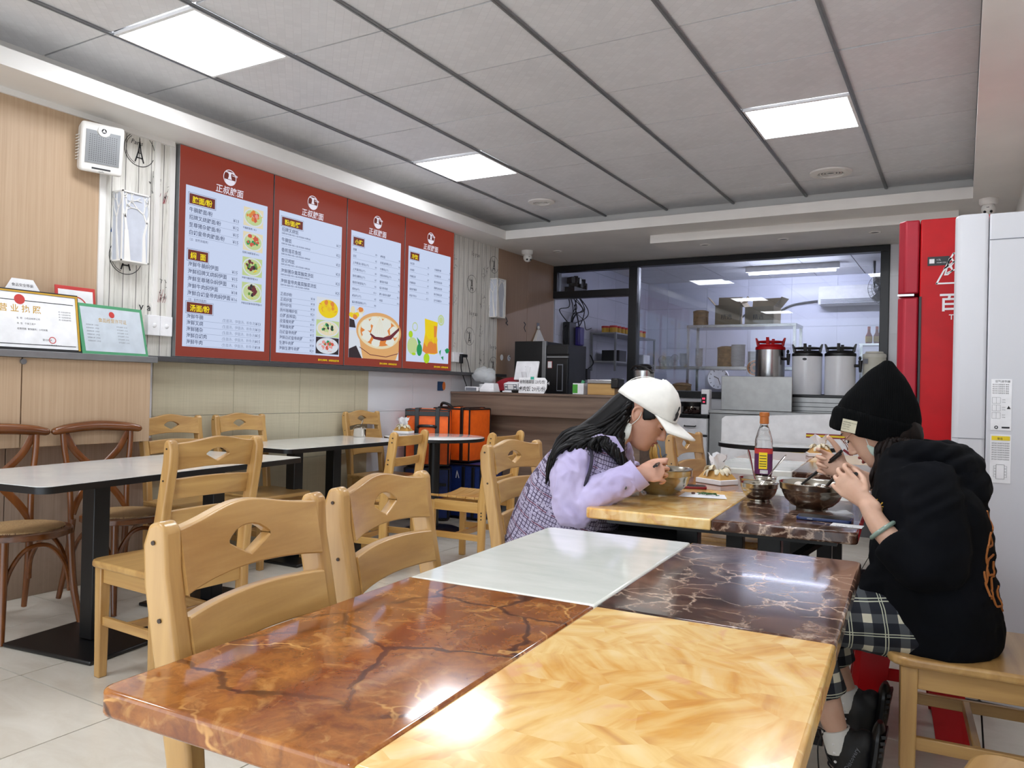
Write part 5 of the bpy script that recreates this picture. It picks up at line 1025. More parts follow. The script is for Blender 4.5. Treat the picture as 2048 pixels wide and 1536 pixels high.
p.line([(-.108,1.655),(-.045,1.785),(.06,1.785),(.12,1.655),(-.108,1.655)],.007,X); p.text('Bud',.11,X,-.085,1.69,0,sx=.6,sk=.4); p.line([(-.08,1.72),(-.04,1.75),(.0,1.73),(-.07,1.70)],.006,X); p.build('lettering','white',t,smooth=False)
ac=plain('ac_white','D2D3D8',.4,scale=2,var=.02)
t=thing('standing_air_conditioner','tall white standing air conditioner at the right edge with two printed labels','air conditioner',(.18,3.55,0))
X=frame((.075,3.75,.02),(-1,0,0),(0,-1,0))
MB().prism([(0,0),(.085,0),(.108,.03),(.110,.32),(.098,.345),(.085,.35),(0,.35)],1.83,X).build('front_panel',ac,t,bev=.012,seg=3); MB().bb(.077,XR-.01,3.402,3.75,.02,1.845).build('cabinet',ac,t,bev=.006); MB().bb(-.0,XR-.02,3.43,3.73,0,.02).build('foot','dgrey',t,smooth=False)
MB().bb(-.033,.0755,3.3985,3.3995,.9995,1.0015).bb(.078,XR-.012,3.4005,3.4015,1.745,1.748).build('seam','greyink',t,smooth=False)
def label_(x0,x1,z0,z1): MB().bb(x0,x1,3.4002,3.4018,z0,z1).build('label_paper','plastic',t,smooth=False)
label_(.092,.157,1.035,1.225); label_(.092,.158,.84,1.02); X=PY(.092,3.3995,0)
p=MB(); p.text('空气调节器',.0095,X,.012,1.213); 
for k in range(5): p.text('制冷剂 名称型号 额定',.0055,X,.004,1.203-.008*k)
for k in range(3):
    z=1.135-.028*k; p.line([(.004,z),(.03,z),(.03,z+.022),(.004,z+.022),(.004,z)],.0006,X); p.line([(.017,z),(.017,z+.022)],.0006,X); p.text('220V',.005,X,.035,z+.012); p.text('50Hz',.005,X,.035,z+.003)
p.ring(.018,1.046,.003,.006,X); p.rect(.035,.06,1.043,1.049,X); p.poly([(.05,1.115),(.056,1.127),(.062,1.115)],X)
for k in range(8): p.text('请勿自行安装移机或维修',.0052,X,.004,.985-.0085*k)
p.line([(.02,.855),(.046,.855),(.046,.908),(.02,.908),(.02,.855)],.001,X)
for k in range(4): p.line([(.012,.862+.011*k),(.02,.862+.011*k),(.02,.87+.011*k),(.012,.87+.011*k),(.012,.862+.011*k)],.0006,X); p.line([(.046,.862+.011*k),(.054,.862+.011*k),(.054,.87+.011*k),(.046,.87+.011*k),(.046,.862+.011*k)],.0006,X)
p.text('警告',.009,PY(.092,3.3985,0),.022,1.001); X=PY(.078,3.3995,0); p.text('警告 请勿在通电时打开',.012,X,.02,.155); p.line([(.0,.14),(.14,.13),(.14,.12),(0,.13),(0,.14)],.001,X); p.line([(0,.10),(.22,.10)],.001,X); p.poly([(.165,.105),(.178,.128),(.191,.105)],X)
p.build('label_print','ink',t,smooth=False); p=MB(); p.rect(.004,.062,.998,1.014,PY(.092,3.3992,0)); p.build('yellow_band','yell',t,smooth=False)
# ================================================================= ON THE TABLES
bowlm=plain('satin_steel_bowl','A8A296',.2,1.,var=.03)
def sbowl(x,y,z,R,h,label,cn='bowl',soup=True,name='steel_bowl'):
    t=thing(name,label,cn,(x,y,z)); k=R
    P=[(0,.004),(.42*k,.004),(.44*k,0),(.47*k,0),(.47*k,.006),(.62*k,h*.14),(.80*k,h*.36),(.90*k,h*.62),(.91*k,h*.70),(.955*k,h*.74),(.965*k,h*.78),(.985*k,h*.97),(1.0*k,h),(.995*k,h*1.015),(.965*k,h*.98),(.93*k,h*.75),(.88*k,h*.62),(.78*k,h*.38),(.55*k,h*.13),(0,h*.08)]
    MB().lathe(P,n=56,cap=False).build('bowl_body',bowlm,t,local=True,ang=1.2)
    if soup: MB().lathe([(0,h*.66),(.89*k,h*.66)],n=40,cap=False).build('soup','bowlin',t,local=True)
    return t
b1=sbowl(-1.015,2.93,.751,.122,.098,'large steel noodle bowl in front of the diner in the white cap'); b2=sbowl(-.452,2.90,.751,.112,.090,'large steel soup bowl in front of the diner in the black beanie')
sbowl(-.652,2.985,.751,.070,.066,'small steel bowl with a spoon beside the beanie diner\'s bowl'); sbowl(-.70,3.17,.751,.072,.064,'small steel bowl half hidden behind the other small bowl near the bottle',soup=True)
def spoon(p,d,l,label,mat='bowl'):
    t=thing('spoon',label,'spoon',p); d=Vector(d).normalized(); m=MB(); a=Vector((0,0,0)); pts=[a,a+d*l*.25+Vector((0,0,-.004)),a+d*l*.6,a+d*l]
    m.tube([tuple(q) for q in pts],[.014,.006,.008,.012],10,sm=5,flat=.22,up=(0,0,1),round_=True); m.build('spoon_body',mat,t,local=True); return t
spoon((-.655,2.975,.80),(.55,.25,.75),.15,'wide steel spoon sticking out of the front small bowl'); spoon((-.705,3.16,.80),(-.25,.05,.95),.12,'thin steel spoon standing in the rear small bowl')
t=thing('noodle_serving','pale noodles and spring onion floating in the beanie diner\'s bowl','food',(-.452,2.90,.811)); m=MB(); random.seed(9)
for k in range(16): a=random.uniform(0,2*PI); r=random.uniform(0,.07); m.ball((r*math.cos(a),r*math.sin(a),.002),(random.uniform(.005,.010),random.uniform(.004,.008),.003),6)
m.build('pale_bits',plain('rice_noodle','E2DCCB',.35),t,local=True)
# bottle of vinegar
t=thing('sauce_bottle','half empty plastic sauce bottle with an orange cap on the diners\' table','bottle',(-.745,3.48,.751)); r=.037; k=1.
MB().lathe([(0,.004),(r*.85,0),(r*.96,.006),(r,.02),(r,.165),(r*1.02,.18),(r*.98,.20),(r*.72,.235),(r*.45,.262),(r*.40,.272),(r*.40,.29),(r*.36,.29),(r*.36,.272),(r*.66,.235),(r*.92,.2),(r*.95,.165),(r*.95,.02),(0,.01)],n=32,cap=False).build('bottle_body','clear',t,local=True)
MB().lathe([(0,.011),(r*.94,.021),(r*.94,.070),(0,.070)],n=28,cap=False).build('dark_sauce',plain('dark_vinegar','1A0906',.1),t,local=True)
MB().lathe([(r*.43,.268),(r*.52,.270),(r*.50,.300),(r*.56,.302),(r*.56,.318),(r*.3,.320),(0,.320)],n=28,cap=False).build('cap',plain('orange_brown_cap','B5682A',.4),t,local=True)
MB().lathe([(r*1.015,.052),(r*1.02,.162)],n=32,cap=False).build('wrap_label',plain('purple_label','5A2456',.4),t,local=True); MB().lathe([(r*1.03,.140),(r*1.03,.1625)],n=32,cap=False).build('red_band','redp',t,local=True)
def curved(m,a0,a1,z0,z1,rr,n=6):
    for i in range(n):
        a=a0+(a1-a0)*i/n; b=a0+(a1-a0)*(i+1)/n; m.add([(rr*math.cos(a),rr*math.sin(a),z0),(rr*math.cos(b),rr*math.sin(b),z0),(rr*math.cos(b),rr*math.sin(b),z1),(rr*math.cos(a),rr*math.sin(a),z1)],[(0,1,2,3)])
m=MB(); ca=-PI/2+.20; curved(m,ca-.50,ca+.42,.075,.146,r*1.045); m.build('yellow_patch','yell',t,local=True); m=MB(); curved(m,ca-.35,ca+.50,.056,.070,r*1.045); m.build('barcode_patch','white',t,local=True)
m=MB()
for k in range(9): curved(m,ca-.3+k*.09,ca-.27+k*.09,.058,.068,r*1.05,1)
for z in (.130,.118,.106,.095,.085): curved(m,ca-.42,ca+.33,z,z+.0035,r*1.05)
m.build('label_print','ink',t,local=True)
# tissue boxes
tis=plain('tissue','ECECEE',.9); tbox=plain('printed_cream_card','E2DAC0',.6,scale=25,var=.18); tgold=plain('gold_brown_card','C89A50',.5)
def tissue(x,y,z,rz,label,scale=1.):
    t=thing('tissue_box',label,'tissue box',(x,y,z),rz); s=scale
    MB().bb(-.075*s,.075*s,-.055*s,.055*s,0,.022*s).build('tray','white',t,local=True,smooth=False,bev=.003); m=MB(); random.seed(int(abs(x*100)))
    m.add([(-.07*s,-.05*s,.02*s),(.07*s,-.05*s,.02*s),(.07*s,.05*s,.02*s),(-.07*s,.05*s,.02*s),(-.045*s,-.03*s,.055*s),(.045*s,-.03*s,.055*s),(.045*s,.03*s,.055*s),(-.045*s,.03*s,.055*s)],[(0,1,5,4),(1,2,6,5),(2,3,7,6),(3,0,4,7),(4,5,6,7)]); m.build('sleeve',tgold,t,local=True,smooth=False)
    me=None
    for k in range(14):
        a=2*PI*k/14; m=MB(); m.tube([(0,0,0),(.012*s,0,.014*s),(.03*s,0,.012*s),(.042*s,0,-.006*s)],[.004*s,.011*s,.013*s,.006*s],8,sm=3,flat=.25,up=(0,0,1))
        if me is None: o=m.build('folded_petal',tbox,t,local=True); me=o.data; o.location=(.02*s*math.cos(a),.015*s*math.sin(a),.05*s); o.rotation_euler=(0,.1,a)
        else: o=shared('folded_petal',me,(.02*s*math.cos(a),.015*s*math.sin(a),.045*s+.008*s*(k%3)),t,a); o.rotation_euler=(random.uniform(-.5,.5),random.uniform(-.3,.4),a)
    m=MB(); n=9
    for sgn in (0,1):
        R_=[]
        for j in range(6):
            h=.06*s+.065*s*j/5; w=.018*s+.03*s*(j/5)**.8
            R_.append([(w*math.cos(2*PI*i/18)*(1+.25*math.sin(i*2.4+j)),.5*w*math.sin(2*PI*i/18)+.008*s*math.sin(i*1.7+j),h+.012*s*math.sin(i*1.3)*(j/5)) for i in range(18)])
    m.loft(R_,cap=False); m.build('tissue',tis,t,local=True)
tissue(-.93,3.42,.751,-.5,'tissue holder with white tissue on the diners\' table beside the sauce bottle'); tissue(-.80,5.95-.55,.751,.3,'tissue holder on the far marble table behind the beanie diner\'s hands',1.05); tissue(-4.02,5.14,.752,.2,'tissue holder on the round white table',1.0)
t=thing('spice_jar','round steel spice jar with a spoon on the wall table','jar',(-3.985,4.56,.751)); MB().lathe([(.045,0),(.048,.004),(.048,.055),(.050,.058),(.050,.066),(.046,.067),(.045,.06),(0,.058)],n=28,cap=False).build('jar_body','bowl',t,local=True); MB().tube([(.0,0,.05),(.012,0,.085),(.03,0,.125)],[.004,.005,.008],8,sm=3,flat=.4).build('spoon','bowl',t,local=True); MB().tube([(-.05,.0,.07),(-.02,.0,.085),(.05,.0,.075)],.003,6,sm=3).build('lid_wire','bowl',t,local=True)
# phones, papers, sachets
t=thing('smartphone','smartphone in a blue case lying by the beanie diner\'s bowl','phone',(-.375,2.66,.751),.02); MB().prism(rpoly(.165,.078,[.012]*4),.009,T(-.0825,-.039,0)).build('case',plain('blue_case','122A5C',.35),t,local=True,bev=.002); MB().prism(rpoly(.153,.068,[.010]*4),.001,T(-.0765,-.034,.0092)).build('screen','dark',t,local=True); MB().box((-.04,-.0395,.005),(.016,.002,.003)).build('button','grey',t,local=True)
t=thing('smartphone','dark red phone lying beyond the cap diner\'s bowl','phone',(-.985,3.18,.751),.35); MB().prism(rpoly(.15,.075,[.012]*4),.010,T(-.075,-.037,0)).build('case','maroon',t,local=True,bev=.002); MB().prism(rpoly(.14,.066,[.010]*4),.001,T(-.07,-.033,.0102)).build('screen','dark',t,local=True)
t=thing('paper_napkin','white napkin with scraps of green onion between the bowls','napkin',(-.86,2.96,.751),.2); MB().add([(-.085,-.06,.001),(.095,-.05,.001),(.08,.055,.003),(-.07,.06,.004),(.0,0,.006)],[(0,1,4),(1,2,4),(2,3,4),(3,0,4)]).build('sheet',tis,t,local=True,smooth=False); m=MB(); random.seed(2)
for k in range(26): a=random.uniform(0,2*PI); q=(random.uniform(-.035,.035)+.02,random.uniform(-.016,.016),.007+random.uniform(0,.006)); m.tube([q,(q[0]+.014*math.cos(a),q[1]+.01*math.sin(a),q[2]+.001)],.0018,5)
m.build('green_onion',plain('spring_onion','2F5A22',.5),t,local=True); MB().ball((-.035,.01,.008),(.008,.006,.005),8).build('meat_scrap',plain('meat_scrap','5E3A2E',.5),t,local=True)
t=thing('receipt','small white receipt under the blue phone at the table edge','receipt',(-.30,2.585,.751),-.03); MB().bb(-.045,.045,-.03,.03,0,.0006).build('paper','white',t,local=True,smooth=False); MB().text('取餐号 18',.012,PZ(-.03,-.024,.0009),0,0).build('print','ink',t,local=True,smooth=False)
t=thing('plastic_wrapper','crumpled clear wrapper beside the cap diner\'s bowl','wrapper',(-1.085,2.78,.751)); m=MB(); m.ball((0,0,.012),(.04,.025,.014),10); m.ball((-.02,.02,.02),(.02,.018,.02),8)
for i,v in enumerate(m.v): q=v+Vector(noise.noise_vector(v*60))*.008; m.v[i]=Vector((q.x,q.y,max(q.z,.0005)))
m.build('film','film',t,local=True)
t=thing('plastic_wrapper','flat clear wrapper right of the beanie diner\'s bowl','wrapper',(-.345,2.80,.751)); m=MB(); m.ball((0,0,.008),(.045,.03,.009),10)
for i,v in enumerate(m.v): q=v+Vector(noise.noise_vector(v*50))*.008; m.v[i]=Vector((q.x,q.y,max(q.z,.0005)))
m.build('film','film',t,local=True)
# ================================================================= PEOPLE
from mathutils.bvhtree import BVHTree
def fuse(mb,voxel,smooth=6,fn=None):
    me=bpy.data.meshes.new('tmp'); me.from_pydata([tuple(p) for p in mb.v],[],mb.f); me.update()
    o=bpy.data.objects.new('tmp',me); COL.objects.link(o); r=o.modifiers.new('r','REMESH'); r.mode='VOXEL'; r.voxel_size=voxel; r.adaptivity=0
    if smooth: s=o.modifiers.new('s','SMOOTH'); s.iterations=smooth; s.factor=.5
    dg=bpy.context.evaluated_depsgraph_get(); m2=bpy.data.meshes.new_from_object(o.evaluated_get(dg)); bpy.data.objects.remove(o); bpy.data.meshes.remove(me)
    if fn:
        nr=[v.normal.copy() for v in m2.vertices]
        for v,n in zip(m2.vertices,nr): v.co=v.co+n*fn(v.co,n)
    m2.polygons.foreach_set('use_smooth',[True]*len(m2.polygons)); m2.update(); return m2
def obj_from(me,name,mats,parent=None,inv=None):
    me.materials.clear()
    for m in (mats if isinstance(mats,(list,tuple)) else [mats]): me.materials.append(M[m] if isinstance(m,str) else m)
    o=bpy.data.objects.new(name,me); COL.objects.link(o)
    if parent is not None: o.parent=parent; KIDS.setdefault(parent,[]).append(o)
    return o
def surf(me):
    b=BVHTree.FromPolygons([v.co.copy() for v in me.vertices],[tuple(p.vertices) for p in me.polygons])
    def f(p): 
        q,n,i,d=b.find_nearest(Vector(p)); return q,n
    return f
def skin_mat(name,c1,c2):
    n=NT(name); a=n.noise(n.coord(scale=(14,14,14)),1,4,.6); n.col(n.ramp(a.outputs[0],[(.3,c1),(.7,c2)])); b=n.noise(n.coord(scale=(300,300,300)),1,2); n.bump(b.outputs[0],.1,.0006)
    return n.p(.48,spec=.4,sss=.12)
skin=skin_mat('skin','C0907A','CE9F88'); skin2=skin_mat('fair_skin','CDA28A','D8B19A')
hairm=NT('black_hair'); _h=hairm.noise(hairm.coord(scale=(160,160,25)),1,3); hairm.col(hairm.ramp(_h.outputs[0],[(.3,'050506'),(.7,'0D0B0C')])); hairm=hairm.p(.45,spec=.22)
hairb=NT('dark_brown_hair'); _h=hairb.noise(hairb.coord(scale=(160,160,25)),1,3); hairb.col(hairb.ramp(_h.outputs[0],[(.3,'0B0706'),(.7,'1C110D')])); hairb=hairb.p(.55,spec=.15)
HEADT=[(.1185,.008,.010,.010),(.114,.034,.044,.030),(.105,.057,.068,.046),(.09,.075,.085,.060),(.07,.088,.096,.069),(.045,.095,.101,.0745),(.022,.0975,.101,.076),(.006,.0925,.098,.0755),(-.012,.091,.094,.074),(-.03,.0905,.086,.0715),(-.048,.0905,.072,.067),(-.060,.0915,.056,.062),(-.073,.090,.038,.057),(-.086,.087,.020,.051),(-.099,.086,.002,.044),(-.110,.079,-.014,.034),(-.118,.062,-.030,.018)]
def head(mb,X):
    rows=[];N=64
    zs=[HEADT[0][0]+(HEADT[-1][0]-HEADT[0][0])*i/54 for i in range(55)]
    def ip(z,k):
        for a,b in zip(HEADT[:-1],HEADT[1:]):
            if a[0]>=z>=b[0]-1e-9: t=(a[0]-z)/(a[0]-b[0]); t=t; return a[k]+(b[k]-a[k])*t
        return HEADT[-1][k]
    g=lambda x,s: math.exp(-(x/s)**2)
    for z in zs:
        f,b,w=ip(z,1),ip(z,2),ip(z,3); R=[]
        for i in range(N):
            p=2*PI*i/N; p=p-2*PI if p>PI else p
            c,s=math.cos(p),math.sin(p); xc=(f-b)/2; a=(f+b)/2
            x=xc+a*math.copysign(abs(c)**.92,c); y=w*math.copysign(abs(s)**.9,s)
            d=-.009*(g(abs(p)-.40,.20))*g(z-.004,.012)+.004*g(abs(p)-.3,.35)*g(z-.024,.010)+.004*g(abs(p)-.85,.3)*g(z+.022,.018)
            d+=.006*g(p,.33)*g(z+.0595,.0055)+.006*g(p,.28)*g(z+.0735,.006)-.004*g(p,.3)*g(z+.0665,.003)+.004*g(p,.35)*g(z+.101,.010)
            L=math.hypot(c,s); R.append((x+d*c,y+d*s,z))
        rows.append(R)
    mb.loft(rows,True,X)
    mb.tube([(.086,0,.012),(.094,0,-.006),(.103,0,-.024),(.108,0,-.036)],[.007,.0075,.0095,.0105],12,sm=4,X=X,round_=True)
    for s in (-1,1):
        mb.ball((.100,s*.0105,-.041),(.010,.0075,.0075),10,X=X); mb.ball((.079,s*.031,.003),(.0135,.0150,.0115),12,X=X)
        mb.ball((-.004,s*.0765,-.006),(.013,.006,.026),12,X=X@T(0,0,0)); mb.tube([(.004,s*.078,-.030),(-.006,s*.083,-.026),(-.019,s*.087,-.006),(-.018,s*.088,.014),(-.004,s*.086,.024),(.006,s*.080,.014)],.0045,8,sm=4,X=X)
def eyes(par,X,lash=True):
    m=MB()
    for s in (-1,1): m.tube([(.0885,s*.018,-.001),(.0925,s*.026,-.006),(.0915,s*.035,-.006),(.083,s*.044,-.002)],[.0008,.0018,.0020,.0008],6,sm=4,X=X)
    m.build('eyelash',hairm,par)
    m=MB()
    for s in (-1,1): m.tube([(.097,s*.016,.022),(.096,s*.027,.027),(.086,s*.044,.024)],[.0022,.003,.001],6,sm=4,X=X,flat=.6)
    m.build('eyebrow',hairm,par)
def lips(par,X,c,op=0):
    m=MB()
    m.tube([(.082,-.024,-.066),(.0945,-.012,-.0615),(.098,0,-.0625),(.0945,.012,-.0615),(.082,.024,-.066)],[.001,.0035,.004,.0035,.001],8,sm=4,X=X); m.tube([(.082,-.023,-.067),(.092,-.012,-.0735-op),(.096,0,-.0745-op),(.092,.012,-.0735-op),(.082,.023,-.067)],[.001,.004,.0045,.004,.001],8,sm=4,X=X)
    m.build('lips',c,par)
    if op: MB().ball((.088,0,-.0685),(.008,.014,.004+op),10,X=X).build('open_mouth','maroon',par)
def hand(mb,W_,F,N,side,curls,thumb,s=1.):
    W_=Vector(W_); F=Vector(F).normalized(); N=Vector(N); N=(N-F*N.dot(F)).normalized(); S=F.cross(N)*side
    mb.tube([W_-F*.03*s,W_,W_+F*.03*s,W_+F*.055*s,W_+F*.072*s],[.026*s,.027*s,.033*s,.037*s,.035*s],16,sm=4,flat=[.85,.72,.48,.34,.24],up=tuple(N),round_=True)
    L=(.070,.078,.072,.057)
    for i in range(4):
        b=W_+F*(.080-.004*abs(i-1.2))*s+S*(.0315-.0212*i)*s; p=[b-F*.02*s,b]; a=0
        for k,fr in enumerate((.44,.31,.25)):
            a+=curls[i][k]; d=F*math.cos(a)+N*math.sin(a)-S*(.04*(i-1.2)); p.append(p[-1]+d*L[i]*fr*s)
        r=.0077-.0006*(i==3)
        mb.tube([tuple(q) for q in p],[r*s,r*1.03*s,r*1.0*s,r*.92*s,r*.8*s],10,sm=3,round_=True)
    b=W_+F*.022*s+S*.022*s; p=[b,b]
    for c,l in zip(thumb,(.040,.032,.026)): p.append(p[-1]+(F*c[0]+S*c[1]+N*c[2]).normalized()*l*s)
    mb.tube([tuple(q) for q in p[1:]],[.014*s,.0115*s,.0095*s,.0078*s],10,sm=3,round_=True)
    return F,N,S
def rings(mb,rows,n=32,sup=.9):
    R=[]
    c=cat([(r[0],r[1],r[2]) for r in rows],5); a=catf([r[3] for r in rows],5); b=catf([r[4] for r in rows],5)
    for i,p in enumerate(c):
        R.append([(p.x+a[i]*math.copysign(abs(math.cos(t))**sup,math.cos(t)),p.y+b[i]*math.copysign(abs(math.sin(t))**sup,math.sin(t)),p.z) for t in [2*PI*k/n for k in range(n)]])
    mb.loft(R)
def fold(amp,fr,seed=0.,st=(1,1,1)):
    def f(p,n):
        q=Vector((p.x*fr*st[0]+seed,p.y*fr*st[1],p.z*fr*st[2])); w=noise.noise(q+noise.noise_vector(q*.6)*.8); return amp*(1-2.2*abs(w))*.6+amp*.35*noise.noise(q*2.3)
    return f
# ---------------------------------------------------------------- diner 1: white cap
H1=frame((-1.032,2.758,1.068),(.832,.10,-.545),(0,1,0)); _x=Vector((.832,.12,-.545)).normalized(); _y=Vector((-.12,.99,.0)); _y=(_y-_x*_y.dot(_x)).normalized(); _z=_x.cross(_y)
H1=T(-1.030,2.758,1.068)@Matrix((_x,_y,_z)).transposed().to_4x4()@Matrix.Diagonal((1.05,1.02,1.05,1))
def hp(X,p): return X@Vector(p)
b=MB(); head(b,H1)
b.tube([hp(H1,(-.015,0,-.055)),(-1.10,2.715,1.0),(-1.17,2.69,.95)],[.050,.050,.062],18,sm=5)
rings(b,[(-1.33,2.66,.47,.13,.16),(-1.32,2.66,.60,.12,.15),(-1.27,2.67,.76,.11,.16),(-1.21,2.68,.88,.10,.17),(-1.16,2.69,.955,.07,.13),(-1.14,2.69,.985,.04,.07)])
WR=Vector((-.992,2.575,.850))
b.tube([(-1.19,2.53,.90),(-1.178,2.505,.80),(-1.165,2.50,.725),(-1.09,2.535,.79),tuple(WR)],[.045,.042,.036,.034,.025],14,sm=5,round_=True)
hand(b,WR+Vector((.012,.004,.008)),(.93,.16,.20),(.05,1,-.30),1,((.45,1.2,.8),(.55,1.25,.8),(.65,1.25,.8),(.75,1.2,.8)),((.75,.45,.35),(.98,.10,.1),(1,-.02,.0)),.95)
b.tube([(-1.16,2.84,.90),(-1.19,2.95,.83),(-1.19,2.99,.80),(-1.14,2.99,.80),(-1.11,2.99,.795)],[.045,.042,.036,.03,.024],12,sm=4,round_=True)
hand(b,(-1.10,2.99,.79),(.9,.3,.02),(0,.1,-1),-1,((.3,.4,.3),)*4,((.8,.6,.2),(1,.2,.2),(1,.1,.1)),.95)
for y,k in ((2.57,0),(2.76,.02)): b.tube([(-1.30,y,.535),(-1.10,y-.0,.56),(-.90,y,.575),(-.855,y,.50),(-.90,y,.25),(-.93,y,.09)],[.078,.072,.058,.052,.045,.034],16,sm=5,round_=True); b.tube([(-.95,y,.05),(-.88,y,.035),(-.76,y,.03)],[.036,.035,.028],12,sm=3,round_=True)
p1=obj_from(fuse(b,.0035,4),'person',skin); tag(p1,'person in a white cap and lilac shirt bent over a steel bowl, eating','person')
eyes(p1,H1); lips(p1,H1,skin_mat('lips','A0604E','A86A58'))
m=MB(); 
for y in (2.57,2.76): m.tube([(-1.31,y,.535),(-1.10,y,.563),(-.90,y,.58),(-.852,y,.50),(-.90,y,.25),(-.925,y,.12)],[.092,.085,.070,.066,.062,.058],18,sm=5,round_=True)
obj_from(fuse(m,.007,4,fold(.006,14)),'trousers',plain('black_trousers','0D0D10',.8),p1)
m=MB()
for y in (2.57,2.76): m.tube([(-.97,y,.055),(-.90,y,.05),(-.80,y,.042),(-.735,y,.035)],[.045,.048,.045,.034],14,sm=4,round_=True)
obj_from(fuse(m,.007,3),'shoe','white',p1)
# shirt
shirt=NT('lilac_cotton'); _n=shirt.noise(shirt.coord(scale=(7,7,7)),1,4); shirt.col(shirt.ramp(_n.outputs[0],[(.3,'B3A8D2'),(.7,'C6BCE0')])); shirt=shirt.p(.75,sheen=.2)
m=MB(); m.tube([(-1.19,2.545,.915),(-1.205,2.505,.86),(-1.195,2.49,.78),(-1.175,2.49,.725),(-1.10,2.525,.790),(-1.035,2.555,.825),(-.985,2.578,.853)],[.064,.070,.066,.066,.060,.054,.050],22,sm=6,round_=False)
m.ball((-1.17,2.49,.722),(.06,.055,.05),14)
m.tube([(-1.17,2.82,.915),(-1.20,2.93,.85),(-1.195,2.985,.81),(-1.135,2.99,.81)],[.066,.068,.06,.05],18,sm=5)
m.tube([(-1.15,2.64,.955),(-1.115,2.655,.965),(-1.085,2.67,.95)],[.02,.035,.025],12,sm=4); rings(m,[(-1.22,2.69,.80,.09,.12),(-1.18,2.69,.90,.07,.10),(-1.13,2.70,.975,.05,.06)])
def shf(p,n):
    f=fold(.010,17,3.)(p,n); d=(p-Vector((-1.15,2.5,.74))).length; g=math.exp(-(d/.10)**2); q=(p-Vector((-1.10,2.5,.80))); 
    return f+g*.007*math.sin(q.length*150)*(.5+.5*noise.noise(p*20))
obj_from(fuse(m,.0045,3,shf),'shirt',shirt,p1)
m=MB(); m.tube([(-1.003,2.568,.838),(-.972,2.582,.866)],[.0535,.055],24,cap=False,flat=1.0); m.tube([(-.972,2.582,.866),(-1.003,2.568,.838)],[.0515,.050],24,cap=False)
o=m.build('cuff',shirt,p1)
MB().ball((-1.0,2.5175,.815),(.006,.003,.006),10).build('cuff_button','dgrey',p1)
# collar
m=MB(); m.add([(-1.135,2.585,.99),(-1.075,2.60,.985),(-1.045,2.612,.935),(-1.095,2.588,.905),(-1.140,2.575,.945)],[(0,1,2,3,4)]); o=m.build('collar',shirt,p1,smooth=False); s_=o.modifiers.new('s','SOLIDIFY'); s_.thickness=.006
# tweed vest
tw=NT('lilac_tweed'); tc=tw.add('ShaderNodeTexCoord'); wv=tw.noise(tc.outputs['Object'],9,3); wa=tw.add('ShaderNodeVectorMath',operation='MULTIPLY_ADD'); tw.L(wv.outputs['Color'],wa.inputs[0]); wa.inputs[1].default_value=(.012,.012,.012); tw.L(tc.outputs['Object'],wa.inputs[2])
mpv=tw.add('ShaderNodeMapping'); tw.L(wa.outputs[0],mpv.inputs[0]); mpv.inputs['Rotation'].default_value=(0,-.42,0); sp=tw.add('ShaderNodeSeparateXYZ'); tw.L(mpv.outputs[0],sp.inputs[0])
def ln(v,per,wd): return tw.math('LESS_THAN',tw.math('ABSOLUTE',tw.math('SUBTRACT',tw.math('FRACT',tw.math('MULTIPLY',v,1/per)),.5)),wd)
bs=tw.noise(tw.coord(scale=(220,220,220)),1,2); base=tw.ramp(bs.outputs[0],[(.35,'8E86A2'),(.65,'BDB6CC')]); l1=ln(sp.outputs[2],.0135,.11); xy=tw.math('ADD',sp.outputs[0],tw.math('MULTIPLY',sp.outputs[1],.8)); l2=ln(xy,.0135,.11)
brk=tw.noise(tw.coord(scale=(70,70,70)),1,2); gate=tw.math('GREATER_THAN',brk.outputs[0],.40); lm=tw.math('MULTIPLY',tw.math('MAXIMUM',l1,l2),gate); c=tw.mix(lm,base,'4A4058'); rd=tw.math('MULTIPLY',ln(sp.outputs[2],.054,.04),gate); tw.col(tw.mix(rd,c,'6E4658')); tw.bump(bs.outputs[0],.4,.002); tw=tw.p(.9)
m=MB(); rings(m,[(-1.32,2.66,.46,.205,.205),(-1.31,2.66,.58,.210,.205),(-1.29,2.665,.70,.190,.200),(-1.265,2.67,.79,.172,.195),(-1.235,2.675,.87,.145,.185),(-1.20,2.68,.94,.115,.165),(-1.165,2.685,.985,.075,.120),(-1.15,2.69,1.0,.04,.07)])
m.ball((-1.19,2.56,.93),(.075,.06,.05),12); m.ball((-1.13,2.60,.945),(.06,.05,.05),12); m.ball((-1.14,2.62,.86),(.08,.09,.10),12)
def vf(p,n): return fold(.009,9,1.,(1,1,.5))(p,n)
obj_from(fuse(m,.006,4,vf),'vest',tw,p1)
m=MB(); m.tube([(-1.245,2.515,.965),(-1.255,2.475,.90),(-1.235,2.455,.80),(-1.18,2.46,.77),(-1.13,2.475,.83),(-1.125,2.51,.92),(-1.17,2.54,.975)],.006,8,sm=5); m.build('armhole_binding',plain('dark_binding','2C2838',.8),p1)
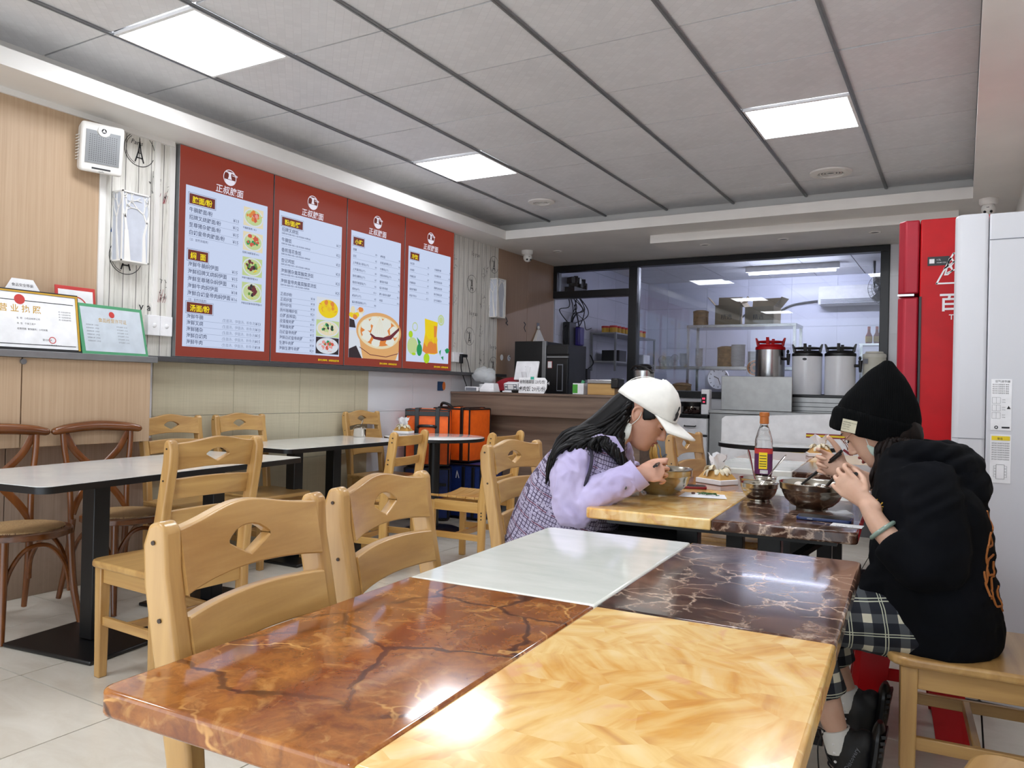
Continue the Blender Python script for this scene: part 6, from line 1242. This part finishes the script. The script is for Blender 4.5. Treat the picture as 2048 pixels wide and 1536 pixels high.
# cap
def capmesh(m,off=0):
    R=[]
    for j in range(15):
        e=j/14*PI/2*.985; R.append([((-.004+(.110+off)*math.cos(e)*math.cos(a)*(1.04 if math.cos(a)>0 else 1)),(.0875+off)*math.cos(e)*math.sin(a),.030-.014*(math.cos(a)<0)*abs(math.cos(a))*math.cos(e)+(.103+off)*math.sin(e)*(1+.05*math.cos(a))) for a in [2*PI*k/48 for k in range(48)]])
    return R
cw=plain('white_cap_cotton','E9E7E0',.8,scale=30,var=.03)
m=MB(); m.loft(capmesh(m,.005),cap=True,X=H1); o=m.build('cap',cw,p1,ang=3); tx=o
for i,v in enumerate(o.data.vertices): q=v.co; v.co=q+v.normal*.003*noise.noise(q*28)+v.normal*.0025*noise.noise(q*60)
m=MB()
for a in (0,PI/3,2*PI/3,PI,4*PI/3,5*PI/3): m.tube([tuple(H1@Vector(((-.004+.111*math.cos(e)*math.cos(a)*(1.04 if math.cos(a)>0 else 1)),.0885*math.cos(e)*math.sin(a),.030+.104*math.sin(e)*(1+.05*math.cos(a))))) for e in [k/10*PI/2 for k in range(11)]],.0012,5)
m.build('seam',cw,o); MB().ball((-.004,0,.136),(.008,.008,.004),10,X=H1).build('top_button',cw,o)
m=MB(); rows=[]
for k in range(15):
    a=-1.12+2.24*k/14; L=.092*math.cos(a*.62)**.7; x0=-.004+.110*1.04*math.cos(a); y0=.0875*math.sin(a); dx=.35*math.cos(a)+.65; dy=.22*math.sin(a); n_=math.hypot(dx,dy); R=[]
    for j in range(7): t=j/6*L; R.append((x0+t*dx/n_,y0+t*dy/n_*(1-.2*j/6),.031-.02*t-.75*t*t-.020*(abs(a)/1.12)**2*(j/6)))
    rows.append(R)
m.add([p for r in rows for p in r],[(7*k+j,7*k+7+j,7*k+8+j,7*k+j+1) for k in range(14) for j in range(6)],X=H1)
q=m.build('brim',cw,o,ang=3); s_=q.modifiers.new('s','SOLIDIFY'); s_.thickness=.005; s_.offset=0
bmf=MB()
for (u,v) in (((.0,.0)),): 
    Xl=H1@T(.104,-.040,.068)@rotm(rz=-.50,ry=-.28)@frame((0,0,0),(0,1,0),(0,0,1)); bmf.poly([(-.006,.026),(.0,.030),(.004,.022),(.002,.010),(.009,.004),(.010,-.012),(.004,-.024),(-.008,-.024),(-.004,-.012),(-.009,-.002),(-.005,.010)],Xl,.002)
bmf.build('embroidery','ink',o,smooth=False)
# hair: guides from behind the ears down over back and collar
def strands(name,mat,par,ga,gb,n,r0,r1,seed,jy=.01,bulk=None):
    random.seed(seed); m=MB()
    for i in range(n):
        t=random.random(); e=random.uniform(.86,1.04)
        P=[Vector(a).lerp(Vector(b),t)+Vector((random.gauss(0,.0035),random.gauss(0,jy),random.gauss(0,.0035))) for a,b in zip(ga,gb)]
        P[-1]=P[-2].lerp(P[-1],e); k=len(P); m.tube([tuple(p) for p in P],[r0]+[r0*1.05]*(k-2)+[r1],6,sm=3)
    return m.build(name,mat,par,ang=2)
m=MB(); m.ball((-.043,0,-.008),(.074,.0785,.088),18,X=H1); m.ball((-.05,0,-.06),(.055,.066,.06),16,X=H1)
for s in (-1,1): m.tube([(.030,s*.070,.045),(.028,s*.0750,.020),(.026,s*.0750,.004),(.024,s*.0745,-.010)],[.034,.030,.020,.005],12,sm=4,flat=.2,up=(0,1,0),X=H1)
m.tube([hp(H1,(-.06,-.02,-.02)),(-1.15,2.66,1.02),(-1.21,2.60,.985)],[.065,.055,.035],14,sm=4,round_=True)
hb=obj_from(fuse(m,.005,3),'hair',hairm,p1)
e=[hp(H1,(-.045,-.066,.015)),(-1.125,2.650,1.045),(-1.185,2.60,1.022),(-1.245,2.54,.985),(-1.27,2.485,.90),(-1.275,2.465,.80)]
g=[hp(H1,(-.03,-.078,-.03)),(-1.105,2.625,1.005),(-1.14,2.590,.965),(-1.17,2.525,.965),(-1.215,2.475,.945),(-1.250,2.455,.90)]
k_=[hp(H1,(-.025,-.076,-.040)),(-1.075,2.655,.985),(-1.065,2.635,.955),(-1.055,2.62,.925),(-1.042,2.61,.895),(-1.032,2.60,.86)]
strands('hair_strand',hairm,p1,e,g,110,.0075,.001,5)['kind']='stuff'
mid=[Vector(a).lerp(Vector(b),.5) for a,b in zip(g,k_)]; mid[-1]=Vector((-1.080,2.555,.935)); mid[-2]=Vector((-1.10,2.555,.955)); mid[-3]=Vector((-1.105,2.575,.975))
strands('hair_strand',hairm,p1,g,mid,70,.0075,.001,6)['kind']='stuff'; strands('hair_strand',hairm,p1,mid,k_,80,.0075,.001,8)['kind']='stuff'
# mask hanging at the jaw
mk=plain('pale_mask','D9DAD2',.8)
m=MB(); m.tube([(-.004,-.082,-.055),(-.002,-.086,-.075),(.000,-.082,-.098),(.008,-.068,-.115)],[.012,.019,.020,.010],14,sm=4,flat=.35,up=(0,1,0),X=H1,round_=True); q=m.build('face_mask',mk,p1); MB().tube([(.006,-.084,.012),(.010,-.084,-.015),(-.002,-.087,-.055)],.0013,6,sm=3,X=H1).tube([(-.018,-.086,-.02),(-.012,-.088,-.055)],.0013,6,X=H1).build('ear_loop',mk,q)
# chopsticks and noodles
t=thing('chopsticks','dark chopsticks in the hand of the diner in the white cap','chopsticks',(-.93,2.6,.89)); 
for d in (0,.009): MB().cyl((-.905+d,2.535,.893+d*.4),(-.955+d*.3,2.80,.915),.0042,.0028,8).build('chopstick','dark',t)
t=thing('noodles','bunch of yellow noodles between the cap diner\'s mouth and bowl','noodles',(-.955,2.80,.90)); m=MB(); random.seed(12); me_=hp(H1,(.095,0,-.068))
for k in range(22):
    a=random.uniform(-.016,.016); c_=random.uniform(-.012,.014); m.tube([tuple(me_+Vector((a*.5,c_*.7,0))),tuple(me_+Vector((a,.002+c_,-.018))),tuple(me_+Vector((-.004+a*1.2,.02+c_,-.05))),(-.985+a*1.5,2.87+c_,.825)],.0028,6,sm=4)
m.build('noodle_strand',plain('egg_noodle','C9A560',.4),t)['kind']='stuff'
# ---------------------------------------------------------------- diner 2: black beanie
_x=Vector((-.81,.12,-.57)).normalized(); _y=Vector((-.12,-.99,0)); _y=(_y-_x*_y.dot(_x)).normalized(); _z=_x.cross(_y)
H2=T(-.236,2.690,1.060)@Matrix((_x,_y,_z)).transposed().to_4x4()
b=MB(); head(b,H2)
b.tube([hp(H2,(-.015,0,-.055)),(-.155,2.65,.96),(-.11,2.62,.90)],[.048,.050,.06],18,sm=5)
rings(b,[(-.04,2.56,.47,.12,.15),(-.05,2.56,.60,.11,.14),(-.07,2.57,.76,.10,.15),(-.09,2.58,.88,.09,.15),(-.12,2.60,.95,.05,.10)])
W2=Vector((-.228,2.412,.842))
b.tube([(-.08,2.43,.90),(-.05,2.40,.80),(-.06,2.385,.700),(-.12,2.388,.725),(-.185,2.40,.775),tuple(W2)],[.045,.042,.038,.038,.031,.024],14,sm=5,round_=True)
hand(b,W2+Vector((-.006,.004,.010)),(-.74,.16,.62),(.10,.97,.12),-1,((.15,1.0,.9),(.22,1.05,.9),(.3,1.1,.9),(.38,1.1,.9)),((.7,.35,.7),(.9,.0,.5),(.95,-.1,.4)),.97)
W3=Vector((-.318,2.80,.893))
b.tube([(-.08,2.74,.90),(-.06,2.79,.82),(-.09,2.82,.80),(-.20,2.82,.845),tuple(W3)],[.045,.042,.038,.032,.024],14,sm=5,round_=True)
hand(b,W3+Vector((-.012,0,.008)),(-.86,.05,.28),(-.1,-.9,.15),1,((.5,.9,.7),(.95,1.2,.9),(1.15,1.25,.9),(1.25,1.25,.9)),((.55,.8,.25),(.75,.6,.25),(.85,.45,.2)),.97)
LEG={2.45:[(-.06,2.47,.51),(-.22,2.455,.515),(-.385,2.45,.50),(-.405,2.445,.45),(-.345,2.43,.31),(-.305,2.42,.205),(-.292,2.42,.165)],2.66:[(-.06,2.65,.51),(-.22,2.67,.515),(-.385,2.69,.50),(-.405,2.69,.45),(-.355,2.695,.32),(-.315,2.70,.225),(-.300,2.70,.185)]}
for k_,P in LEG.items(): b.tube(P,[.075,.068,.055,.052,.045,.034,.031],16,sm=5,round_=True)
p2=obj_from(fuse(b,.0035,4),'person',skin2); tag(p2,'person in a black beanie, glasses and black hoodie eating soup with chopsticks','person')
eyes(p2,H2); lips(p2,H2,skin_mat('lips_red','9A4A48','A85452'),.005)
# plaid trousers
pl=NT('navy_cream_plaid'); tc=pl.add('ShaderNodeTexCoord'); mp=pl.add('ShaderNodeMapping'); pl.L(tc.outputs['Object'],mp.inputs[0]); mp.inputs['Rotation'].default_value=(0,.12,0); sp=pl.add('ShaderNodeSeparateXYZ'); pl.L(mp.outputs[0],sp.inputs[0])
def band(v,per,off,wd): return pl.math('LESS_THAN',pl.math('ABSOLUTE',pl.math('SUBTRACT',pl.math('FRACT',pl.math('ADD',pl.math('MULTIPLY',v,1/per),off)),.5)),wd)
u_=pl.math('ADD',sp.outputs[0],pl.math('MULTIPLY',sp.outputs[1],.35)); w_=sp.outputs[2]; A=band(u_,.09,0,.13); B=band(w_,.09,.3,.13); c=pl.mix(pl.math('MULTIPLY',A,.75),'0A0F1C','4C5054'); c=pl.mix(pl.math('MULTIPLY',B,.75),c,'4C5054'); c=pl.mix(pl.math('MULTIPLY',A,B),c,'C8C4B0')
for o_ in (.46,.54):
    c=pl.mix(band(u_,.09,o_,.014),c,'B9BCA8'); c=pl.mix(band(w_,.09,.3+o_,.014),c,'B9BCA8')
pl.col(c); pl=pl.p(.85)
m=MB()
for k_,P in LEG.items():
    Q=P[:4]+[tuple(Vector(P[3]).lerp(Vector(P[4]),.55)),tuple(Vector(P[4]).lerp(Vector(P[5]),.35))]; m.tube(Q,[.105,.095,.078,.074,.070,.066],20,sm=5,round_=False)
obj_from(fuse(m,.006,4,fold(.006,12,5)),'plaid_trousers',pl,p2)
m=MB()
for P in LEG.values(): a=Vector(P[5]);c_=Vector(P[6]); m.tube([tuple(a.lerp(c_,.35)),tuple(a.lerp(c_,1.)),tuple(c_+(c_-a)*.8)],[.040,.042,.042],18,sm=3,cap=True)
m.build('sock',plain('white_sock','DADAD6',.9),p2)
def boot(P,dy,lab):
    o=Vector(P[6]); m=MB(); c0_=[o+Vector((.022,0,.002)),o+Vector((.037,0,-.02)),o+Vector((.040,0,-.06)),o+Vector((.025,0,-.105)),o+Vector((.005,0,-.135))]
    m.tube([tuple(q) for q in c0_],[.040,.052,.048,.042,.026],16,sm=4,flat=[.95,1.05,1.0,.9,.8],up=(1,0,0),round_=True); m.ball(tuple(o+Vector((.068,0,.005))),(.032,.036,.036),12); m.tube([tuple(o+Vector((-.012,0,-.012))),tuple(o+Vector((-.018,0,-.035))),tuple(o+Vector((-.010,0,-.07)))],[.024,.020,.016],12,sm=3,round_=True)
    me=fuse(m,.005,3); q=obj_from(me,'shoe',plain('black_nubuck','17181A',.6),p2)
    s=MB(); s.tube([tuple(o+Vector((.105,0,.035))),tuple(o+Vector((.100,0,-.02))),tuple(o+Vector((.090,0,-.07))),tuple(o+Vector((.060,0,-.115))),tuple(o+Vector((.025,0,-.145)))],[.044,.046,.046,.044,.034],14,sm=5,flat=.42,up=(1,0,.2),round_=True)
    for i in range(11): 
        t_=i/10; pp=o+Vector((.121-.02*t_-.05*t_*t_,0,.045-.175*t_)); s.box(tuple(pp),(.012,.08,.009),ry=-.2-.6*t_)
    s.build('sole','dark',q)
    l=MB()
    for i in range(5):
        z=.02-.024*i; a_=o+Vector((-.030+.003*i,0,z)); l.tube([tuple(a_+Vector((.008,-.030,-.004))),tuple(a_+Vector((-.006,-.012,0))),tuple(a_+Vector((-.006,.012,.0))),tuple(a_+Vector((.008,.030,-.004)))],.0026,6,sm=3)
    l.tube([tuple(o+Vector((-.034,-.022,.02))),tuple(o+Vector((-.050,-.03,-.02))),tuple(o+Vector((-.046,-.034,-.09)))],.0022,6,sm=4); l.tube([tuple(o+Vector((-.034,-.022,.02))),tuple(o+Vector((-.055,-.03,.03))),tuple(o+Vector((-.040,-.034,.0)))],.0022,6,sm=4); l.build('lace','dark',q)
    e_=MB()
    for i in range(4): e_.ball(tuple(o+Vector((-.008+.003*i,-.040,-.005-.024*i))),(.004,.002,.004),6)
    e_.build('eyelet','white',q)
    if lab: 
        f=surf(me); w=o+Vector((.05,-.06,-.03)); c1,n1=f(w); Xt=frame(c1-Vector((0,.004,0)),(.38,-.06,.92),(-.92,0,.38)); k=MB(); k.text('Discovery',.018,Xt,0,0,0,'CENTER'); k.build('side_lettering','greyink',q,smooth=False)
boot(LEG[2.45],0,True); boot(LEG[2.66],0,False)
# hoodie
hd=NT('black_fleece'); _n=hd.noise(hd.coord(scale=(9,9,9)),1,4); hd.col(hd.ramp(_n.outputs[0],[(.3,'040508'),(.7,'080A10')])); hd=hd.p(.95,spec=.15)
m=MB(); rings(m,[(-.045,2.56,.425,.10,.15),(-.05,2.56,.455,.150,.195),(-.055,2.56,.52,.165,.205),(-.07,2.565,.64,.160,.205),(-.075,2.57,.78,.150,.200),(-.085,2.58,.88,.140,.190),(-.10,2.60,.95,.115,.150),(-.125,2.62,.995,.07,.09)])
m.tube([(-.085,2.485,.925),(-.07,2.435,.87),(-.055,2.405,.77),(-.065,2.385,.700),(-.125,2.385,.718),(-.165,2.395,.752)],[.070,.078,.080,.076,.064,.052],22,sm=6,round_=False)
m.ball((-.05,2.39,.69),(.075,.065,.055),14); m.ball((-.03,2.46,.80),(.10,.07,.12),16)
m.tube([(-.09,2.72,.92),(-.06,2.79,.84),(-.09,2.82,.805),(-.17,2.82,.83)],[.07,.075,.066,.05],18,sm=5)
m.ball((-.025,2.60,.955),(.085,.13,.050),16); m.ball((.005,2.58,.895),(.075,.115,.075),16); m.tube([(-.15,2.53,.985),(-.10,2.50,.99),(-.03,2.53,.985),(.0,2.60,.975),(-.03,2.68,.985),(-.10,2.72,.985)],.035,12,sm=5,round_=True)
m.tube([(-.16,2.48,.50),(-.20,2.47,.53),(-.19,2.47,.62)],[.07,.075,.06],14,sm=4,round_=True)
def hf(p,n): 
    return fold(.011,9,2.,(1,1,1.3))(p,n)+.004*math.sin((p.z*1.2-p.x*.8)*120)*max(0,noise.noise(p*7))
hm=fuse(m,.0055,3,hf); ho=obj_from(hm,'hoodie',hd,p2); sf=surf(hm)
pts=[[(.10,2.47,.86),(.10,2.50,.83),(.10,2.46,.80),(.10,2.50,.77),(.10,2.46,.745)],[(.10,2.44,.79),(.10,2.43,.74),(.10,2.45,.70),(.10,2.42,.66)],[(.10,2.50,.73),(.10,2.46,.72),(.10,2.45,.69),(.10,2.49,.67),(.10,2.50,.70)],[(.10,2.50,.66),(.10,2.46,.65),(.10,2.46,.60),(.10,2.49,.59)],[(.10,2.42,.69),(.10,2.415,.65),(.10,2.44,.61)],[(.10,2.52,.64),(.10,2.50,.60),(.10,2.52,.57)]]
m=MB()
for c_ in pts:
    Q=[]
    for p in cat(c_,5): q,n=sf(p); Q.append(tuple(q+n*.001))
    m.tube(Q,.0032,6)
m.build('back_print',plain('orange_print','A8642A',.7),ho)
c1,n1=sf((-.30,2.36,.845)); Xt=frame(c1+n1*.004,Vector((.80,-.25,-.45)),Vector((.35,0,.9))); MB().text('Haoy',.034,Xt,-.03,0,0,'LEFT',sk=.15).build('chest_lettering','goldink',ho,smooth=False)
# jade bangle, beanie, glasses, mask, hair
bw=Vector((-.186,2.400,.777)); bd=Vector((-.66,.12,.74)).normalized(); u1=bd.cross(Vector((0,1,0))).normalized(); u2=bd.cross(u1); m=MB(); m.tube([tuple(bw+u1*.036*math.cos(a)+u2*.034*math.sin(a)) for a in [2*PI*k/36 for k in range(37)]],.0065,12,cap=False); o=m.build('bangle',NT('jade').p(.1) if 0 else plain('grey_green_jade','7C8F84',.12,coat=.5),p2,ang=3)
bk=NT('black_knit'); tcn=bk.add('ShaderNodeTexCoord'); wvn=bk.add('ShaderNodeTexWave'); bk.L(tcn.outputs['Object'],wvn.inputs[0]); wvn.inputs['Scale'].default_value=55; wvn.inputs['Distortion'].default_value=1.5; bk.col('040506'); bk.bump(wvn.outputs[0],.35,.002); bk=bk.p(.95,spec=.12)
def brings(rows):
    R=[]; c=cat([(r[0],2.69,r[1]) for r in rows],4); a=catf([r[2] for r in rows],4); w=catf([r[3] for r in rows],4); N_=Vector((.22,0,.975)); A_=Vector((.975,0,-.22))
    for p,x_,y_ in zip(c,a,w): R.append([tuple(p+A_*x_*math.cos(t)+Vector((0,1,0))*y_*math.sin(t)) for t in [2*PI*k/40 for k in range(40)]])
    return R
m=MB(); m.loft(brings([(-.238,1.030,.118,.088),(-.236,1.045,.122,.092),(-.225,1.10,.120,.090),(-.215,1.15,.100,.078),(-.207,1.20,.066,.056),(-.203,1.24,.034,.032),(-.203,1.262,.012,.014)])); kb=obj_from(fuse(m,.006,3,fold(.006,12,7)),'beanie',bk,p2)
m=MB(); m.loft(brings([(-.242,1.020,.124,.094),(-.242,1.020,.130,.099),(-.238,1.045,.133,.101),(-.232,1.080,.131,.099),(-.230,1.092,.122,.092)])); kc=obj_from(fuse(m,.005,3,fold(.004,16,9)),'beanie_cuff',bk,kb); cs=surf(kc.data)
c1,n1=cs((-.305,2.585,1.055)); n1=Vector((n1.x,n1.y,n1.z*.3)).normalized(); u=Vector((0,0,1)).cross(n1).normalized(); v=Vector((.15,0,1)); Xl=frame(c1+n1*.004,u,v-n1*v.dot(n1)); 
if Xl.col[2].xyz.dot(n1)<0: Xl=frame(c1+n1*.004,-u,v-n1*v.dot(n1))
lb=MB(); lb.bb(-.022,.022,-.018,.020,-.004,.0,X=Xl@rotm(rz=-.18)); lo=lb.build('cloth_label',plain('ecru_cloth','C9C4AC',.9),kc,smooth=False); k=MB()
for i,s_ in enumerate(('HANDMADE GOODS','BASIC WEAR','SOFT KNIT','SINCE 1990')): k.text(s_,.0045,Xl@rotm(rz=-.18),-.019,.010-.007*i,.0012)
k.build('label_print','ink',lo,smooth=False)
gm=plain('rose_gold_wire','B8887A',.2,.9)
m=MB()
for s in (-1,1):
    m.tube([tuple(hp(H2,(.108-.012*abs(math.cos(a))*(s*math.cos(a)>0),s*.031+.0225*math.cos(a),-.004+.021*math.sin(a)))) for a in [2*PI*k/28 for k in range(29)]],.0011,6,cap=False); m.tube([hp(H2,(.098,s*.054,.0)),hp(H2,(.05,s*.080,.008)),hp(H2,(.0,s*.083,.012))],.0012,6,sm=3)
m.tube([hp(H2,(.108,-.009,.0)),hp(H2,(.112,0,.003)),hp(H2,(.108,.009,.0))],.0011,6,sm=3); go=m.build('glasses',gm,p2); m=MB()
for s in (-1,1): m.lathe([(0,0),(.0215,0)],n=28,cap=False,X=H2@T(.106,s*.031,-.004)@rotm(ry=PI/2,rz=s*.12))
m.build('lens',thinfilm('lens_film','DDE6EE',.12,.05),go)
m=MB(); m.tube([(.036,.080,-.05),(.030,.080,-.075),(.018,.072,-.10)],[.004,.012,.008],12,sm=4,flat=.35,up=(0,1,0),X=H2,round_=True); q=m.build('face_mask',plain('pale_green_mask','A9B8AE',.8),p2); MB().tube([(.010,.083,.01),(.026,.082,-.02),(.034,.081,-.05)],.0012,6,sm=3,X=H2).build('ear_loop',mk,q)
m=MB(); m.ball((-.035,0,-.01),(.082,.084,.085),18,X=H2); m.ball((-.045,0,-.06),(.065,.072,.07),16,X=H2)
hb=obj_from(fuse(m,.005,3),'hair',hairb,p2)
e=[(-.205,2.612,1.022),(-.214,2.602,.99),(-.222,2.595,.945),(-.230,2.588,.905),(-.238,2.588,.872)]
g=[(-.155,2.605,1.020),(-.148,2.590,.995),(-.140,2.565,.955),(-.155,2.550,.915),(-.172,2.555,.882)]
k2=[(-.125,2.615,1.015),(-.105,2.60,1.005),(-.075,2.565,.992),(-.045,2.535,.97),(-.03,2.515,.955)]
strands('hair_strand',hairb,p2,e,g,130,.0075,.0012,21,.006)['kind']='stuff'; strands('hair_strand',hairb,p2,g,k2,90,.0075,.0012,22,.006)['kind']='stuff'
t=thing('chopsticks','thick black chopsticks dipping into the beanie diner\'s bowl','chopsticks',(-.41,2.83,.90))
for d in (0,.010): MB().cyl((-.345+d*.3,2.765,.958+d),(-.492,2.885+d,.828),.0052,.0036,8).build('chopstick','dark',t)
t=thing('spoon','dark handled soup spoon in the near hand of the beanie diner','spoon',(-.33,2.6,.90)); MB().tube([(-.262,2.445,.925),(-.30,2.55,.91),(-.35,2.68,.885),(-.385,2.775,.850)],[.0055,.006,.0055,.005],8,sm=4).build('handle','dark',t); MB().ball((-.40,2.80,.842),(.026,.02,.008),14).build('spoon_bowl','bowl',t)
t=thing('food_bite','white dumpling piece at the tips of the black chopsticks','food',(-.492,2.885,.83)); m=MB(); m.ball((-.494,2.888,.832),(.018,.014,.012),10); m.ball((-.485,2.88,.822),(.015,.014,.012),10); obj_from(fuse(m,.004,2),'dumpling_piece',plain('cooked_dumpling','DCD3C6',.4),t).location=(.492,-2.885,-.83)
